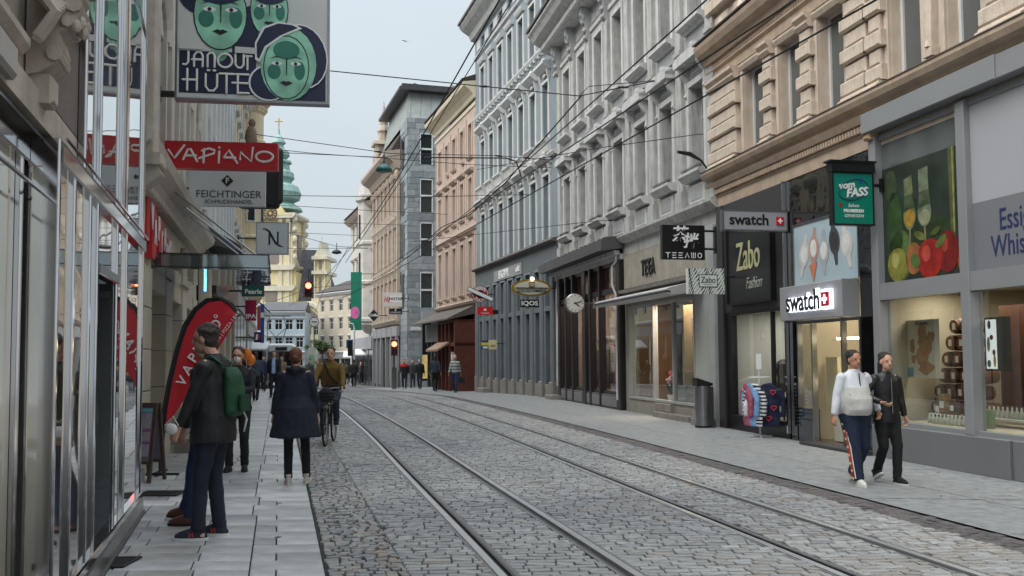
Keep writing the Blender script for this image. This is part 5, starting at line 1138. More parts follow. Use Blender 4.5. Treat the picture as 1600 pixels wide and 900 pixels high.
mb = MB(); walls(mb, 0, 13, -.8, 15, holes, .2); mb.box(0, 13, -8, -.4, -.8, 15); mb.build('wall', M_c7, b7)
for s in S7:
    for z, h in rows7:
        window(b7, s, z, .8, h, .15, M_winw, G_dark, 1, (.66,), .07); mb = MB(); prof(mb, s-.6, s+.6, [(0, z+h+.1), (.15, z+h+.15), (.25, z+h+.3), (0, z+h+.4)]); mb.build('window_hood', M_hst, b7)
mb = MB(); mb.loft([(2.2, .0, 4.3, .4, .4), (2.2, 0, 5.0, 1.25, 1.05), (2.2, 0, 15.2, 1.25, 1.05), (2.2, 0, 15.4, 1.5, 1.3), (2.2, 0, 15.8, 1.5, 1.3), (2.2, 0, 15.9, 1.2, 1.0), (2.2, 0, 16.6, 1.1, .9)], 8)
for z in (5.2, 8.3, 11.6): mb.loft([(2.2, 0, z, 1.3, 1.1), (2.2, 0, z+.1, 1.4, 1.2), (2.2, 0, z+.3, 1.4, 1.2), (2.2, 0, z+.4, 1.3, 1.1)], 8)
mb.build('bay_turret', M_c7, b7)
for z, h in rows7: MB().box(1.75, 2.35, .95, 1.02, z, z+h).build('bay_window', G_dark, b7)
mb = MB(); prof(mb, 0, 13, [(0, 14.6), (.4, 14.8), (.7, 15.1), (0, 15.3)]); mb.build('main_cornice', M_hst, b7); rake_roof(b7, 0, 13, 15.3, .7, 3)
mb = MB(); mb.box(0, 13, .02, .3, 3.0, 4.0); mb.build('shop_fascia', M_lightgrey, b7)
for x in (.4, 2.8, 5.2, 7.6, 10): MB().box(x, x+2, .02, .06, 0-.5, 2.9).build('shop_window', G_dark, b7)
s8 = R7.w(16, 0, 0); R8 = Fac(s7.x-3.5, s7.y+16, -14, z=-1)
def simplehouse(name, label, Fc, ln, H, nb, m, floors=4, gf=4.0, roofm=M_roof, rh=3, wm=M_winw, ww=1.0, dep=10, win=G_dark, hood=True):
    b = mansion(name, label, Fc, ln, dep, H)
    fh = (H-gf-.8)/floors; sp = ln/nb; Sx = [sp*(i+.5) for i in range(nb)]
    hs = [(s-ww/2, s+ww/2, gf+fh*k+.7, gf+fh*k+.7+fh*.58) for s in Sx for k in range(floors)]
    mb = MB(); walls(mb, 0, ln, -1, H, hs, .2); mb.box(0, ln, -dep, -.4, -1, H); mb.box(0, .1, -.399, -.01, -1, H); mb.box(ln-.1, ln, -.399, -.01, -1, H); mb.build('wall', m, b)
    for s in Sx:
        for k in range(floors):
            z = gf+fh*k+.7; h = fh*.58
            window(b, s, z, ww, h, .14, wm, win, 1 if ww > .7 else 0, (.66,), .07)
            if hood:
                mb = MB(); prof(mb, s-ww*.65, s+ww*.65, [(0, z+h+.08), (.15, z+h+.12), (.2, z+h+.25), (0, z+h+.3)]); mb.build('window_hood', MATS['white_moulding'], b)
    mb = MB(); prof(mb, -.1, ln+.1, [(0, H-.5), (.2, H-.45), (.5, H-.15), (.5, H), (0, H+.1)]); prof(mb, 0, ln, [(0, gf-.1), (.15, gf-.05), (.2, gf+.1), (0, gf+.2)]); mb.build('main_cornice', M_white, b)
    mb = MB(); mb.prism([(.6, H+.1), (-dep/2, H+rh), (-dep, H+.1)], -.1, ln+.1); mb.build('roof', roofm, b)
    n = max(2, int(ln/3)); 
    for i in range(n): MB().box(ln/n*i+.3, ln/n*(i+1)-.3, .005, .05, -.8, gf-.9).build('shop_window', win, b)
    MB().box(0, ln, .01, .12, gf-.85, gf-.15).build('shop_fascia', M_lightgrey, b)
    return b
simplehouse('far_right_house', 'pale grey house mostly behind the green banner', R8, 7, 12.5, 3, M_c7)
# houses closing the view
def facing(px0, px1, Y, yaw=0, z=-1.26):     # frame for a facade seen nearly head-on: x runs right to left in view
    x1 = (px1-800)/F*Y; x0 = (px0-800)/F*Y
    fr = Fac(x1, Y, -90+yaw, z=z); return fr, (x1-x0)/math.cos(R(yaw))
fr, ln = facing(412, 476, 128, -6); simplehouse('blue_grey_house', 'pale blue grey corner house with dark hipped roof closing the street', fr, ln, 9.3, 4, mat('pale_blue_render', (172, 186, 194), .8, .06), floors=2, gf=3.6, rh=1.5, dep=7, roofm=mat('grey_slate_roof', (84, 84, 88), .8, .2, 3))
fr, ln = facing(474, 500, 150, -32); simplehouse('low_yellow_house', 'low cream house beside the pale blue corner house', fr, ln*1.2, 9, 3, mat('cream_render', (206, 196, 164), .8, .06), floors=2, gf=3.5, rh=2)
s9 = at(555, 540, 130); fr = Fac(s9.x+2, s9.y-4, -19.5-21, z=-1.26); simplehouse('far_beige_house', 'beige four storey house in front of the sky gap far down the street', fr, 13, 12.2, 5, mat('far_beige_render', (186, 176, 158), .8, .06), floors=3, gf=3.6, rh=2.2)
# ------------------------------------------------------------------ church
M_ch = mat('church_yellow_render', (222, 206, 158), .85, .07, 1.2, .1, streak=.15); M_chw = mat('church_pale_stone', (206, 198, 178), .85, .1, 2, .2, streak=.25); M_cop = mat('green_copper', (136, 166, 158), .6, .22, 1.5, .1, streak=.3); M_cop2 = mat('dark_copper', (78, 100, 106), .6, .2, 1.5)
Yc = 165; uc = Yc/1450
cb = at(434, 557, Yc); ch = thing('baroque_church', 'yellow baroque church with green copper onion helm and second pale tower', 'church', (cb.x-.1, Yc, -1.3), R(-4))
HW = 36*uc*.92
def zc(y): return CAMH + (557-y)*uc + 1.3
mb = MB(); mb.box(-HW, HW, -HW, HW, 0, zc(372)); mb.box(-HW*.92, HW*.92, -HW*.92, HW*.92, zc(372), zc(338)); mb.box(-HW-2.6, HW*1.15, -HW*1.0+.4, HW, 0, zc(425)); mb.build('tower', M_ch, ch)
mb = MB()
for z in (zc(338), zc(418), zc(450), zc(480)): mb.prism([(-HW*1.04, z-.5), (HW*1.04, z-.5), (HW*1.16, z), (HW*1.16, z+.4), (-HW*1.16, z+.4), (-HW*1.16, z)], -HW*1.14, HW*1.14, 'y')
for q in (-.8, -.45, .45, .8): mb.cbox(HW*q-.35, HW*q+.35, -HW*1.06, -HW*.9, 0, zc(342), .01)
for q in (-.8, .8): mb.box(HW*.95, HW*1.08, HW*q-.35, HW*q+.35, 0, zc(342))
mb.build('mouldings', M_chw, ch)
mb = MB(); mb.T = Matrix.Translation((0, -HW*1.1, zc(338))); pts = [(-HW, 0)] + [(HW*.62*math.cos(PI-t*PI/10), .3+1.9*math.sin(t*PI/10)) for t in range(11)] + [(HW, 0)]; mb.prism(pts, -.2, 1.2, 'y'); mb.build('curved_gable', M_ch, ch)
mb = MB(); mb.T = Matrix.Translation((0, -HW*1.1, zc(338)+.35)); mb.tube([(1.15*math.cos(t*PI/8), -.25, 1.1*math.sin(t*PI/8)) for t in range(17)], .1, 6)
for h in range(6): a = h*PI/6*2/2; mb.tube([(.3*math.cos(a), -.3, .3*math.sin(a)), (1.0*math.cos(a), -.3, 1.0*math.sin(a))], .08, 4); mb.tube([(-.3*math.cos(a), -.3, -.3*math.sin(a)), (-1.0*math.cos(a), -.3, -1.0*math.sin(a))], .08, 4)
mb.build('clock', M_wood, ch)
for z0, z1, wd in ((zc(412), zc(365), 1.5), (zc(470), zc(445), 1.0), (zc(520), zc(500), 1.1)): MB().box(-wd, wd, -HW*1.07, -HW*.95, z0, z1).build('window', mat('church_window', (128, 118, 112), .5, .1), ch); MB().box(HW*1.0, HW*1.07, -1, 1, z0, z1).build('window', MATS['church_window'], ch)
mb = MB()
for q in (-1, 1):
    mb = MB()
    for z, r in ((zc(345), .8), (zc(360), .6), (zc(375), .75), (zc(390), .55), (zc(402), .7)): mb.ell((HW*1.08, q*HW*.9, z), (.5, .4, r*.9), 8, 6)
    mb.prism([(HW*.95, zc(418)), (HW*1.35, zc(418)), (HW*1.05, zc(395)), (HW*.95, zc(360))], q*HW*.9-.3, q*HW*.9+.3, 'y')
    mb.build('statue', M_chw, ch, smooth=True)
z = zc; hl = [(HW*1.15, z(326)), (HW*1.1, z(322)), (HW*.8, z(316)), (HW*.7, z(313)), (HW*1.0, z(308)), (HW*1.08, z(298)), (HW*.95, z(288)), (HW*.6, z(282)), (HW*.62, z(279)), (HW*.75, z(274)), (HW*.72, z(266)), (HW*.55, z(262)), (HW*.5, z(252)), (HW*.62, z(250)), (HW*.6, z(247)), (HW*.35, z(244)), (HW*.52, z(238)), (HW*.5, z(232)), (HW*.26, z(226)), (HW*.22, z(221)), (HW*.34, z(218)), (HW*.26, z(212)), (HW*.06, z(204)), (.06, z(190))]
MB().lathe(hl, n=16).build('copper_helm', M_cop, ch, smooth=False)
mb = MB(); mb.tube([(0, 0, z(192)), (0, 0, z(178))], .1, 6); mb.tube([(-.7, 0, z(183)), (.7, 0, z(183))], .1, 6); mb.build('cross', mat('gilding', (190, 160, 80), .3, 0, metal=.8), ch)
# nave roof + far tower
mb = MB(); x0 = 40*uc; mb._a([(x0, -2, z(470)), (70*uc, 2, z(470)), (62*uc, 4, z(385)), (x0-1, 2, z(385)), (x0, 14, z(470)), (70*uc, 14, z(470))], [(0, 1, 2, 3), (1, 5, 2), (0, 3, 4), (3, 2, 5, 4)]); mb.build('nave_roof', mat('church_slate_roof', (92, 92, 98), .8, .3, 2, .5), ch)
mb = MB(); mb.box(60*uc, 80*uc, -1, 2, 0, z(402)); mb.box(30*uc, 84*uc, -2, 2, 0, z(470)); mb.box(36*uc, 60*uc, 0, 8, 0, z(468)); mb.build('far_tower', M_ch, ch)
mb = MB(); mb.prism([(59*uc, z(402)), (81*uc, z(402)), (77*uc, z(396)), (72*uc, z(386)), (71*uc, z(376)), (69*uc, z(376)), (68*uc, z(386)), (63*uc, z(396))], -1.4, 4, 'y')
for zz_ in (z(402), z(425), z(468), z(485)): mb.box(58*uc, 82.5*uc, -1.7, 5, zz_-.3, zz_+.3)
mb.box(61*uc, 63*uc, -1.4, -1.0, 0, z(402)); mb.box(77*uc, 79*uc, -1.4, -1, 0, z(402)); mb.tube([(70*uc, 0, z(376)), (70*uc, 0, z(366))], .06, 5)
mb.tube([(x*uc, -2.2, z(488-14*math.sin((x-36)/40*PI))) for x in range(36, 78, 3)], .5, 6)
mb.build('tower_mouldings', M_chw, ch)
for zz0, zz1 in ((z(460), z(432)), (z(420), z(406)), (z(530), z(500))): MB().box(68*uc, 72*uc, -1.15, -.9, zz0, zz1).build('window', MATS['church_window'], ch)
mb = MB(); mb.box(30*uc, 84*uc, -2.4, -1.9, 0, z(540)); mb.build('church_base', M_chw, ch)
# ================================================================== left side: mirrored shopfront
LG = Fac(-3.87, 9.72, -16.1, right=False)
def ls(px, py=560, n=0): return LG.pix(px, py, n)[0]
M_mir = darkglass('mirror_foil_glass', (214, 214, 210), wav=.35, rough=.04, wsc=.9, metal=.92)
M_mirB = darkglass('mirror_glass_smooth', (206, 212, 214), wav=.06, rough=.02, wsc=1.2, metal=.9)
M_cream2 = mat('cream_window_backing', (196, 186, 160), .5, .1, 2)
M_st0 = mat('old_carved_stone', (186, 175, 164), .85, .18, 3, .4, streak=.4)
M_st1 = mat('dark_brown_stone', (112, 103, 98), .8, .15, 3, .3, streak=.3)  # darker grey-brown stone for the panel and the core
b0 = thing('corner_building', 'old stone building with a chrome framed mirrored shopfront and a carved corbel', 'building', LG.o, LG.rz)
sD = ls(88)              # where the front steps back towards the viewer
SE = 16.0
posts = [0.04, ls(196), ls(181), ls(150), ls(138), ls(113), sD]
mb = MB()
# chrome posts (doubled mouldings)
for i, s in enumerate(posts):
    mb.tube([(s+.02, -.004, .16), (s+.02, -.004, 2.86)], .014, 8)
    mb.box(s-.015, s+.05, -.08, -.006, .16, 2.86)
for s in (sD+.1, sD+1.0, sD+1.9, sD+2.8, sD+3.8):
    mb.box(s-.02, s+.05, -.28, -.178, .16, 2.86); mb.tube([(s+.02, -.176, .16), (s+.02, -.176, 2.86)], .014, 8)
mb.build('chrome_posts', M_chrome, b0)
mb = MB()
for z, h in ((2.72, .13), (.16, .07)):
    mb.cbox(-.04, sD+.03, -.08, .02, z, z+h, .01); mb.cbox(sD+.03, sD+5, -.28, -.15, z, z+h, .01)
mb.cbox(ls(181), ls(150), -.06, .018, 2.22, 2.30, .01); mb.box(sD-.03, sD+.03, -.28, -.08, 2.70, 2.88)
mb.tube([(-.04, .04, 2.86), (sD+.03, .04, 2.86)], .01, 6); mb.tube([(sD+.05, -.09, 2.86), (sD+5, -.09, 2.86)], .012, 6); mb.tube([(sD+.05, -.09, 2.55), (sD+5, -.09, 2.55)], .012, 6)
mb.build('chrome_rails', M_chrome, b0)
mb = MB(); mb.cbox(-.05, sD+.05, -.1, .03, 0, .16, .01); mb.cbox(sD+.05, sD+5, -.3, -.14, 0, .16, .01); mb.build('plinth', M_steel, b0)
mb = MB(); mb.cbox(-.06, sD, .03, .05, -.01, .03, .005); mb.build('base_kerb', M_dstone, b0)
# panes: each bay is its own pane
for i in range(len(posts)-1):
    a, b = posts[i]+.07, posts[i+1]-.03
    if i == 2:        # recessed doorway
        MB().box(a-.03, b+.03, -.62, -.6, .16, 2.22).build('door', darkglass('reddish_reflection_door_glass', (92, 66, 62), wav=.1), b0)  # reddish reflections painted into the colour of the dark door glass
        mb = MB(); mb.box(a-.03, a-.01, -.6, -.02, .16, 2.22); mb.box(b+.01, b+.03, -.6, -.02, .16, 2.22); mb.build('door_reveal', M_mirB, b0)
        mb = MB(); mb.box(a-.03, b+.03, -.6, .0, .10, .18); mb.build('door_sill', M_steel, b0)
        mb = MB(); mb.tube([((a+b)/2+.25, -.52, .9), ((a+b)/2+.25, -.52, 1.5)], .015, 8); mb.box(a, b, -.6, -.57, 1.22, 1.26); mb.build('door_handle', M_chrome, b0)
        MB().box(a-.03, b+.03, -.04, -.02, 2.3, 2.72).build('pane', M_mirB, b0)
    else: MB().box(a-.04, b+.03, -.04, -.02, .2, 2.74).build('pane', M_mir if i > 3 else M_mirB, b0)
mb = MB(); mb.box(sD+.0, sD+.17, -.24, -.215, .16, 2.86); mb.build('chrome_plate', M_chrome, b0)
mb = MB(); mb.box(sD-.01, sD+.01, -.24, -.02, .17, 2.74); mb.build('pane', M_mir, b0)
for k in range(4): a = sD+.16+k*.9; MB().box(a, a+.86, -.22, -.2, .2, 2.74).build('pane', darkglass('cream_reflection_glass', (216, 210, 192), wav=.25, rough=.05, wsc=1.1, metal=.25), b0)  # reflection of a cream house put into the pane colour
# tall mirror bay above the transom
sT = ls(134, 300)
tp = [-.02, ls(200, 300), ls(192, 300), ls(158, 300), sT]
mb = MB()
for s in tp: mb.box(s-.015, s+.04, -.1, -.012, 2.87, 9.5); mb.tube([(s+.012, -.01, 2.87), (s+.012, -.01, 9.5)], .014, 8)
for z in (5.1, 7.4): mb.box(0, sT, -.05, -.015, z, z+.04)
mb.build('chrome_mullions', M_chrome, b0)
for i in range(4):
    for z0, z1 in ((2.87, 5.1), (5.14, 7.4), (7.44, 9.5)): MB().box(tp[i]+.05, tp[i+1]-.02, -.05, -.03, z0, z1).build('pane', M_mirB, b0)
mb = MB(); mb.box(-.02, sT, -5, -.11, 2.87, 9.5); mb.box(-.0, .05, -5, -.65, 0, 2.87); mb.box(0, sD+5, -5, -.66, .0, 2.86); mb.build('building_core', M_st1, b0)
# stone front with pilaster and carved corbel
mb = MB(); mb.box(sT+.06, sT+6, -5, -.12, 2.88, 12); mb.box(sT+.06, sT+6, -.12, -.05, 2.88, 3.05); mb.build('stone_wall', M_st0, b0)
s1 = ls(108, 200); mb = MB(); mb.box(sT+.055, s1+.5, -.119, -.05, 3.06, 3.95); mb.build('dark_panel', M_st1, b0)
mb = MB(); mb.box(sT+.07, s1+.02, -.11, .0, 3.72, 12); mb.box(s1+.02, s1+.10, -.11, .06, 3.74, 12); mb.box(s1+.10, s1+.34, -.11, .12, 3.80, 12); mb.box(s1+.34, s1+.42, -.11, .06, 3.8, 12); mb.build('pilaster', M_st0, b0)
cs = s1 + .30; mb = MB()
mb.cbox(cs+.02, cs+.40, -.11, .20, 3.66, 3.80, .02); mb.cbox(cs+.06, cs+.38, -.11, .16, 3.58, 3.66, .02)
mb.prism([(-.11, 3.58), (.13, 3.58), (.16, 3.50), (.12, 3.42), (.05, 3.36), (.07, 3.28), (.04, 3.2), (-.04, 3.14), (-.11, 3.12)], cs+.10, cs+.34)
for i in range(4): mb.tube([(cs+.36+i*.05, -.03+i*.0, 3.62-i*.03), (cs+.36+i*.05, .06, 3.50-i*.03), (cs+.36+i*.05, -.02, 3.36-i*.03)], .035, 6, round_=True)
for y_, z_, r in ((.12, 3.52, .045), (.03, 3.24, .04), (.09, 3.42, .03)): mb.tube([(cs+.08, y_, z_), (cs+.36, y_, z_)], r, 8)
for i in range(6): mb.ell((cs+.12+i*.04, .15-.02*(i % 2), 3.47-.03*(i % 3)), (.025, .03, .04), 6, 5)
mb.cbox(cs+.14, cs+.30, -.11, .02, 2.98, 3.14, .02)
mb.build('carved_corbel', M_st0, b0)
mb = MB(); mb.prism([(-.1, 3.22), (-.03, 3.22), (-.03, 3.18), (-.06, 3.14), (-.1, 3.12)], cs+.62, cs+6); mb.prism([(-.1, 3.6), (.05, 3.6), (.05, 3.55), (-.1, 3.5)], cs+.62, cs+6); mb.build('stone_ledge', M_st0, b0)
mb = MB(); mb.cbox(cs+1.0, cs+1.6, -.1, .0, 2.90, 3.06, .02); mb.build('stone_block', mat('pale_stone_block', (176, 172, 168), .7, .1, 2), b0)
text('CAFFÈ', .05, K_text, b0, (sD+.6, -.195, .34), ROT_F, .002)
mb = MB(); mb.box(-.02, sT, -.2, .05, 9.5, 9.7); mb.box(sT, sT+6, -.2, .4, 12, 12.5); mb.build('upper_cornice', M_st0, b0)

# ================================================================== left row: frame L (x runs towards the viewer)
LF = Fac(-4.9-.25*60, 72, -14.04, right=False)
def lY(Y): return (72-Y)/math.cos(R(14.04))
def subfac(Y, z=0): q = LF.w(lY(Y), 0, 0); f = Fac(q.x, q.y, -14.04, right=False, z=z); return f
c1 = math.cos(R(14.04))
L1 = subfac(20.5); W1 = (20.5-10.5)/c1
M_l1 = mat('pale_grey_render', (182, 178, 172), .85, .1, 2, .2, streak=.4); M_cr = mat('cream_wall', (188, 180, 162), .8, .08, 2, .15, streak=.15)
b10 = mansion('arched_house', 'pale house with tall arched windows above the red lettered restaurant front', L1, W1, 8, 16)
M_arch = mat('arch_moulding', (196, 190, 180), .8, .08, 3, .2, streak=.3)
S = [1.0+1.95*i for i in range(5)]
holes = [(s-.45, s+.45, 4.7, 6.6) for s in S] + [(s-.42, s+.42, 8.4, 10.6) for s in S] + [(s-.42, s+.42, 11.6, 13.6) for s in S]
mb = MB(); walls(mb, 0, W1, 4.0, 15, holes, .3); mb.box(0, W1, -8, -.5, 2.9, 15); mb.build('wall', M_l1, b10)
for s in S:
    window(b10, s, 4.7, .9, 1.9, .22, M_winw, G_dark, 1, (.66,), .07); window(b10, s, 8.4, .84, 2.2, .22, M_winw, G_dark, 1, (.66,), .07); window(b10, s, 11.6, .84, 2.0, .22, M_winw, G_dark, 1, (.66,), .07)
    mb = MB(); mb.tube([(s+.58*math.cos(PI*t/10), .04, 6.6+.58*math.sin(PI*t/10)) for t in range(11)], .08, 6); mb.tube([(s+.8*math.cos(PI*t/10), .06, 6.6+.85*math.sin(PI*t/10)) for t in range(11)], .07, 6)
    mb.prism([(s+.5*math.cos(PI*t/10), 6.6+.5*math.sin(PI*t/10)) for t in range(11)], .0, .03, 'y'); mb.box(s-.62, s-.46, 0, .08, 4.7, 6.6); mb.box(s+.46, s+.62, 0, .08, 4.7, 6.6); mb.build('arched_surround', M_arch, b10)
    mb = MB(); prof(mb, s-.6, s+.6, [(0, 10.8), (.2, 10.85), (.3, 11.0), (0, 11.1)]); prof(mb, s-.6, s+.6, [(0, 8.1), (.15, 8.15), (.25, 8.35), (0, 8.4)]); mb.build('window_hood', M_arch, b10)
for c in (.1, 1.98, 3.92, 5.88, 7.83, 9.9): mb = MB(); mb.cbox(c-.14, c+.14, 0, .14, 4.3, 15, .02); mb.cbox(c-.2, c+.2, 0, .22, 7.6, 7.9, .02); mb.build('pilaster', M_arch, b10)
mb = MB(); prof(mb, 0, W1+.1, [(0, 3.85), (.15, 3.88), (.22, 4.0), (.38, 4.12), (.42, 4.24), (0, 4.3)]); mb.build('cornice', M_arch, b10); mb = MB(); prof(mb, 0, W1, [(0, 7.7), (.1, 7.72), (.2, 7.9), (0, 7.95)]); mb.build('string_course', M_arch, b10); mb = MB(); prof(mb, 0, W1, [(0, 14.6), (.4, 14.8), (.8, 15.1), (.8, 15.3), (0, 15.4)]); mb.build('cornice', M_arch, b10)
mb = MB()
for i in range(60): mb.box(.05+i*.17, .12+i*.17, .0, .2, 3.78, 3.88)
tag(mb.build('dentils', M_arch, b10), kind='stuff')
# ground floor: cream piers, doors, red letter boxes
mb = MB()
for a, b in ((0, .9), (2.4, 3.2), (4.9, 5.7), (7.5, 8.3)): 
    for k in range(5): mb.cbox(a, b, -.3, .06, k*.58, k*.58+.57, .012)
mb.box(0, W1, -.3, .03, 2.62, 3.85); mb.build('cream_piers', M_cr, b10)
for a, b in ((.9, 2.4), (3.2, 4.9), (5.7, 7.5), (8.3, W1)):
    mb = MB(); mb.box(a, b, -.28, -.24, 0, 2.6); mb.build('shop_window', G_dark, b10); mb = MB()
    for x in (a, (a+b)/2-.03, b-.06): mb.box(x, x+.06, -.24, -.18, .1, 2.6)
    mb.box(a, b, -.24, -.17, 2.0, 2.07); mb.box(a, b, -.24, .1, -.02, .14); mb.build('shop_frame', M_wing, b10)
sV = (20.5-12.3)/c1
for i, ch in enumerate('VAPIANO'):
    s = sV - .18 - i*.36; dz = (.18, -.02, .06, -.04, .02, -.1, 0)[i]; hh = (.62, .68, .72, .6, .66, .5, .5)[i]
    o = MB().cbox(s-.17, s+.17, .03, .10+.03*(i % 2), 3.02+dz, 3.02+dz+hh, .008).build('red_letter_panel', M_red, b10); text(ch, .5, W_text, o, (s, .15, 3.02+dz+hh/2), ROT_F, .006, sx=.7, bold=.004)
mb = MB(); mb.tube([(3.9, .14, 2.95), (3.9, .14, 3.6)], .07, 10); mb.build('wall_lamp', M_steel, b10)
o = MB().box(2.0, 3.6, .04, .09, 2.98, 3.5).build('letter_board', M_lightgrey, b10); text('HUMANIC', .42, K_text, o, (2.8, .11, 3.24), ROT_F, .01, sx=.75, bold=.01)
for k in range(3): mb = MB(); mb.cbox(3.3, 4.8, .06, .6-.18*k, -.01+.12*k, .11+.12*k, .01); mb.build('step', M_stone, b10)
# end pilaster next to the mirror bay
mb = MB(); mb.cbox(W1-.35, W1+.0, 0, .43, 3.98, 15, .03); mb.cbox(W1-.42, W1+.04, 0, .50, 3.84, 3.98, .02); mb.prism([(0, 3.84), (.45, 3.84), (.5, 3.74), (.2, 3.5), (0, 3.4)], W1-.34, W1-.02); mb.build('end_pilaster', M_st0, b10)
mb = MB(); mb.cbox(W1-.3, W1+.0, -.2, .25, 0, 3.4, .02); mb.build('end_pier', M_l1, b10)
# glass canopy
M_can = darkglass('canopy_mirror_glass', (128, 138, 140), wav=.15, rough=.05, wsc=1.6, metal=.8)
cy0 = (20.5-16.3)/c1; cy1 = (20.5-13.3)/c1
cn_ = thing('glass_canopy', 'mirrored glass canopy jutting out over the restaurant entrance', 'canopy', L1.w(0, 0, 0), L1.rz)
MB().box(cy0, cy1, .03, 1.66, 2.90, 2.93).build('glass_soffit', M_can, cn_)
mb = MB(); mb.box(cy1-.012, cy1, .03, 1.66, 2.94, 3.12); mb.build('glass_fascia', M_can, cn_); MB().box(cy0, cy1, 1.648, 1.66, 2.94, 3.12).build('side_fascia', M_can, cn_); MB().box(cy0, cy1, .03, 1.64, 3.10, 3.115).build('glass_top', G_shop, cn_)
mb = MB()
for z in (2.925, 3.12): mb.box(cy1-.02, cy1+.012, .02, 1.68, z, z+.014); mb.box(cy0, cy1, 1.655, 1.675, z, z+.014)
mb.build('canopy_edges', M_black, cn_); mb = MB()
mb.tube([(cy1-.3, .02, 4.3), (cy1-.2, 1.5, 3.13)], .014, 6); mb.tube([(cy0+.3, .02, 4.3), (cy0+.2, 1.5, 3.13)], .014, 6); mb.tube([(cy0+1.5, .02, 4.3), (cy0+1.4, 1.5, 3.13)], .014, 6); mb.build('stay_rods', M_steel, cn_)
n1, n2 = at(321, 412, 15.2), at(320, 455, 15.2)
t = thing('neon_tube', 'glowing blue neon tube hanging under the glass canopy', 'light', (n1.x, n1.y, n2.z)); MB().tube([(0, 0, 0), (0, 0, n1.z-n2.z)], .02, 8).build('tube', mat('neon_blue', (90, 160, 255), .3, 0, emit=(70, 140, 255), es=4), t); mb = MB(); mb.tube([(0, 0, n1.z-n2.z), (0, 0, n1.z-n2.z+.06)], .028, 8); mb.build('cap', M_steel, t)
# further houses of the left row
L2 = subfac(33); b11 = simplehouse('white_house', 'white house with closely set pilasters beyond the arched house', L2, 12.5/c1, 15.5, 8, mat('off_white_render', (196, 196, 194), .85, .1, 2, .2, streak=.35), floors=4, gf=4.8, ww=.8)
mb = MB()
for i in range(9): mb.cbox(i*1.6-.12+.06, i*1.6+.2, 0, .22, 4.9, 14.8, .02)
mb.build('pilaster_strips', M_white, b11)
mb = MB(); mb.prism([(0, 4.3), (.95, 4.05), (.95, 4.2), (0, 4.75)], .2, 12.3); mb.build('dark_canopy', M_lcan, b11)
for x in (.2, 3, 6, 9, 12): MB().cbox(x, x+.5, 0, .3, -.1, 3.95, .02).build('shop_pier', M_cr, b11)
o = MB().box(.5, 12, .3, .4, 3.1, 3.9).build('shop_sign_band', M_black, b11)
L3 = subfac(50, -.2); b12 = simplehouse('oriel_house', 'cream house with a round corner oriel and dentilled cornice', L3, 17/c1, 15.3, 9, mat('warm_cream_render', (206, 192, 162), .85, .08, 2, .2, streak=.25), floors=4, gf=4.8, ww=.9)
ok = LF  # oriel at the far corner of that house
M_or = MATS['warm_cream_render']; mb = MB(); mb.loft([(.6, .0, 4.0, .2, .2), (.6, .0, 5.0, .9, .9), (.6, .0, 14.9, .9, .9), (.6, .0, 15.0, 1.0, 1.0), (.6, .0, 15.3, 1.05, 1.05), (.6, .0, 15.5, 1.25, 1.25), (.6, .0, 15.75, 1.25, 1.25), (.6, .0, 15.8, .9, .9)], 20)
for z in (5.1, 8.0, 11.0, 13.2): mb.loft([(.6, .0, z, .91, .91), (.6, .0, z+.1, 1.02, 1.02), (.6, .0, z+.25, 1.02, 1.02), (.6, .0, z+.35, .91, .91)], 20)
mb.build('round_oriel', M_or, b12)
mb = MB()
for i in range(20): a = i*2*PI/20; mb.box(.6+1.05*math.cos(a)-.05, .6+1.05*math.cos(a)+.05, 1.05*math.sin(a)-.05, 1.05*math.sin(a)+.05, 15.1, 15.3)
tag(mb.build('dentils', M_or, b12), kind='stuff')
for z in (6.0, 9.0, 11.8):
    for a in (R(20), R(70), R(120)):
        mb = MB(); mb.T = Matrix.Translation((.6, .0, z)) @ Matrix.Rotation(a, 4, 'Z'); mb.box(.84, .92, -.25, .25, 0, 1.3); o = mb.build('oriel_window', M_winw, b12); mb = MB(); mb.T = Matrix.Translation((.6, .0, z)) @ Matrix.Rotation(a, 4, 'Z'); mb.box(.92, .93, -.18, .18, .08, 1.2); mb.build('pane', G_dark, o)
mb = MB()
for x in (2.2, 4.2): mb.ell((x, .35, 12.8), (.25, .3, .7), 8, 6); mb.ell((x, .4, 13.6), (.16, .18, .22), 8, 6); mb.ell((x, .3, 12.0), (.2, .25, .5), 8, 6); mb.box(x-.3, x+.3, 0, .6, 11.2, 11.6)
mb.build('facade_figures', mat('dark_sandstone', (120, 104, 86), .9, .2, 4, .4), b12, smooth=True)
L4 = subfac(72, -.6); simplehouse('low_left_house', 'lower pale yellow house beyond the round oriel', L4, 20/c1, 10.5, 9, mat('pale_yellow_render', (212, 204, 176), .85, .07, 2), floors=2, gf=4.4)
q = at(424, 557, 122); L5 = Fac(q.x-1.4, 125, -12, right=False, z=-1.1); simplehouse('far_white_house', 'white house front receding far down the left side', L5, 26, 8.6, 9, mat('bright_white_render', (222, 222, 220), .85, .04, 2), floors=2, gf=3.4, rh=1.6)
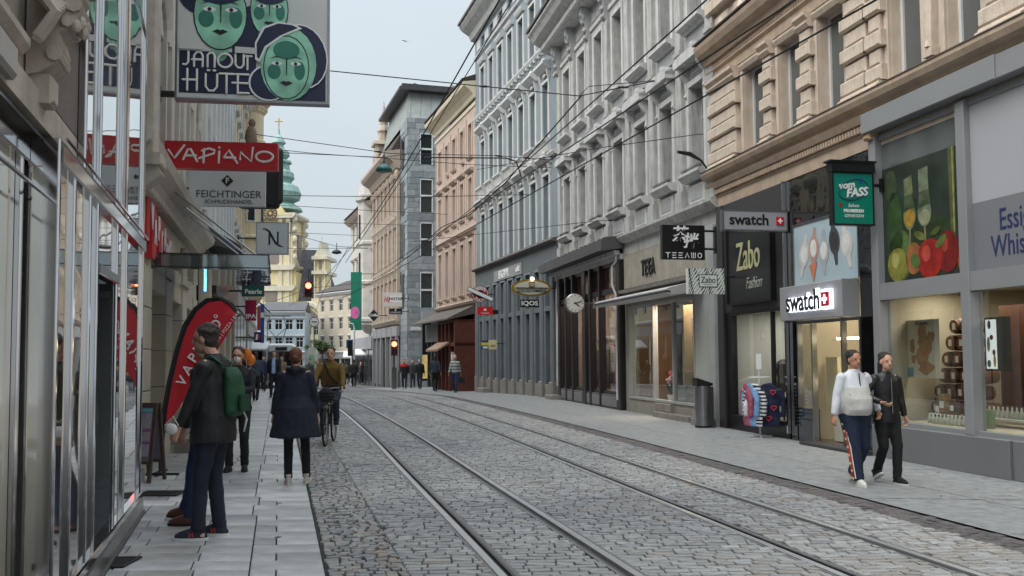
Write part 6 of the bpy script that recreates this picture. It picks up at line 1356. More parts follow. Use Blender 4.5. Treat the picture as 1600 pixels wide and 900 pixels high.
# ------------------------------------------------------------------ left blade signs
M_janbg = mat('panel_silver_grey', (206, 208, 206), .5, .06, 1.2); M_navy = mat('panel_navy', (24, 36, 66), .45, .15, 2); M_face = mat('print_sea_green', (142, 200, 174), .5, .45, 2.6); M_fdk = mat('print_teal', (52, 120, 104), .5, .2, 3)
c0 = at(276, 152, 13); wd = 2.10; hh = 2.3
t = thing('hat_shop_sign', 'large square blade sign with three green faces in dark hats and white lettering', 'sign', c0, R(9))
MB().box(0, wd, 0, .16, 0, hh).build('panel', M_janbg, t)
mb = MB(); mb.box(-.03, wd+.03, -.012, .17, -.03, 0); mb.box(-.03, 0, -.012, .17, 0, hh); mb.box(wd, wd+.03, -.012, .17, 0, hh); mb.box(-.03, wd+.03, -.012, .17, hh, hh+.03); mb.build('frame', M_steel, t)
kk = wd/875.0     # print coordinates measured on the sign: origin lower left
def P2(x, y): return ((x-285)*kk, (575-y)*kk)
_lay = [0]
def pj(pts, m, name='print', conv=True):
    _lay[0] += 1; L_ = _lay[0]*.0006
    mb = MB(); mb.prism([P2(*p) if conv else p for p in pts], -.004-L_, -.002-L_, 'y'); return mb.build(name, m, t)
def oval(cx, cy, rx, ry, n=22, rot=0, a0=0, a1=360):
    return [(cx+rx*math.cos(R(a0+(a1-a0)*i/n))*math.cos(rot)-ry*math.sin(R(a0+(a1-a0)*i/n))*math.sin(rot), cy+rx*math.cos(R(a0+(a1-a0)*i/n))*math.sin(rot)+ry*math.sin(R(a0+(a1-a0)*i/n))*math.cos(rot)) for i in range(n)]
pj([(297, 290), (740, 290), (740, 545), (297, 545)], M_navy, 'navy_field'); pj([(590, 60), (700, 0), (760, 200), (760, 290), (600, 290)], M_navy, 'navy_field'); pj([(980, 300), (1150, 300), (1150, 570), (800, 570), (800, 480)], M_navy, 'navy_field')
def facep(cx, cy, rx, ry, rot=0):
    pj(oval(cx, cy+ry*.9, rx*.35, min(ry*.45, 550-cy-ry*.9+20)), M_face, 'neck_print'); pj(oval(cx, cy, rx*1.05, ry*1.04, rot=rot), K_text, 'face_outline'); pj(oval(cx, cy, rx, ry, rot=rot), M_face, 'face_print')
    pj(oval(cx-rx*.55, cy+ry*.15, rx*.3, ry*.25), M_fdk, 'shade_print'); pj(oval(cx+rx*.6, cy+ry*.1, rx*.25, ry*.3), M_fdk, 'shade_print'); pj(oval(cx, cy-ry*.55, rx*.6, ry*.3), M_fdk, 'shade_print')
    for q in (-1, 1): pj(oval(cx+q*rx*.42, cy-ry*.12, rx*.24, ry*.06), W_text, 'eye_print'); pj(oval(cx+q*rx*.42, cy-ry*.12, rx*.08, ry*.055), K_text, 'eye_print'); pj([(cx+q*rx*.15, cy-ry*.30), (cx+q*rx*.45, cy-ry*.36), (cx+q*rx*.75, cy-ry*.27), (cx+q*rx*.45, cy-ry*.32)], K_text, 'brow_print')
    pj([(cx-rx*.02, cy-ry*.3), (cx+rx*.05, cy-ry*.3), (cx+rx*.03, cy+ry*.25), (cx, cy+ry*.25)], K_text, 'nose_print'); pj([(cx-rx*.3, cy+ry*.50), (cx-rx*.1, cy+ry*.44), (cx, cy+ry*.47), (cx+rx*.1, cy+ry*.44), (cx+rx*.3, cy+ry*.5), (cx, cy+ry*.60)], K_text, 'lips_print')
pj(oval(415, -130, 150, 200), M_navy, 'hat_print'); facep(530, 60, 150, 215); pj(oval(520, -130, 190, 130), M_navy, 'hat_print')
facep(815, 20, 108, 165); pj(oval(815, -130, 130, 120), M_navy, 'hat_print')
pj(oval(815, 470, 118, 110), W_text, 'brim_line'); pj(oval(818, 470, 110, 102), M_navy, 'brim_print'); pj(oval(1010, 300, 152, 200, rot=-.2), W_text, 'brim_line'); pj(oval(1010, 300, 144, 192, rot=-.2), M_navy, 'brim_print'); pj(oval(930, 350, 165, 225), M_face, 'hair_print'); facep(918, 372, 130, 190)
pj([(735, 330), (733, 230), (780, 130), (870, 95), (960, 105), (1010, 130), (900, 180), (800, 260), (760, 350)], W_text, 'brim_line'); pj([(745, 315), (743, 235), (790, 140), (870, 105), (950, 112), (985, 128), (880, 180), (790, 250), (757, 330)], M_navy, 'hat_crown_print')
pj([(297, 240), (430, 240), (430, 284), (297, 284)], M_janbg, 'pale_bar'); pj([(618, 258), (745, 262), (745, 300), (618, 296)], M_janbg, 'pale_bar')
def Q(l): return [P2(a, b) for a, b in l]
lt = [[(350, 300), (350, 360), (338, 378), (322, 376)], [(383, 385), (383, 320), (398, 300), (420, 300), (432, 320), (432, 385)], [(372, 345), (432, 345)], [(460, 385), (460, 315), (472, 302), (490, 302), (500, 315), (500, 385)], [(620, 305), (620, 365), (635, 385), (655, 385), (668, 365), (668, 305)], [(668, 312), (714, 312)], [(690, 312), (690, 392)],
      [(345, 405), (345, 530)], [(400, 405), (400, 530)], [(320, 468), (400, 468)], [(450, 432), (450, 505), (468, 530), (498, 530), (516, 505), (516, 432)], [(462, 408), (470, 408)], [(496, 408), (504, 408)], [(530, 425), (612, 425)], [(570, 425), (570, 540)], [(635, 425), (635, 540)], [(625, 425), (698, 425)], [(605, 478), (690, 478)], [(635, 538), (698, 538)]]
lt.append([(560+42*math.cos(R(a)), 345+42*math.sin(R(a))) for a in range(0, 361, 24)])
strokes([Q(l) for l in lt], 15*kk, mat('lettering_ivory', (226, 226, 220), .5, 0), t, y=-.022, n=6, sq=.2)
bracket(t, 0, -.25, .06, r=.05); mb = MB(); mb.tube([(-.25, .06, hh-.1), (0, .06, hh-.1)], .05, 6); mb.build('bracket', M_black, t)
# restaurant blade sign, hand drawn letters
c0 = at(257, 262, 14); t = thing('restaurant_sign', 'long red blade sign with white handwritten lettering below the hat shop sign', 'sign', c0, R(8)); wd = 1.68; hh = .42
MB().box(0, wd, 0, .18, 0, hh).build('panel', M_red, t); k2 = wd/575.; 
def P3(x, y): return ((x-188)*k2, (212-y)*k2)
va = [[(207, 118), (238, 160), (286, 92)], [(282, 165), (305, 112), (318, 110), (352, 175)], [(295, 145), (345, 145)], [(386, 110), (384, 180)], [(376, 118), (410, 105), (440, 115), (438, 130), (362, 158)], [(463, 120), (461, 180)], [(463, 99), (464, 101)], [(488, 150), (512, 112), (556, 180)], [(492, 152), (545, 152)], [(570, 160), (572, 122), (628, 170), (635, 98)]]
va.append([(695+44*math.cos(R(a)), 143+27*math.sin(R(a))) for a in range(0, 361, 24)])
strokes([[P3(*p) for p in l] for l in va], 12*k2, W_text, t, y=-.006, n=8, sq=.3)
bracket(t, 0, -.3, hh*.5, r=.03)
t, w_, h_ = blade('jeweller_sign', 'pale grey blade sign of a jeweller with a black diamond emblem', 295, 413, 266, 321, 16.6, 8, .12, mat('sign_silver', (186, 192, 194), .5, .04, 1.5), None)
text('FEICHTINGER', .185, mat('dark_grey_text', (70, 72, 76), .5, 0), t, (w_*.52, -.004, h_*.33), ROT_S, .003, sx=1.02); text('SCHMUCKHANDEL', .098, MATS['dark_grey_text'], t, (w_*.52, -.004, h_*.12), ROT_S, .003, sx=1.0)
mb = MB(); mb.prism([(w_*.5-.11, h_*.72), (w_*.5, h_*.72+.11), (w_*.5+.11, h_*.72), (w_*.5, h_*.72-.11)], -.005, -.001, 'y'); o = mb.build('diamond_emblem', K_text, t); text('F', .14, MATS['sign_silver'], o, (w_*.5, -.008, h_*.72), ROT_S, .002, bold=.004)
bracket(t, 0, -.2, h_*.5)
t, w_, h_ = blade('dark_sign', 'tall black rounded blade sign half hidden behind the jeweller sign', 370, 434, 226, 319, 18.2, 8, .16, M_black, None); mb = MB(); mb.tube([(w_, .08, .1), (w_, .08, h_-.1)], .08, 8, round_=True); mb.tube([(.1, .08, 0), (w_-.06, .08, 0)], .08, 8, round_=True); mb.build('rounded_edge', M_black, t)
mb = MB(); mb.tube([(-.55+.12*math.cos(a*PI/6), -.01, h_*.30+.1*math.sin(a*PI/6)) for a in range(13)], .01, 5); mb.build('round_print', K_text, t); bracket(t, 0, -.9, h_*.5)
t, w_, h_ = blade('coffee_sign', 'square pale grey blade sign with a curled black capital N', 401, 449, 348, 396, 30, 8, .14, MATS['sign_silver'], M_steel)
sc_ = w_/140.
def P4(x, y): return ((x-35)*sc_, (160-y)*sc_)
mb = MB(); mb.prism([P4(*p) for p in ((88, 58), (88, 120), (96, 120), (96, 58))], -.006, -.001, 'y'); mb.prism([P4(*p) for p in ((126, 58), (126, 112), (134, 120), (134, 58))], -.006, -.001, 'y'); mb.prism([P4(*p) for p in ((58, 44), (78, 44), (96, 56), (118, 98), (132, 116), (160, 130), (138, 128), (118, 116), (100, 86), (86, 60), (74, 50))], -.0075, -.0012, 'y'); mb.build('letter_n', K_text, t)
bracket(t, 0, -.6, h_*.5)
t, w_, h_ = blade('optician_sign', 'dark green blade sign with white optician lettering', 378, 412, 446, 463, 27, 8, .14, mat('bottle_green', (18, 84, 78), .5, .04), None)
text('Pearle', h_*.62, W_text, t, (w_*.52, -.005, h_*.42), ROT_S, .003, bold=.004); bracket(t, 0, -.5, h_*.5)
t, w_, h_ = blade('crimson_sign', 'crimson square blade sign with white capitals IPA', 383, 400, 469, 501, 31, 8, .14, mat('crimson', (160, 22, 68), .5, .04), None)
text('IPA', h_*.3, W_text, t, (w_*.52, -.005, h_*.2), ROT_S, .003, bold=.006, sx=1.15); bracket(t, 0, -.6, h_*.7)
t, w_, h_ = blade('blue_banner', 'narrow tall blue banner beside the crimson sign', 407, 413, 475, 536, 48, 8, .06, mat('royal_blue', (24, 84, 168), .5, .04), None); MB().box(w_*.05, w_*.95, -.01, -.001, h_*.65, h_*.78).build('white_mark', W_text, t); bracket(t, 0, -1.5, h_*.9)
t, w_, h_ = blade('red_banner', 'narrow brick red banner between the crimson sign and the blue banner', 402, 407, 478, 516, 46, 8, .06, mat('brick_red_banner', (176, 70, 58), .5, .04), None); bracket(t, 0, -1.2, h_*.9)
t, w_, h_ = blade('bank_sign', 'small dark blue square sign with a white and red flag shape', 397, 409, 519, 535, 40, 8, .14, mat('dark_blue', (30, 36, 92), .5, .04), None); mb = MB(); mb.prism([(w_*.2, h_*.25), (w_*.45, h_*.25), (w_*.55, h_*.8), (w_*.3, h_*.8)], -.008, -.001, 'y'); mb.build('white_mark', W_text, t); mb = MB(); mb.prism([(w_*.5, h_*.25), (w_*.8, h_*.35), (w_*.8, h_*.75), (w_*.6, h_*.75)], -.01, -.003, 'y'); mb.build('red_mark', M_red, t); bracket(t, 0, -.9, h_*.5)
# beach flag
u = 12.9/1450; fb = at(251, 690, 12.9); Z0 = gz(12.9)
t = thing('beach_flag', 'red teardrop flag with white lettering on a curved black pole', 'flag', (fb.x, fb.y, 0), R(4))
def fp_(x, y, dy=0): return ((x-251)*u, dy, CAMH + (557-y)*u)
edge = [(250, 690), (254, 640), (262, 590), (272, 545), (284, 505), (300, 478), (318, 464), (338, 462), (355, 472), (366, 490)]
mb = MB(); mb.tube([(0, 0, .02)] + [fp_(x, y) for x, y in edge], [.022]*6+[.017]*5, 8); mb.build('pole', M_black, t)
mb = MB(); inner = [(251, 686), (256, 668), (272, 642), (288, 618), (304, 592), (322, 566), (338, 542), (352, 518), (362, 498), (367, 489)]
vs = []
for (a, b), (c, d) in zip(edge, inner):
    for k in range(7):
        q = k/6; vs.append(fp_(a+(c-a)*q, b+(d-b)*q, .03*math.sin(q*5+a*.04)*q))
mb._a(vs, [(i*7+k, i*7+k+1, i*7+k+8, i*7+k+7) for i in range(9) for k in range(6)]); o = mb.build('cloth', mat('flag_red', (196, 34, 48), .7, .08, 3), t, smooth=True)
sm = o.modifiers.new('thick', 'SOLIDIFY'); sm.thickness = .006
mb = MB(); mb.tube([Vector(fp_(x, y)) + Vector((.03, -.004, -.01)) for x, y in edge], .028, 6, sq=.4, sqd=(0, 1, 0)); mb.build('sleeve', M_black, t)
for ch, x, y, r, s_ in (('V', 284, 592, -58, .19), ('A', 292, 574, -56, .19), ('P', 300, 556, -56, .19), ('I', 306, 545, -56, .19), ('A', 313, 533, -56, .19), ('N', 323, 518, -56, .19), ('O', 334, 505, -56, .19), ('®', 334, 491, -56, .07)):
    p = fp_(x, y, -.035); text(ch, s_, W_text, t, p, (PI/2, R(r), 0), .003, bold=.002)
p = fp_(349, 512, -.035); text('PASTA | PIZZA | BAR', .07, W_text, t, p, (PI/2, R(-54), 0), .002)
mb = MB(); mb.box(-.25, .25, -.03, .03, 0, .03); mb.box(-.03, .03, -.25, .25, .031, .06); mb.build('cross_base', M_black, t)
# pavement board
ap = G(233, 752); t = thing('pavement_board', 'wooden A shaped pavement board with pink bordered menu sheets', 'board', ap, R(-8))
u = ap.y/1450; hw = 15*u; H_ = 122*u; M_wdk = mat('dark_oak', (74, 60, 52), .6, .2, 6, .1)
for q in (-1, 1):
    mb = MB(); mb.T = Matrix.Translation((0, q*.22, 0)) @ Matrix.Rotation(R(q*-10), 4, 'X') if False else Matrix.Translation((0, q*.2, 0)) @ Matrix.Rotation(R(q*9), 4, 'X')
    mb.box(-hw, -hw+.04, -.02, .02, 0, H_); mb.box(hw-.04, hw, -.02, .02, 0, H_); mb.box(-hw+.04, hw-.04, -.02, .02, .24, .28); mb.box(-hw+.04, hw-.04, -.02, .02, H_-.05, H_); mb.build('frame', M_wdk, t)
    mb = MB(); mb.T = Matrix.Translation((0, q*.2, 0)) @ Matrix.Rotation(R(q*9), 4, 'X'); mb.box(-hw+.04, hw-.04, -.01, .008, .28, H_-.05); o = mb.build('panel', mat('board_mauve', (120, 108, 124), .6, .1, 4), t)
    if q < 0:
        mb = MB(); mb.T = Matrix.Translation((0, q*.2, 0)) @ Matrix.Rotation(R(q*9), 4, 'X'); mb.box(-hw+.06, hw-.06, -.014, -.0105, H_-.18, H_-.07); mb.build('blue_header', mat('header_blue', (110, 170, 186), .5, 0), o)
        for z0, z1 in ((.34, .50), (.53, .66), (.69, .92)):
            mb = MB(); mb.T = Matrix.Translation((0, q*.2, 0)) @ Matrix.Rotation(R(q*9), 4, 'X'); mb.box(-hw+.06, hw-.06, -.014, -.0105, z0, z1); mb.build('pink_border', mat('sheet_pink', (178, 130, 168), .5, 0), o)
            mb = MB(); mb.T = Matrix.Translation((0, q*.2, 0)) @ Matrix.Rotation(R(q*9), 4, 'X'); mb.box(-hw+.075, hw-.075, -.018, -.0145, z0+.015, z1-.015); mb.build('menu_sheet', mat('sheet_grey', (150, 148, 150), .5, .2, 30), o)
# ================================================================== people
def vox(mb, size, sm, amp, name, mats, parent, matfn=None, nsc=9.0, stretch=(1, 1, 1)):
    me = mb.mesh('tmp', mats, fixn=False); o = bpy.data.objects.new('tmp', me); C.objects.link(o)
    r = o.modifiers.new('r', 'REMESH'); r.mode = 'VOXEL'; r.voxel_size = size
    if sm: q = o.modifiers.new('s', 'SMOOTH'); q.iterations = sm; q.factor = .5
    bpy.context.view_layer.update()
    m2 = bpy.data.meshes.new_from_object(o.evaluated_get(bpy.context.evaluated_depsgraph_get()))
    C.objects.unlink(o); bpy.data.objects.remove(o); bpy.data.meshes.remove(me)
    m2.name = name; m2.materials.clear()
    for m in (mats if isinstance(mats, (list, tuple)) else [mats]): m2.materials.append(m)
    if amp:
        off = Vector((random.random()*50,)*3); st = Vector(stretch)
        ns = [v.normal.copy() for v in m2.vertices]
        for v, n in zip(m2.vertices, ns):
            p = Vector((v.co.x*st.x, v.co.y*st.y, v.co.z*st.z))*nsc + off
            v.co += n * (amp * (noise.noise(p) + .5*noise.noise(p*2.3)))
    if matfn:
        for p in m2.polygons: p.material_index = matfn(p.center)
    else: m2.polygons.foreach_set('material_index', [0]*len(m2.polygons))
    m2.polygons.foreach_set('use_smooth', [True]*len(m2.polygons)); m2.update()
    return obj(name, m2, parent)
def ik(a, b, l1, l2, bend):
    a, b = Vector(a), Vector(b); d = b-a; L = min(d.length, (l1+l2)*.999); dn = d.normalized(); b = a + dn*L
    x = (l1*l1-l2*l2+L*L)/(2*L); h = math.sqrt(max(l1*l1-x*x, 0)); bd = Vector(bend); bd = bd - dn*bd.dot(dn)
    bd = bd.normalized() if bd.length > 1e-5 else dn.orthogonal().normalized()
    return a + dn*x + bd*h, b
SKIN = mat('skin', (206, 160, 136), .55, .06, 12); SKIN2 = mat('skin_warm', (190, 140, 112), .55, .06, 12)
EYE = mat('eye_dark', (40, 34, 32), .2, 0); LIP = mat('lips', (160, 92, 88), .5, 0)
def cloth(name, c, rough=.85, var=.16, sc=7, bump=.35): return mat('cloth_'+name, c, rough, var, sc, bump, bscale=90)
def person(label, loc, rz, H=1.75, pose=None, top=None, topc=None, trou=None, shoe=None, hair=None, skin=None, female=False, near=True, longcoat=0, hood=False, belly=0, tight=False, shoe_sole=None, hairstyle='short', matfn=None, sleevec=None, flare=0, group=None, legw=1.0, glasses=False, mask=False, hm=None):
    P = dict(fl=(-.10, .02), fr=(.10, -.02), fzl=0, fzr=0, wl=(-.27, .06, .86), wr=(.27, .06, .86), bl=(-.4, -1, 0), br=(.4, -1, 0), lean=0, hipz=.945, yaw=0, ftl=0, ftr=0, hipy=0, fingers=.5, hd=(0, 0))
    P.update(pose or {})
    t = thing('person', label, 'person', loc, rz, group); k = H/1.75; t.scale = (k, k, k)
    skin = skin or SKIN; vb = .0085 if near else .022; vc = .013 if near else .024
    hw = .092 if not female else .088; sw = .185 if not female else .165
    ln = P['lean']; hz = P['hipz']; hy = P['hipy']
    sz = hz + .50*math.cos(ln); sy = hy + .50*math.sin(ln)
    J = {}
    for sd, q in (('l', -1), ('r', 1)):
        hip = Vector((q*hw, hy, hz-.02)); f = P['f'+sd]; an = Vector((f[0], f[1], .085+P['fz'+sd]))
        kn, an = ik(hip, an, .425, .43, (q*.12, 1, 0)); J['h'+sd], J['k'+sd], J['a'+sd] = hip, kn, an
        sh = Vector((q*sw, sy, sz)); el, wr = ik(sh, P['w'+sd], .285, .255, P['b'+sd]); J['s'+sd], J['e'+sd], J['w'+sd] = sh, el, wr
        ft = P['ft'+sd]; tp = ft if ft else 0
        J['t'+sd] = an + Vector((q*.025, .15*math.cos(tp), -.055 - .15*math.sin(tp) if tp else -.055))
    hx, hyy = P['hd']; nb = Vector((0, sy, sz+.04)); hc = nb + Vector((hx*.3, .025+.09*math.sin(ln*.5)+hyy*.3, .175))
    # ---- body, one skin
    mb = MB()
    for sd in 'lr':
        mb.tube([J['h'+sd], J['h'+sd].lerp(J['k'+sd], .5), J['k'+sd], J['k'+sd].lerp(J['a'+sd], .35), J['a'+sd]], [.078, .062, .046, .046, .033], 10, round_=True)
        mb.tube([J['a'+sd]+Vector((0, -.04, -.045)), J['a'+sd]+Vector((0, .03, -.045)), J['t'+sd]], [.032, .036, .026], 8, round_=True)
        mb.tube([J['s'+sd]+Vector((0, 0, -.005)), J['s'+sd].lerp(J['e'+sd], .5), J['e'+sd], J['e'+sd].lerp(J['w'+sd], .3), J['w'+sd]], [.052, .043, .036, .037, .025], 10, round_=True)
        # hand: palm, four unequal fingers and a side thumb
        q = -1 if sd == 'l' else 1
        d = (J['w'+sd]-J['e'+sd]).normalized(); side = Vector((0, 1, 0)) - d*d.y; side = side.normalized() if side.length > .1 else Vector((q*-1, 0, 0)); nrm = d.cross(side)*-q
        curl = P['fingers']; w0 = J['w'+sd]
        mb.tube([w0, w0+d*.05, w0+d*.09], [.026, .034, .034], 10, sq=.45, sqd=nrm, round_=True)
        for i, (off, ln_) in enumerate(((.028, .070), (.010, .080), (-.009, .074), (-.027, .058))):
            b0_ = w0+d*.09+side*off; p1 = b0_ + d*ln_*.45 + nrm*ln_*.15*curl; p2 = p1 + (d*(1-curl*.9)+nrm*curl).normalized()*ln_*.35; p3 = p2 + (d*(1-curl*1.4)+nrm*curl*1.2).normalized()*ln_*.28
            mb.tube([b0_-d*.02, p1, p2, p3], [.0105, .0100, .009, .0075], 8, round_=True)
        tb = w0+d*.03+side*.03; mb.tube([tb-side*.01, tb+side*.022+d*.03, tb+side*.026+d*.062+nrm*.01], [.013, .011, .009], 8, round_=True)
    mb.loft([(0, hy, hz-.10, .11, .09), (0, hy, hz, .16, .115), (0, hy*.7+sy*.3, hz+.16, .14, .10), (0, hy*.4+sy*.6, hz+.30, .16, .115), (0, sy, sz-.06, .165, .11), (0, sy, sz+.02, .12, .08), (0, sy+.0, sz+.05, .06, .055)], 14)
    mb.tube([(0, sy, sz), nb + Vector((0, .01, .03)), hc+Vector((0, -.015, -.06))], [.062, .056, .056], 10, round_=True)
    mb.ell(hc+Vector((0, -.008, .025)), (.081, .101, .104), 14, 10); mb.ell(hc+Vector((0, .022, -.047)), (.063, .071, .077), 12, 8); mb.ell(hc+Vector((0, .062, -.088)), (.026, .022, .022), 8, 6)
    mb.tube([hc+Vector((0, .083, .015)), hc+Vector((0, .108, -.03))], [.010, .016], 8, round_=True)
    for q in (-1, 1): mb.ell(hc+Vector((q*.078, -.004, -.005)), (.012, .02, .032), 6, 6); mb.ell(hc+Vector((q*.032, .078, .028)), (.022, .012, .01), 6, 5)
    body = vox(mb, vb, 3, 0, 'body', skin, t)
    if near:
        for q in (-1, 1): MB().ell(hc+Vector((q*.031, .082, .008)), (.012, .008, .006), 8, 6).build('eye', EYE, t, smooth=True)
        MB().ell(hc+Vector((0, .083, -.056)), (.022, .010, .006), 8, 6).build('mouth', LIP, t, smooth=True)
    # ---- trousers
    tm = trou or cloth('dark', (30, 30, 34)); lw = legw*(.93 if tight else 1.0); mb = MB()
    mb.loft([(0, hy, hz-.13, .13, .10), (0, hy, hz-.05, .175+belly*.1, .125), (0, hy, hz+.06, .16+belly*.2, .115+belly*.4), (0, hy*.8+sy*.2, hz+.11, .15, .11)], 16)
    for sd in 'lr':
        a_ = J['a'+sd]; mb.tube([J['h'+sd]+Vector((0, 0, .02)), J['h'+sd].lerp(J['k'+sd], .45), J['k'+sd], J['k'+sd].lerp(a_, .4), a_+Vector((0, 0, -.01))], [.098*lw+.012, .085*lw+.004, .068*lw, .064*lw, .058*lw], 12)
    vox(mb, vc, 3, .007 if near else 0, 'trousers', trou if isinstance(trou, list) else tm, t, hm, nsc=12, stretch=(1, 1, .9))
    # ---- top / coat
    if top != 'none':
        mb = MB(); tc_ = topc or cloth('black', (26, 26, 28)); L = longcoat; sx = .03 if not female else .015; b_ = belly
        z0 = hz-.02-L; fl = .05*L/.35 if L else 0
        rings = [(0, hy, z0, .175+sx*.5+fl+b_*.2+flare, .13+fl*.8+b_*.6+flare*.8), (0, hy+b_*.1, hz+.06, .168+sx*.5+fl*.4+b_*.3+flare*.45, .13+fl*.4+b_*.9+flare*.4), (0, (hy+sy)/2+b_*.12, hz+.2, .165+sx+b_*.3, .125+b_*.8), (0, sy*.8+hy*.2, hz+.36, .178+sx, .13+b_*.2), (0, sy, sz-.05, .175+sx, .118), (0, sy, sz+.03, .13+sx*.6, .09), (0, sy+.005, sz+.075, .075, .07)]
        mb.loft(rings, 18)
        for sd in 'lr':
            q = -1 if sd == 'l' else 1
            mb.tube([J['s'+sd]+Vector((-q*.03, 0, -.0)), J['s'+sd]+Vector((q*.005, 0, -.02)), J['s'+sd].lerp(J['e'+sd], .5), J['e'+sd], J['e'+sd].lerp(J['w'+sd], .5), J['w'+sd]+(J['w'+sd]-J['e'+sd]).normalized()*-.0], [.066, .074, .062, .056, .050, .042], 12)
        if hood: mb.tube([(-.10, sy-.02, sz+.06), (-.05, sy-.09, sz+.07), (0, sy-.11, sz+.05), (.05, sy-.09, sz+.07), (.10, sy-.02, sz+.06)], [.035, .045, .055, .045, .035], 10, round_=True)
        else: mb.tube([(.062*math.cos(a*PI/6), sy+.01+.058*math.sin(a*PI/6), sz+.075) for a in range(13)], .02, 8)
        vox(mb, vc, 3, .008 if near else 0, 'top', tc_ if not sleevec else [tc_, sleevec], t, matfn, nsc=10, stretch=(1, 1, .7))
    # ---- shoes
    sm_ = shoe or cloth('shoe_black', (28, 28, 30)); so_ = shoe_sole or mat('sole_white', (220, 220, 216), .6, .05)
    for sd in 'lr':
        a_ = J['a'+sd]; tp = P['ft'+sd]; s_ = thing_part = None
        T = Matrix.Translation(a_+Vector((0, 0, -.07))) @ Matrix.Rotation(-tp, 4, 'X') @ Matrix.Rotation((-1 if sd == 'r' else 1)*R(8), 4, 'Z')
        mb = MB(); mb.T = T
        mb.loft([(0, .055, -.0, .045, .14), (0, .055, .03, .046, .138), (0, .045, .055, .042, .11), (0, .0, .085, .04, .062), (0, -.012, .115, .044, .05)], 14)
        o = vox(mb, .009 if near else .02, 2, 0, 'shoe', sm_, t)
        mb = MB(); mb.T = T; mb.loft([(0, .057, -.018, .048, .146), (0, .057, .008, .05, .148)], 16); mb.build('sole', so_, o)
    # ---- hair
    if hairstyle:
        hrm = hair or mat('hair_dark_brown', (48, 36, 30), .6, .3, 20, .5); mb = MB()
        mb.ell(hc+Vector((0, -.024, .046)), (.088, .102, .098), 14, 10); mb.ell(hc+Vector((0, -.045, -.005)), (.078, .07, .08), 12, 8)
        if hairstyle == 'bun': mb.ell(hc+Vector((0, -.118, .0)), (.04, .035, .04), 10, 8); mb.ell(hc+Vector((0, -.03, -.0)), (.08, .085, .08), 10, 8)
        if hairstyle == 'long': mb.loft([(0, -.05, hc.z-.26, .09, .03), (0, -.055+hc.y, hc.z-.12, .095, .055), (0, -.045+hc.y, hc.z, .092, .075)], 12); 
        if hairstyle == 'bob': mb.ell(hc+Vector((0, -.03, -.04)), (.095, .085, .085), 10, 8)
        if near and hairstyle in ('short', 'long'):
            for i in range(26): a = PI + random.uniform(-2.0, 2.0); r_ = random.uniform(.3, 1); mb.ell(hc+Vector((.085*math.sin(a)*r_, -.03+.1*math.cos(a)*r_*.95, .05+.085*math.sqrt(max(0, 1-r_*r_)))), (.018, .024, .016), 6, 5)
        o = vox(mb, .009 if near else .02, 2, .004 if near else 0, 'hair', hrm, t, nsc=30)
    if mask: MB().ell(hc+Vector((0, .060, -.045)), (.052, .056, .05), 12, 8).build('face_mask', mat('mask_white', (226, 226, 222), .8, .04), t, smooth=True)
    if glasses:
        mb = MB()
        for q in (-1, 1): mb.tube([hc+Vector((q*.034+.026*math.cos(a*PI/6), .098, .01+.018*math.sin(a*PI/6))) for a in range(13)], .0035, 5); mb.tube([hc+Vector((q*.06, .096, .012)), hc+Vector((q*.08, .0, .01))], .003, 5)
        mb.tube([hc+Vector((-.01, .1, .014)), hc+Vector((.01, .1, .014))], .003, 5); mb.build('glasses', EYE, t)
    t['_j'] = 0; del t['_j']
    return t, J, hc, (sy, sz, hz)
# --- man with green rucksack, profile to the left
lp_ = G(322, 842)
BLK = cloth('black_shell', (26, 26, 28), .6, .12, 5); JEAN = cloth('dark_jeans', (30, 36, 52), .85, .3, 6); GRN = cloth('green_pack', (26, 74, 48), .7, .14, 6)
t, J, hc, (sy, sz, hz) = person('man in black jacket with a green rucksack standing at the mirrored shopfront', lp_+Vector((.04, .05, 0)), R(84), 1.86, dict(fl=(-.11, .08), fr=(.10, -.02), hipz=.955, wl=(-.25, .20, .92), wr=(.24, .26, .84), lean=.0, hd=(0, .2), fingers=.7), topc=BLK, trou=JEAN, shoe=cloth('navy_trainer', (34, 38, 54), .7, .2, 9), hood=False, hair=mat('hair_grey_brown', (64, 54, 48), .6, .3, 20, .5), longcoat=.13, belly=.05, flare=.01)
mb = MB(); mb.loft([(0, sy-.17, 1.02, .12, .05), (0, sy-.18, 1.06, .14, .07), (0, sy-.18, 1.2, .145, .08), (0, sy-.17, 1.36, .13, .065), (0, sy-.15, 1.43, .09, .04)], 16); vox(mb, .014, 3, .006, 'rucksack_body', GRN, t)
rs = t; mb = MB()
for q in (-1, 1): mb.tube([(q*.10, sy-.14, 1.44), (q*.12, sy-.02, sz+.075), (q*.13, sy+.11, sz-.0), (q*.135, sy+.12, sz-.14), (q*.15, sy+.02, sz-.30), (q*.14, sy-.14, 1.02)], .02, 8, sq=.4, sqd=(0, 0, 1))
mb.build('rucksack_straps', GRN, t, smooth=True); mb = MB(); mb.cbox(-.09, .09, sy-.28, sy-.25, 1.06, 1.2, .012); mb.build('rucksack_pocket', cloth('green_dark', (20, 64, 42)), t)
mb = MB(); mb.tube([(.14, sy-.2, 1.06), (.18, sy-.22, .98), (.17, sy-.2, .88), (.16, sy-.22, .98)], .008, 6); mb.build('hanging_strap', mat('strap_white', (210, 210, 206), .7), t)
wm = J['wl']; mb = MB(); wd_ = thing('face_mask', 'white folded respirator mask dangling from the wrist of the man with the green rucksack', 'mask', t.matrix_basis @ (wm+Vector((-.06, .04, -.02))), R(80)); mb.ell((0, 0, 0), (.022, .062, .05), 14, 10); mb.build('shell', MATS.get('mask_white') or mat('mask_white', (226, 226, 222), .8, .04), wd_, smooth=True); mb = MB(); mb.tube([(0, -.07, .03), (0, -.02, .11), (0, .06, .03)], .004, 5); mb.build('elastic', W_text, wd_)
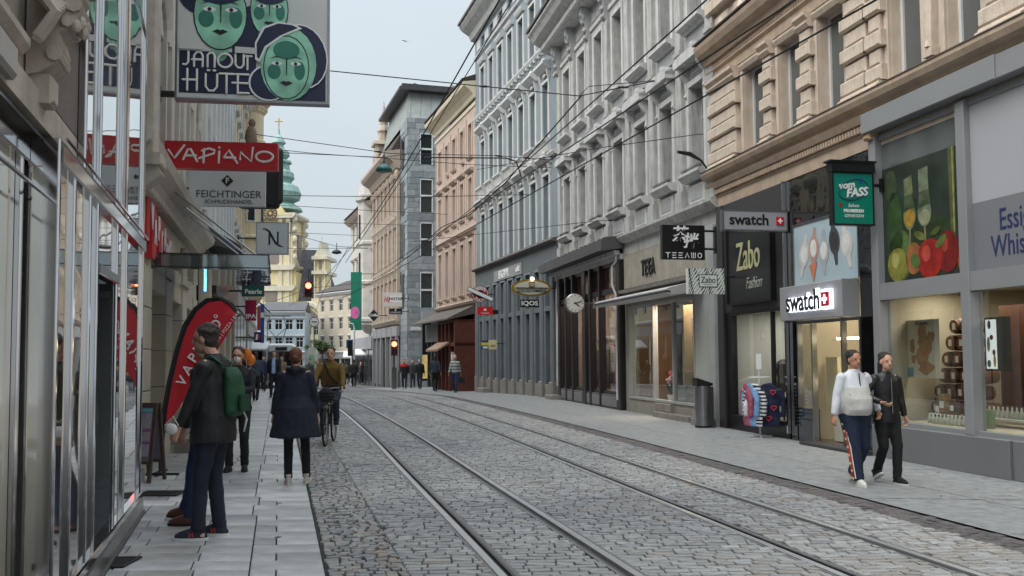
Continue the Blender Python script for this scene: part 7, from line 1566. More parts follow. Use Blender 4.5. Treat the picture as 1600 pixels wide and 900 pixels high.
for sd in 'lr':
    a_ = J['a'+sd]
    for q in (-1, 1):
        mb = MB(); x = a_.x + q*.051; y0 = a_.y+.02; z = -.052; mb.tube([(x, y0, a_.z+z-.0), (x, y0+.0, a_.z+z+.036), (x, y0+.032, a_.z+z), (x, y0+.032, a_.z+z+.036)], .006, 5); mb.build('letter_patch', mat('trainer_red', (206, 72, 60), .5), t)
# --- man beyond him with brown shoe
person('man in blue jeans and brown shoes half hidden by the green rucksack man', G(296, 822)+Vector((.14, .12, 0)), R(82), 1.80, dict(fl=(-.1, .14), fr=(.1, .30), wl=(-.28, .12, .84), wr=(.24, .10, .88), lean=.04), topc=cloth('black_wool', (30, 29, 31)), trou=cloth('blue_jeans', (44, 62, 96), .85, .3, 6), shoe=mat('brown_leather', (96, 58, 42), .45, .2, 8), shoe_sole=mat('sole_dark', (40, 34, 30), .7), longcoat=.12)
# --- masked man with phone
t, J, hc, S_ = person('man with glasses and white mask looking at his phone', G(371, 736), R(186), 1.72, dict(fl=(-.1, .0), fr=(.11, .04), wr=(.20, .30, 1.18), wl=(-.06, .30, 1.17), br=(.6, -.6, -.6), bl=(-.6, -.6, -.6), fingers=.9, hd=(0, .12)), topc=cloth('charcoal_jacket', (38, 40, 46)), trou=cloth('black_jean', (28, 28, 32)), glasses=True, mask=True, hair=mat('hair_brown', (66, 44, 32), .6, .3, 20, .5), shoe=cloth('shoe_black', (28, 28, 30)), shoe_sole=mat('sole_dark', (40, 34, 30), .7))
pp = t.matrix_basis @ Vector((.16, .40, 1.24)); ph = thing('phone', 'dark phone held up by the masked man', 'phone', (pp[0], pp[1], pp[2]), R(190)); mb = MB(); mb.T = Matrix.Rotation(R(-30), 4, 'X'); mb.cbox(-.036, .036, -.005, .005, 0, .145, .003); mb.build('casing', M_black, ph); mb = MB(); mb.T = Matrix.Rotation(R(-30), 4, 'X'); mb.box(-.032, .032, -.0065, -.0052, .006, .14); mb.build('display', mat('phone_display', (120, 140, 160), .2, .1), ph)
# --- woman in navy parka from behind
NAV = cloth('navy_parka', (24, 30, 46), .85, .14, 5)
t, J, hc, (sy, sz, hz) = person('woman from behind in navy parka and black leggings with auburn bun', G(461, 756), R(8), 1.69, dict(fl=(-.09, .02), fr=(.14, .10), wl=(-.30, .02, .86), wr=(.30, .04, .86), bl=(-1, -.5, 0), br=(1, -.5, 0), ftr=-.15, hd=(0, 0)), topc=NAV, trou=cloth('black_legging', (22, 22, 26)), tight=True, female=True, longcoat=.31, flare=.105, hood=True, hairstyle='bun', hair=mat('hair_auburn', (112, 66, 44), .6, .35, 25, .5), shoe=mat('trainer_pale', (206, 200, 192), .6, .1, 9), legw=1.0, belly=.06)
mb = MB(); mb.tube([(-.12, sy+.0, sz+.085), (-.07, sy-.10, sz+.09), (0, sy-.13, sz+.075), (.07, sy-.10, sz+.09), (.12, sy, sz+.085)], .018, 8, round_=True); mb.build('hood_lining', cloth('grey_lining', (120, 122, 124)), t, smooth=True)
# --- couple on the right
CRM = cloth('cream_pullover', (206, 204, 198), .8, .05, 5); WHT = cloth('white_sleeve', (222, 226, 232), .8, .04, 5); NVT = cloth('navy_track', (22, 35, 60), .75, .14, 6)
t, J, hc, (sy, sz, hz) = person('stocky man in a white half zip pullover and navy track pants walking', G(1338, 757), R(196), 1.61, dict(fl=(-.10, -.20), fr=(.08, .16), ftl=-.5, fzl=.05, wl=(-.30, .10, .98), wr=(.36, .04, .86), br=(.8, -.6, 0), bl=(-.9, -.5, 0), fingers=.9), topc=CRM, sleevec=WHT, matfn=lambda c: 1 if (abs(c.x) > .215 or c.z > 1.30) else 0, trou=NVT, shoe=mat('trainer_white', (214, 212, 206), .6, .08, 9), belly=.12, legw=1.3, hair=mat('hair_dark', (36, 30, 28), .6, .3, 20, .5), skin=SKIN2)
mb = MB(); mb.tube([(-.17, sy+.14, 1.20), (-.08, sy+.175, 1.19), (.08, sy+.175, 1.19), (.17, sy+.14, 1.20)], .008, 6); mb.tube([(0, sy+.12, sz+.04), (0, sy+.155, 1.22)], .008, 6); mb.build('zip', mat('zip_dark', (44, 48, 60), .5), t)
mb = MB(); ob = cloth('side_stripe_orange', (176, 82, 48)); hp, kn, an = J['hr'], J['kr'], J['ar']
side = [hp+Vector((.115, .0, -.02)), hp.lerp(kn, .5)+Vector((.103, 0, 0)), kn+Vector((.088, 0, 0)), kn.lerp(an, .5)+Vector((.080, 0, 0)), an+Vector((.074, 0, .02))]
mb.tube(side, .034, 8, sq=.35, sqd=(1, 0, 0)); mb.build('side_stripe', ob, t, smooth=True); mb = MB(); mb.tube([p+Vector((-.008, .034, 0)) for p in side], .008, 6); mb.build('white_piping', W_text, t)
mb = MB()
for i in range(9):
    q = i/8*3.99; a_ = side[int(q)].lerp(side[int(q)+1], q-int(q)); mb.ell(a_+Vector((.008, 0, 0)), (.009, .022, .022), 6, 4)
mb.build('stripe_motif', mat('motif_cream', (220, 200, 170), .7), t)
LEA = mat('black_leather', (22, 22, 24), .38, .12, 6, .3, bscale=60)
t, J, hc, S_ = person('woman in black leather jacket on the arm of the man in white', G(1388, 755), R(192), 1.58, dict(fl=(-.06, .12), fr=(.07, -.16), ftr=-.45, fzr=.05, wl=(-.27, .04, .86), wr=(.22, .22, 1.12), br=(.8, -.8, -.3), fingers=.7), topc=LEA, trou=cloth('black_wide', (20, 20, 22)), female=True, longcoat=.10, hairstyle='long', hair=mat('hair_dark_long', (44, 34, 30), .6, .3, 20, .5), legw=1.02, shoe=cloth('black_canvas', (26, 26, 28)))
mb = MB(); mb.tube([(0, S_[0]+.135, S_[1]-.0), (0, S_[0]+.15, S_[2]+.02)], .006, 6); mb.build('zip', M_steel, t)
# --- cyclist and bicycle
cg = G(515, 693); cz = R(183)
OLV = cloth('mustard_jumper', (112, 88, 40), .85, .12, 6)
bk = thing('bicycle', 'black city bicycle with a front basket ridden towards the viewer', 'bicycle', cg, cz)
M_tyre = mat('tyre_rubber', (24, 24, 25), .8, .1)
def wheel(y, nm='wheel'):
    w_ = MB(); w_.tube([(0, y+.335*math.cos(a*PI/16), .345+.335*math.sin(a*PI/16)) for a in range(33)], .019, 8); o = w_.build('wheel', M_tyre, bk, smooth=True)
    mb = MB(); mb.tube([(0, y+.31*math.cos(a*PI/16), .345+.31*math.sin(a*PI/16)) for a in range(33)], .009, 6); mb.build('rim', M_steel, o)
    mb = MB()
    for a in range(16): mb.tube([(.02*(-1)**a, y, .345), (0, y+.31*math.cos(a*PI/8), .345+.31*math.sin(a*PI/8))], .0018, 3)
    mb.tube([(-.05, y, .345), (.05, y, .345)], .02, 8); mb.build('spokes', M_steel, o)
wheel(.54); wheel(-.54)
mb = MB(); mb.tube([(0, .42, .85), (0, -.08, .36)], .018, 8); mb.tube([(0, -.08, .36), (0, -.2, .86)], .018, 8); mb.tube([(.0, .4, .92), (0, -.16, .72)], .015, 8); mb.tube([(0, .36, 1.02), (0, .44, .78)], .02, 8)
for q in (-1, 1): mb.tube([(q*.05, .44, .76), (q*.055, .54, .345)], .012, 6); mb.tube([(q*.015, -.18, .72), (q*.05, -.54, .345)], .009, 6); mb.tube([(q*.015, -.08, .36), (q*.05, -.54, .345)], .009, 6)
mb.build('frame', M_black, bk); mb = MB(); mb.tube([(-.31, .26, 1.04), (-.18, .34, 1.05), (0, .36, 1.03), (.18, .34, 1.05), (.31, .26, 1.04)], .012, 8); mb.build('handlebar', M_steel, bk)
for q in (-1, 1): MB().tube([(q*.31, .26, 1.04), (q*.23, .31, 1.05)], .018, 8, round_=True).build('grip', M_black, bk)
mb = MB(); mb.loft([(0, -.24, .87, .03, .06), (0, -.22, .92, .08, .13), (0, -.22, .94, .07, .12)], 12); mb.build('saddle', M_black, bk)
mb = MB()
for i in range(7):
    x = -.15+i*.05; mb.tube([(x, .42, .98), (x*.8, .44, .78), (x*.8, .62, .78), (x, .66, .98)], .005, 4)
for z in (.80, .86, .92, .98): mb.tube([(-.16, .42, z), (.16, .42, z), (.16, .66, z), (-.16, .66, z), (-.16, .42, z)], .005, 4)
mb.build('basket', M_black, bk); MB().ell((0, .5, .70), (.05, .05, .05), 10, 8).build('headlamp', M_steel, bk)
for q, dz in ((-1, .1), (1, -.1)): MB().cbox(q*.08-.0, q*.17, -.12, -.02, .34+dz, .36+dz, .004).build('pedal', M_black, bk)
mb = MB(); mb.tube([(-.3, -.3, 0)]*2, .001, 3) if False else None
mb = MB(); mb.tube([(.3, .26, 1.05), (.33, .30, 1.12)], .008, 6); mb.build('brake_lever', M_steel, bk)
bag = thing('shopping_bag', 'dark bag lying in the front basket of the bicycle', 'bag', bk.matrix_basis @ Vector((0, .54, .80)), cz); mb = MB(); mb.ell((0, 0, .13), (.13, .1, .14), 10, 8); vox(mb, .02, 2, .02, 'sack', cloth('dark_bag', (36, 36, 42)), bag)
t, J, hc, (sy, sz, hz) = person('cyclist in a mustard jumper with a shoulder strap riding towards the viewer', cg, cz, 1.74, dict(hipz=.98, hipy=-.22, fl=(-.12, -.03), fr=(.12, -.03), fzl=.33, fzr=.14, wl=(-.27, .24, 1.07), wr=(.27, .24, 1.07), bl=(-1, -.6, -.4), br=(1, -.6, -.4), lean=.22, fingers=1.0, hd=(0, 0)), topc=OLV, trou=cloth('slate_jeans', (46, 54, 70)), hair=MATS['hair_brown'], shoe=cloth('shoe_black', (28, 28, 30)))
mb = MB(); mb.tube([(.12, sy-.02, sz+.085), (.10, sy+.10, sz+.02), (.0, sy+.13, 1.26), (-.14, sy+.08, 1.12)], .018, 8, sq=.4, sqd=(0, 1, 0)); mb.build('shoulder_strap', cloth('dark_brown_strap', (44, 34, 28)), t); mb = MB(); mb.ell((-.03, sy+.07, 1.08), (.14, .06, .05), 12, 8); mb.build('belt_bag', cloth('dark_brown_strap', (44, 34, 28)), t, smooth=True)
# --- figures further away
def fp(px, py, head, label, top, trou, rz=180, fem=False, hs='short', hair=None, walk=0, **kw):
    p = G(px, py); H = (py-head)/F*p.y*1.0
    st = {0: dict(fl=(-.08, 0), fr=(.09, .02)), 1: dict(fl=(-.08, .16), fr=(.08, -.18), ftr=-.3, fzr=.03, wl=(-.26, -.1, .88), wr=(.26, .18, .9)), 2: dict(fl=(-.08, -.16), fr=(.08, .16), ftl=-.3, fzl=.03, wl=(-.26, .18, .9), wr=(.26, -.1, .88))}[walk]
    return person(label, p, R(rz), max(1.5, min(H, 1.9)), st, topc=cloth('t%d_%d_%d' % top, top), trou=cloth('t%d_%d_%d' % trou, trou), near=False, female=fem, hairstyle=hs, hair=hair, **kw)
BLO = mat('hair_blond', (190, 150, 100), .6, .2, 20); GRY = mat('hair_grey', (150, 146, 140), .6, .2, 20)
t, J, hc, S_ = fp(711, 614, 556, 'blond woman in a grey and white striped jumper by the brown shopfront', (176, 178, 172), (36, 46, 76), 172, True, 'bob', BLO, 1, matfn=lambda c: 1 if int(c.z*14) % 2 else 0, sleevec=cloth('stripe_grey', (110, 116, 116)))
hb = thing('handbag', 'dark handbag carried by the woman in the striped jumper', 'bag', G(722, 613)+Vector((0, 0, .45)), 0); mb = MB(); mb.cbox(-.15, .15, -.06, .06, 0, .26, .02); mb.build('bag_body', M_black, hb); mb = MB(); mb.tube([(-.1, 0, .26), (-.05, 0, .42), (.05, 0, .42), (.1, 0, .26)], .01, 6); mb.build('strap', M_black, hb)
fp(680, 612, 556, 'dark haired woman in blue jacket walking away by the brown shopfront', (52, 58, 72), (22, 22, 24), 14, True, 'long', None, 2)
fp(632, 608, 562, 'person in a black jacket with a bright red hood lying on the shoulders', (34, 34, 38), (30, 32, 44), 186, False, 'short', None, 1, matfn=lambda c: 1 if c.z > 1.33 else 0, sleevec=cloth('red_hood', (196, 40, 40)))
fp(645, 607, 563, 'dark haired woman in a dark jacket just right of the red hooded person', (60, 58, 66), (40, 44, 60), 180, True, 'long', None, 2)
fp(656, 608, 562, 'dark clad man next to the slate wall right of the red hooded person', (26, 26, 28), (34, 36, 48), 176, False, 'short', None, 1)
fp(695, 607, 570, 'small dark figure with a pale bag beside the brown shopfront', (84, 76, 72), (60, 56, 54), 200, True, 'short', None, 0)
cr = ((553, 605, 560, (34, 36, 42), (30, 30, 34), 8, 'long haired walker with a black backpack seen from behind near the crossing'), (564, 601, 564, (60, 60, 70), (40, 40, 50), 190, 'walker in a slate grey jacket in the far crowd'), (575, 600, 566, (104, 44, 60), (34, 34, 40), 12, 'walker in a maroon jacket in the far crowd'), (587, 600, 564, (30, 30, 34), (36, 36, 40), 180, 'walker all in black in the far crowd'), (600, 600, 567, (216, 140, 116), (46, 46, 54), 176, 'walker in a salmon top in the far crowd'), (613, 599, 568, (110, 116, 124), (50, 54, 66), 186, 'walker in a pale grey jacket next to the traffic light pole'), (542, 602, 566, (70, 66, 60), (36, 36, 44), 10, 'walker in an olive brown coat right of the cyclist'), (594, 598, 567, (44, 52, 84), (40, 40, 44), 4, 'walker in a dark blue jacket behind the salmon top'), (570, 598, 568, (150, 150, 156), (40, 40, 44), 186, 'walker in a pale jacket behind the maroon jacket'), (607, 597, 568, (120, 60, 50), (40, 40, 44), 10, 'walker in a rust coloured jacket in the far crowd'))
for i, (px, py, hd_, a, b, rz, lb) in enumerate(cr): fp(px, py, hd_, lb, a, b, rz, i % 3 == 1, ('short', 'long', 'bob')[i % 3], [None, BLO, None, GRY][i % 4], 1+i % 2)
fp(399, 627, 552, 'woman in a mottled grey blue jacket walking away on the left pavement', (70, 78, 96), (28, 28, 34), 6, True, 'long', None, 1)
fp(428, 622, 550, 'man in a dark suit and pale blue shirt coming along the left pavement', (34, 36, 44), (30, 30, 34), 184, False, 'short', None, 2, matfn=lambda c: 1 if abs(c.x) < .07 and c.y > .05 else 0, sleevec=cloth('pale_blue_shirt', (170, 190, 220)))
fp(385, 615, 552, 'person in a dark top half hidden behind the masked man', (40, 40, 50), (34, 34, 40), 180, False, 'short', None, 0)
fp(412, 612, 556, 'person in a blue coat in the left pavement crowd', (50, 56, 84), (34, 34, 40), 184, True, 'bob', None, 1)
fp(391, 610, 556, 'person with a white cap in the left pavement crowd', (44, 46, 54), (34, 34, 40), 190, False, 'short', mat('cap_white', (220, 220, 218), .7), 1)
fp(440, 613, 558, 'person in a light brown jacket behind the woman in the navy parka', (150, 124, 104), (44, 44, 54), 184, True, 'long', None, 0)
fp(483, 611, 562, 'person in a green grey jacket between the parka and the cyclist', (84, 92, 80), (34, 34, 40), 180, False, 'short', None, 1)
fp(494, 609, 563, 'person in a pale jacket left of the cyclist', (180, 176, 166), (50, 50, 60), 186, True, 'bob', BLO, 1)
_cr = [o for o in C.objects if o.get('category') == 'person' and ' in the far crowd' in o.get('label', '') and any(q in o['label'] for q in ('slate grey', 'black', 'dark blue'))]
random.seed(21)
for i, (px, py) in enumerate(((548, 600), (558, 598), (567, 597), (582, 597), (591, 596), (603, 596), (618, 597), (537, 598), (531, 600), (380, 606), (402, 605), (418, 604), (434, 605), (447, 604), (470, 604), (478, 602), (500, 603), (508, 601), (521, 600), (407, 609))):
    s_ = _cr[i % len(_cr)]; c_ = copy_tree(s_); g = G(px, py); c_.location = g; c_.rotation_euler = (0, 0, R(random.choice((4, 12, 178, 188)))); k = random.uniform(.9, 1.02); c_.scale = (k, k, k)
    c_['label'] = 'distant walker in dark clothes deep in the crowd at the end of the street'; c_['group'] = 'dark clad walkers deep in the far crowd'
# ================================================================== street things
def hanger_light(px, py, Y, label, col, r, hh):
    p = at(px, py, Y); t = thing('hanging_street_lamp', label, 'street lamp', p)
    MB().lathe([(.04, hh), (r*.55, hh*.8), (r*.92, hh*.4), (r, .02), (r*.9, 0)], n=20).build('shade', col, t, smooth=True); MB().ell((0, 0, .0), (r*.5, r*.5, r*.2), 10, 6).build('globe', M_lightgrey, t, smooth=True); MB().tube([(0, 0, hh), (0, 0, hh+.35)], .02, 6).build('hanger', M_black, t)
hanger_light(600, 268, 30, 'teal domed street lamp hung from the span wires before the slate house', mat('lamp_teal', (26, 92, 88), .4, .1), .27, .26)
hanger_light(526, 396, 50, 'small black bell shaped street lamp hung from the far span wires', M_black, .27, .22)
def signal(t, n_, R_, mback=None):
    M_hr = mat('signal_dark_red', (88, 18, 22), .4, .1)
    mb = MB(); mb.cbox(-R_*1.1, R_*1.1, -.10, .12, 0, R_*2.25*n_, .02); mb.T = None; mb.build('housing', M_hr, t)
    for i in range(n_):
        z = R_*2.25*(n_-i-.5); lit = i == 0
        mb = MB(); mb.T = Matrix.Translation((0, -.10, z)) @ Matrix.Rotation(PI/2, 4, 'X'); mb.lathe([(R_*.86, 0), (R_*.8, .02)], n=18); mb.build('lens', mat('signal_red_lit', (255, 120, 90), .3, 0, emit=(255, 90, 60), es=6) if lit else mat('signal_off', (60, 16, 18), .3, 0), t)
        mb = MB(); mb.tube([(R_*.95*math.cos(R(a)), -.12, z+R_*.95*math.sin(R(a))) for a in range(0, 181, 20)], .012, 5); mb.tube([(R_*.95*math.cos(R(a)), -.30, z+R_*.95*math.sin(R(a))) for a in range(0, 181, 20)], .012, 5)
        for a in range(0, 180, 15): mb.quad((R_*.95*math.cos(R(a)), -.1, z+R_*.95*math.sin(R(a))), (R_*.95*math.cos(R(a)), -.3, z+R_*.95*math.sin(R(a))), (R_*.95*math.cos(R(a+15)), -.3, z+R_*.95*math.sin(R(a+15))), (R_*.95*math.cos(R(a+15)), -.1, z+R_*.95*math.sin(R(a+15))))
        mb.build('visor', M_hr, t)
    mb = MB()
    for i in range(n_):
        for q in (-1, 1): mb.cbox(q*R_*1.1, q*R_*1.6, -.05, .02, R_*2.25*(i+.5)-.03, R_*2.25*(i+.5)+.03, .01)
    mb.build('side_clips', M_black, t)
p = G(616, 608); t = thing('traffic_light', 'red traffic light on a steel post with a railing beside the slate house', 'traffic light', p, R(8))
mb = MB(); mb.tube([(0, 0, 0), (0, 0, 2.9)], .07, 10); mb.tube([(0, 0, 0), (0, 0, 1.3)], .14, 12); mb.build('post', M_steel, t)
hd = obj('head_mount', MB().box(-.05, .05, -.05, .05, 2.0, 2.02).mesh('head_mount', M_black), t); hl_ = thing('x', 'x', 'x'); bpy.data.objects.remove(hl_)
class _S: pass
sg = bpy.data.objects.new('signal_head', MB().cbox(-.20, .20, -.05, .14, 0, .95, .02).mesh('signal_head', mat('signal_dark_red', (88, 18, 22), .4, .1))); C.objects.link(sg); sg.parent = t; sg.location = (0, -.12, 2.02)
for i, lit in ((0, True), (1, False)):
    z = .70-.45*i; mb = MB(); mb.T = Matrix.Translation((0, -.05, z)) @ Matrix.Rotation(PI/2, 4, 'X'); mb.lathe([(.16, 0), (.15, .02)], n=18); mb.build('lens', mat('signal_red_lit', (255, 120, 90), .3, 0, emit=(255, 90, 60), es=6) if lit else mat('signal_off', (60, 16, 18), .3, 0), sg)
    mb = MB(); mb.tube([(.18*math.cos(R(a)), -.14, z+.18*math.sin(R(a))) for a in range(-10, 191, 20)], .03, 5, sq=3, sqd=(0, 1, 0)); mb.build('visor', MATS['signal_dark_red'], sg)
mb = MB(); mb.tube([(.25, 0, 0), (.25, 0, 1.1), (.5, 0, 1.15), (.5, 0, 0)], .03, 8); mb.build('railing', M_steel, t)
p = at(482, 464, 53); t = thing('hanging_traffic_light', 'red traffic light with dark side clips hanging over the tracks', 'traffic light', p, R(8)); signal(t, 2, .19); MB().tube([(0, 0, .85), (0, 0, 1.6)], .02, 6).build('hanger', M_black, t)
p = at(559, 560, 66); t = thing('dark_traffic_light', 'dark back of a traffic light on a white post right of the cyclist', 'traffic light', (p.x-.25, p.y, gz(66))); MB().tube([(0, 0, 0), (0, 0, 4.2)], .06, 8).build('post', mat('post_white', (214, 216, 216), .5), t); MB().cbox(-.45, -.12, -.1, .1, 2.2, 3.3, .03).build('signal_head', M_black, t); mb = MB(); mb.tube([(0, 0, 4.2), (-.1, 0, 4.5), (-.5, 0, 4.55)], .04, 6); mb.build('lamp_arm', MATS['post_white'], t)
# banner, shop signs of the far right side
t, w_, h_ = blade('banner', 'tall green banner with a pink circle hanging from the pale corner house', 548, 565, 425, 516, 72, 8, .05, mat('banner_green', (16, 122, 98), .7, .06, 1), None); cm = mat('banner_pink', (222, 120, 184), .7, .04, 1)
mb = MB(); r_ = w_*.42; pts = [(w_*.40+r_*1.0*math.cos(a*PI/12), h_*.30+r_*1.35*math.sin(a*PI/12)) for a in range(24)]; pts = [(max(a, .01), b) for a, b in pts]; mb.prism(pts, -.012, -.003, 'y'); mb.build('pink_circle', cm, t)
mb = MB()
for i in range(3): mb.box(w_*.4, w_*.8, -.016, -.013, h_*(.33-.03*i), h_*(.335-.03*i))
mb.build('small_print', K_text, t); bracket(t, w_, w_+.9, h_*.97)
t, w_, h_ = blade('notary_sign', 'white square blade sign with a red clothing chain monogram before the slate house', 600, 628, 457, 479, 60, 8, .12, mat('sign_pale_pink_white', (216, 208, 204), .5, .04), None); text('H&M', h_*.55, M_red, t, (w_*.3, -.006, h_*.5), ROT_S, .003, shear=.3, sx=.7, bold=.004); bracket(t, w_, w_+.4, h_*.6)
t, w_, h_ = blade('notary_sign', 'small white blade sign reading NOTAR at the slate house corner', 609, 628, 462, 472, 59, 8, .1, W_text, None); text('NOTAR', h_*.6, K_text, t, (w_/2, -.006, h_*.5), ROT_S, .003, bold=.006); bracket(t, w_, w_+.4, h_*.6)
t, w_, h_ = blade('black_shop_sign', 'small black blade sign with fine white print under the notary sign', 608, 628, 482, 491, 59.5, 8, .1, M_black, None); text('JUWELIER', h_*.42, W_text, t, (w_/2, -.006, h_*.3), ROT_S, .003); mb = MB(); mb.ell((w_/2, -.01, h_*.72), (.05, .01, .06), 8, 6); mb.build('mark', W_text, t); bracket(t, w_, w_+.4, h_*.5)
p = at(584, 493, 68); t = thing('diamond_sign', 'black diamond shaped sign with white script on a bracket', 'sign', p, R(8)); u = 68/1450; mb = MB(); mb.prism([(-9*u, 0), (0, 9.5*u), (9*u, 0), (0, -9.5*u)], -.05, .05, 'y'); mb.build('panel', M_black, t); text('Coffee', .26, W_text, t, (0, -.055, .02), ROT_S, .003, shear=.3, bold=.004); mb = MB(); mb.tube([(9*u, 0, 0), (9*u+.8, 0, 0)], .03, 6); mb.build('bracket', M_black, t)
t, w_, h_ = blade('transit_sign', 'small blue square sign with a white emblem at the far crossing', 541, 551, 531, 544, 70, 8, .08, mat('transit_blue', (24, 76, 150), .5, 0), None); MB().box(w_*.25, w_*.75, -.012, -.001, h_*.25, h_*.75).build('white_panel', W_text, t); MB().box(w_*.4, w_*.6, -.02, -.013, h_*.35, h_*.65).build('emblem', MATS['transit_blue'], t); mb = MB(); mb.tube([(w_, .04, h_), (w_, .04, gz(70)-t.location.z)], .03, 6); mb.build('post', M_steel, t)
p = at(491, 503, 58); t = thing('tram_stop_sign', 'round white tram stop sign with a black mark on a slim post', 'sign', p, R(6)); u = 58/1450; mb = MB(); mb.T = Matrix.Rotation(PI/2, 4, 'X'); mb.lathe([(7.5*u, -.03), (7.5*u, .03)], n=24); mb.build('disc', M_black, t); mb = MB(); mb.T = Matrix.Rotation(PI/2, 4, 'X'); mb.lathe([(6.5*u, .028), (6.5*u, .04)], n=24); mb.build('white_face', W_text, t); MB().box(-4*u, 4*u, -.05, -.04, -.8*u, .8*u).build('tram_mark', K_text, t); MB().tube([(0, .05, 6*u), (0, .05, gz(58)-p.z)], .035, 8).build('post', M_steel, t)
p = at(487, 567, 56); t = thing('info_board', 'white information board with an arched top near the tram stop', 'board', (p.x, p.y, gz(56)), R(6)); u = 56/1450
mb = MB(); mb.box(-6.5*u, 6.5*u, -.04, .04, .9, 2.35); mb.prism([(6.5*u*math.cos(a*PI/8), 2.35+6.5*u*math.sin(a*PI/8)) for a in range(9)], -.04, .04, 'y'); mb.build('panel', mat('board_white2', (220, 224, 218), .5), t); MB().box(-4.5*u, 4.5*u, -.055, -.042, 1.5, 2.1).build('poster', mat('pale_green_print', (150, 190, 160), .5, .3, 9), t); mb = MB(); mb.tube([(-5*u, 0, 0), (-5*u, 0, .9)], .03, 6); mb.tube([(5*u, 0, 0), (5*u, 0, .9)], .03, 6); mb.build('legs', M_steel, t)
# street tree
def tree(px, py, Y, rw, rh, label):
    g = G(px, 600); t = thing('street_tree', label, 'tree', (at(px, py, Y).x, Y, gz(Y))); zc_ = at(px, py, Y).z - gz(Y)
    mb = MB(); mb.tube([(0, 0, 0), (.03, 0, zc_*.5), (0, 0, zc_)], [.12, .09, .05], 8)
    for i in range(7): a = i*.9; mb.tube([(0, 0, zc_*.75), (rw*.5*math.cos(a), rw*.5*math.sin(a), zc_+rh*.1*(i % 3))], [.04, .015], 5)
    mb.build('trunk', M_wood, t); random.seed(px); mb = MB(); ctr = [Vector((random.gauss(0, rw*.42), random.gauss(0, rw*.42), zc_+random.gauss(0, rh*.4))) for _ in range(16)]
    for i in range(2600):
        c = random.choice(ctr); p = c + Vector((random.gauss(0, rw*.17), random.gauss(0, rw*.17), random.gauss(0, rh*.18))); d = Vector((random.gauss(0, 1), random.gauss(0, 1), random.gauss(0, 1))).normalized(); e = d.orthogonal().normalized(); s_ = .10
        mb.mi = random.randrange(2); mb._a([p-e*s_*.5, p+d*s_, p+e*s_*.5, p-d*s_*.6], [(0, 1, 2, 3)])
    mb.build('crown', [mat('leaf_green', (72, 92, 52), .6, .3, 5), mat('leaf_green_dark', (46, 66, 38), .6, .3, 5)], t, fixn=False)
tree(503, 540, 84, 1.1, .55, 'small dark green street tree behind the tram stop')
tree(580, 548, 86, .7, .3, 'low green bushy tree by the far right shops')
# tram
Yt = 66; tx = XA(Yt); t = thing('tram', 'white and grey tram with raised pantograph approaching on the nearer track', 'tram', (tx, Yt, gz(Yt)+.02), math.atan((XA(60)-XA(72))/12.0)*1.0)
M_tw = mat('tram_white', (206, 210, 214), .3, .03, 1, coat=.4); M_tg = mat('tram_grey_blue', (96, 104, 128), .35, .05, 1, coat=.4)
sec = [(-1.2, .35), (1.2, .35), (1.2, 2.6), (1.05, 3.0), (.8, 3.12), (-.8, 3.12), (-1.05, 3.0), (-1.2, 2.6)]
mb = MB(); vs = [(x, .6, z) for x, z in sec] + [(x, 24, z) for x, z in sec] + [(x*.86, .0, .35+(z-.35)*.95) for x, z in sec]; n = 8
mb._a(vs, [tuple(range(8, 16)), tuple(range(16, 24))] + [(i, (i+1) % n, (i+1) % n+8, i+8) for i in range(n)] + [(i, (i+1) % n, (i+1) % n+16, i+16) for i in range(n)]); mb.build('body', M_tw, t)
mb = MB(); mb.prism([(-.95, 1.0), (.95, 1.0), (.92, 2.55), (-.92, 2.55)], -.04, .5, 'y'); mb.build('windscreen', darkglass('tram_windscreen', (24, 26, 32)), t); MB().box(-1.0, 1.0, -.05, .4, .5, .95).build('front_skirt', M_tg, t)
for q in (-1, 1): MB().box(q*1.19, q*1.215, 1.2, 23, 1.2, 2.5).build('side_windows', MATS['tram_windscreen'], t); MB().ell((q*.7, -.06, .72), (.12, .04, .09), 10, 6).build('headlight', mat('headlight_glass', (230, 230, 220), .1, 0), t)
for y0 in (2, 9, 16): 
    for q in (-1, 1): mb = MB(); mb.tube([(q*.9, y0, .3), (q*1.15, y0, .3)], .28, 16); mb.build('wheel', M_black, t)
MB().box(-.4, .4, -.06, .0, 2.62, 2.85).build('destination_display', M_black, t)
mb = MB(); mb.tube([(-.5, 4, 3.14), (-.7, 3, 4.3), (-.5, 3, 5.2)], .025, 5); mb.tube([(.5, 4, 3.14), (.7, 3, 4.3), (.5, 3, 5.2)], .025, 5); mb.tube([(-1.0, 3, 5.2), (1.0, 3, 5.2)], .035, 6); mb.tube([(-.7, 3, 4.3), (.5, 4, 3.2)], .02, 5); mb.tube([(.7, 3, 4.3), (-.5, 4, 3.2)], .02, 5); mb.build('pantograph', M_black, t)
# balloons and mannequin stand of sweaters
for i, (px, py, r_) in enumerate(((385, 553, .10), (391, 562, .10))):
    p = at(px, py, 15.5+i*.2); t = thing('balloon', ('upper' if i == 0 else 'lower')+' orange balloon behind the masked man', 'balloon', p); MB().ell((0, 0, 0), (r_*.9, r_*.9, r_), 14, 10).build('skin', mat('balloon_orange', (236, 130, 40), .35, .04), t, smooth=True); MB().tube([(0, 0, -r_), (.02, 0, -r_-.5)], .003, 4).build('string', W_text, t)
p = G(1188, 683); t = thing('garment_rail', 'round white metal garment stand before the fashion shop window', 'clothes stand', p, R(-10))
mb = MB(); mb.tube([(0, 0, .03), (0, 0, 1.32)], .018, 8); mb.tube([(-.22, 0, .02), (.22, 0, .02)], .015, 6); mb.tube([(0, -.22, .02), (0, .22, .02)], .015, 6); mb.tube([(.2*math.cos(a*PI/10), .2*math.sin(a*PI/10), 1.16) for a in range(21)], .01, 6); mb.tube([(-.2, 0, 1.16), (.2, 0, 1.16)], .01, 6); mb.build('stand', M_winw, t)
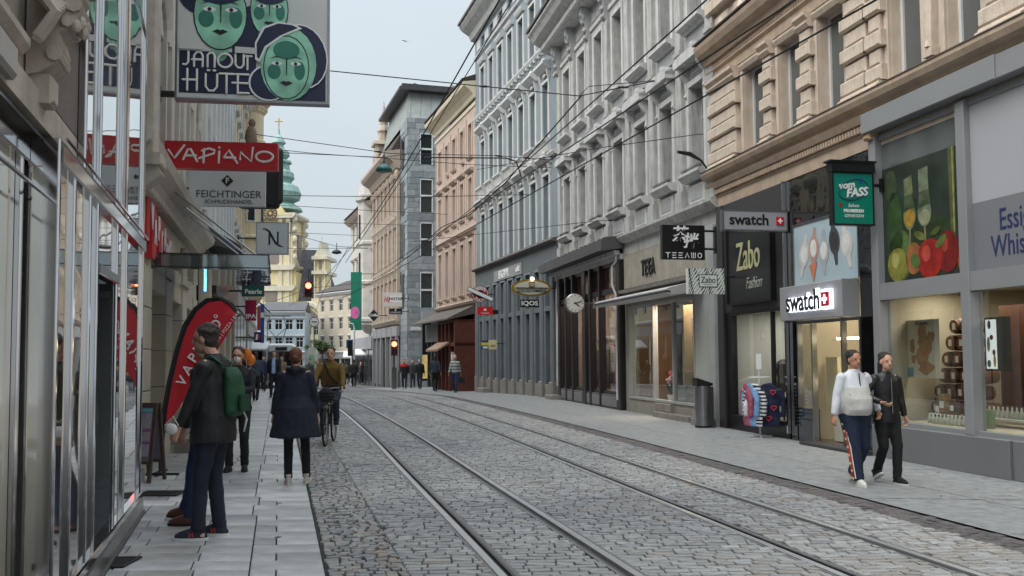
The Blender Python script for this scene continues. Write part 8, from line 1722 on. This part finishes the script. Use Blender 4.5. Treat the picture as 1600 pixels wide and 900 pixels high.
MB().box(-.05, .05, -.01, .01, 1.32, 1.62).build('price_card', W_text, t)
def garment(dx, dy, rz, col, label, w_=.24, L=.62, stripes=None, hearts=False):
    g = thing('sweater', label, 'sweater', (p.x+dx, p.y+dy, .22), rz, 'sweaters on the round garment stand'); mb = MB(); mb.loft([(0, 0, 0, w_, .05), (0, 0, .3, w_*.95, .055), (0, 0, L, w_*.9, .06), (0, 0, L+.14, w_*.75, .05), (0, 0, L+.2, .07, .05)], 16)
    for q in (-1, 1): mb.tube([(q*w_*.8, 0, L+.08), (q*(w_+.06), 0, L-.12), (q*(w_+.05), 0, .18)], [.07, .06, .045], 8)
    vox(mb, .016, 2, .012, 'knit', cloth('knit_%d_%d' % (col[0], col[2]), col) if not stripes else [cloth('knit_%d_%d' % (col[0], col[2]), col), cloth('knit_stripe_%d' % stripes[0], stripes)], g, (lambda c: int(c.z*28) % 2) if stripes else None)
    if hearts:
        for (hx, hz_) in ((-.10, .62), (.09, .66), (-.12, .38), (.10, .36), (0, .16)):
            mb = MB(); pts = [(hx+.0032*16*math.sin(a)**3, -.075, hz_+.0032*(13*math.cos(a)-5*math.cos(2*a)-2*math.cos(3*a)-math.cos(4*a))) for a in [i*2*PI/20 for i in range(21)]]; mb.tube(pts, .009, 5); mb.build('heart_motif', mat('heart_red', (206, 66, 72), .8), g)
garment(.12, -.17, R(-14), (30, 38, 66), 'navy sweater with red heart outlines at the front of the stand', .23, hearts=True)
garment(-.12, -.10, R(-60), (220, 220, 222), 'black and white striped sweater left of the navy one', .2, stripes=(40, 40, 50))
garment(-.18, .0, R(-75), (120, 160, 205), 'light blue sweater on the left of the stand', .2); garment(-.22, .10, R(-85), (160, 84, 104), 'dusty pink sweater at the far left of the stand', .18); garment(.0, .05, R(5), (214, 210, 206), 'white sweater hanging low behind the navy one', .2, .5); garment(.22, .06, R(80), (46, 42, 60), 'dark plum sweater on the right side of the stand', .18)
# far awnings and stalls at the end of the street
for i, (px, py, Y, w2, c, lb) in enumerate(((582, 577, 80, 3.0, (214, 216, 216), 'white shop awning at the far right corner'), (566, 560, 90, 3.6, (206, 208, 210), 'pale canopy beyond the far crossing'), (395, 590, 60, 2.0, (210, 212, 214), 'white awning over the far left pavement'))):
    q = at(px, 540, Y); t = thing('awning', lb, 'awning', (q.x, q.y, gz(Y)), R(8)); mb = MB(); mb.prism([(-.9, 2.5), (.6, 3.0), (.6, 3.08), (-.9, 2.6)], -w2/2, w2/2, 'x'); mb.build('canvas', mat('awning_%d' % c[0], c, .6), t)
    mb = MB(); mb.tube([(-w2/2+.1, .5, 0), (-w2/2+.1, .5, 3)], .03, 6); mb.tube([(w2/2-.1, .5, 0), (w2/2-.1, .5, 3)], .03, 6); mb.build('poles', M_steel, t)
# a bird in the sky
p = at(634, 65, 55); t = thing('flying_bird', 'small grey gull gliding in the sky above the street', 'bird', p, R(20)); mb = MB(); mb.tube([(0, -.14, 0), (0, 0, .01), (0, .12, 0)], [.012, .035, .01], 8, round_=True); mb._a([(0, -.04, .02), (.16, .0, .07), (.30, -.07, .03), (.15, -.07, .055), (0, .05, .02), (0, -.045, .012), (-.16, .0, .07), (-.30, -.07, .03), (-.15, -.07, .055)], [(0, 3, 2, 1, 4), (5, 4, 6, 7, 8)]); mb.build('body_and_wings', mat('gull_grey', (120, 124, 130), .8), t)
# ------------------------------------------------------------------ overhead wires
M_wire = mat('wire_black', (30, 30, 32), .6, 0)
def wire(label, pts, r=.012, sag=0.0, group=None, ins=()):
    r *= 1.15; P = [Vector(q) for q in pts]; t = thing('overhead_wire', label, 'cable', P[0], 0, group); o_ = P[0]; out = []
    for a, b in zip(P, P[1:]):
        n = max(2, int((b-a).length/2.5))
        for i in range(n): q = a.lerp(b, i/n); q.z -= sag*4*(i/n)*(1-i/n)*(b-a).length/20; out.append(q-o_)
    out.append(P[-1]-o_); MB().tube(out, r, 5).build('cable', M_wire, t)
    for f in ins:
        k = f*(len(out)-1); q = out[int(k)].lerp(out[min(int(k)+1, len(out)-1)], k-int(k)); d = (out[-1]-out[0]).normalized(); MB().tube([q-d*.12, q, q+d*.12], [.02, .035, .02], 6, round_=True).build('insulator', M_wire, t)
    return t
def curve_wire(label, fn, z, off, y0, y1, r=.009):
    wire(label, [(fn(y)+off, y, z+gz(y)) for y in [y0+i*(y1-y0)/14 for i in range(15)]], r)
curve_wire('contact wire above the track nearest the slab pavement', XA, 5.6, .25, 3, 64); curve_wire('contact wire above the track nearer the right pavement', XB, 5.6, .1, 3, 60)
def lw(a, Ya, b, Yb): return [at(*a, Ya), at(*b, Yb)]
q0, q1 = Vector((3.2, 15.2, 6.5)), Vector((.94, 23.1, 6.5)); d = (q1-q0); wire('upper longitudinal feeder cable along the grey house', [q0-d*1.2, q1+d*4.2], .013)
q0, q1 = Vector((3.5, 14.9, 6.0)), Vector((1.76, 20.8, 6.0)); d = (q1-q0); wire('lower longitudinal feeder cable along the grey house', [q0-d*1.2, q1+d*5], .013)
wire('span wire from the left houses to the grey house passing the hat shop sign', [at(330, 92, 25), at(905, 150, 24), at(1031, 125, 23.6)], .013, 0, None, (.5, .85))
wire('heavy curved cable from the wire node down to the far left', [at(908, 150, 24), at(860, 205, 27), at(790, 285, 30), at(735, 335, 35), at(690, 355, 42), at(640, 400, 50)], .018)
wire('span wire with insulators before the rose house', [at(400, 210, 30), at(612, 240, 31), at(770, 243, 31), at(866, 250, 31)], .011, 0, None, (.3, .7, .85))
wire('span wire just below the insulated one', [at(380, 228, 33), at(600, 247, 34), at(862, 262, 34)], .011, .2)
wire('cable looping down at the blue grey house', [at(662, 246, 30), at(790, 247, 30), at(806, 252, 30), at(812, 268, 30), at(814, 276, 30)], .02)
wire('span wire crossing at mid height to the blue grey house', [at(400, 305, 38), at(640, 308, 38), at(880, 303, 38.5)], .012)
wire('span wire crossing lower behind the slate house corner', [at(400, 318, 44), at(560, 328, 44), at(700, 335, 46)], .011)
wire('thin span wire from the grey house cornice', [at(1031, 125, 23.6), at(920, 135, 24), at(905, 150, 24)], .009)
wire('thin span wire to the right edge of the grey house', [at(1125, 208, 21.3), at(1090, 210, 21.6), at(930, 232, 24), at(745, 265, 30)], .009, 0, None, (.1,))
wire('thin wire from a grey house hook', [at(960, 344, 27), at(935, 345, 27), at(640, 378, 38)], .009, 0, None, (.05,))
wire('lower span wire of the far junction', [at(420, 345, 48), at(640, 352, 48)], .011); wire('second lower span wire of the far junction', [at(420, 362, 52), at(560, 368, 52)], .011); wire('third span wire over the far junction', [at(420, 388, 56), at(575, 388, 56)], .012)
wire('lamp suspension wire over the far junction', [at(430, 358, 50), at(526, 385, 50), at(575, 388, 50)], .012); wire('long diagonal wire rising past the slate house', [at(540, 410, 48), at(640, 262, 36), at(745, 90, 26), at(800, 0, 21)], .013)
wire('slack wire below the hanging traffic light', [at(430, 470, 53), at(482, 450, 53), at(570, 440, 56)], .012, .3); wire('slack wire looping over the far tracks', [at(500, 470, 58), at(545, 462, 58), at(640, 400, 55)], .012, .6)
wire('diagonal wire over the far tracks', [at(545, 385, 50), at(505, 455, 60), at(488, 500, 75)], .013)
wire('lamp span wire holding the teal lamp', [at(430, 238, 30), at(600, 246, 30), at(640, 240, 30)], .01)
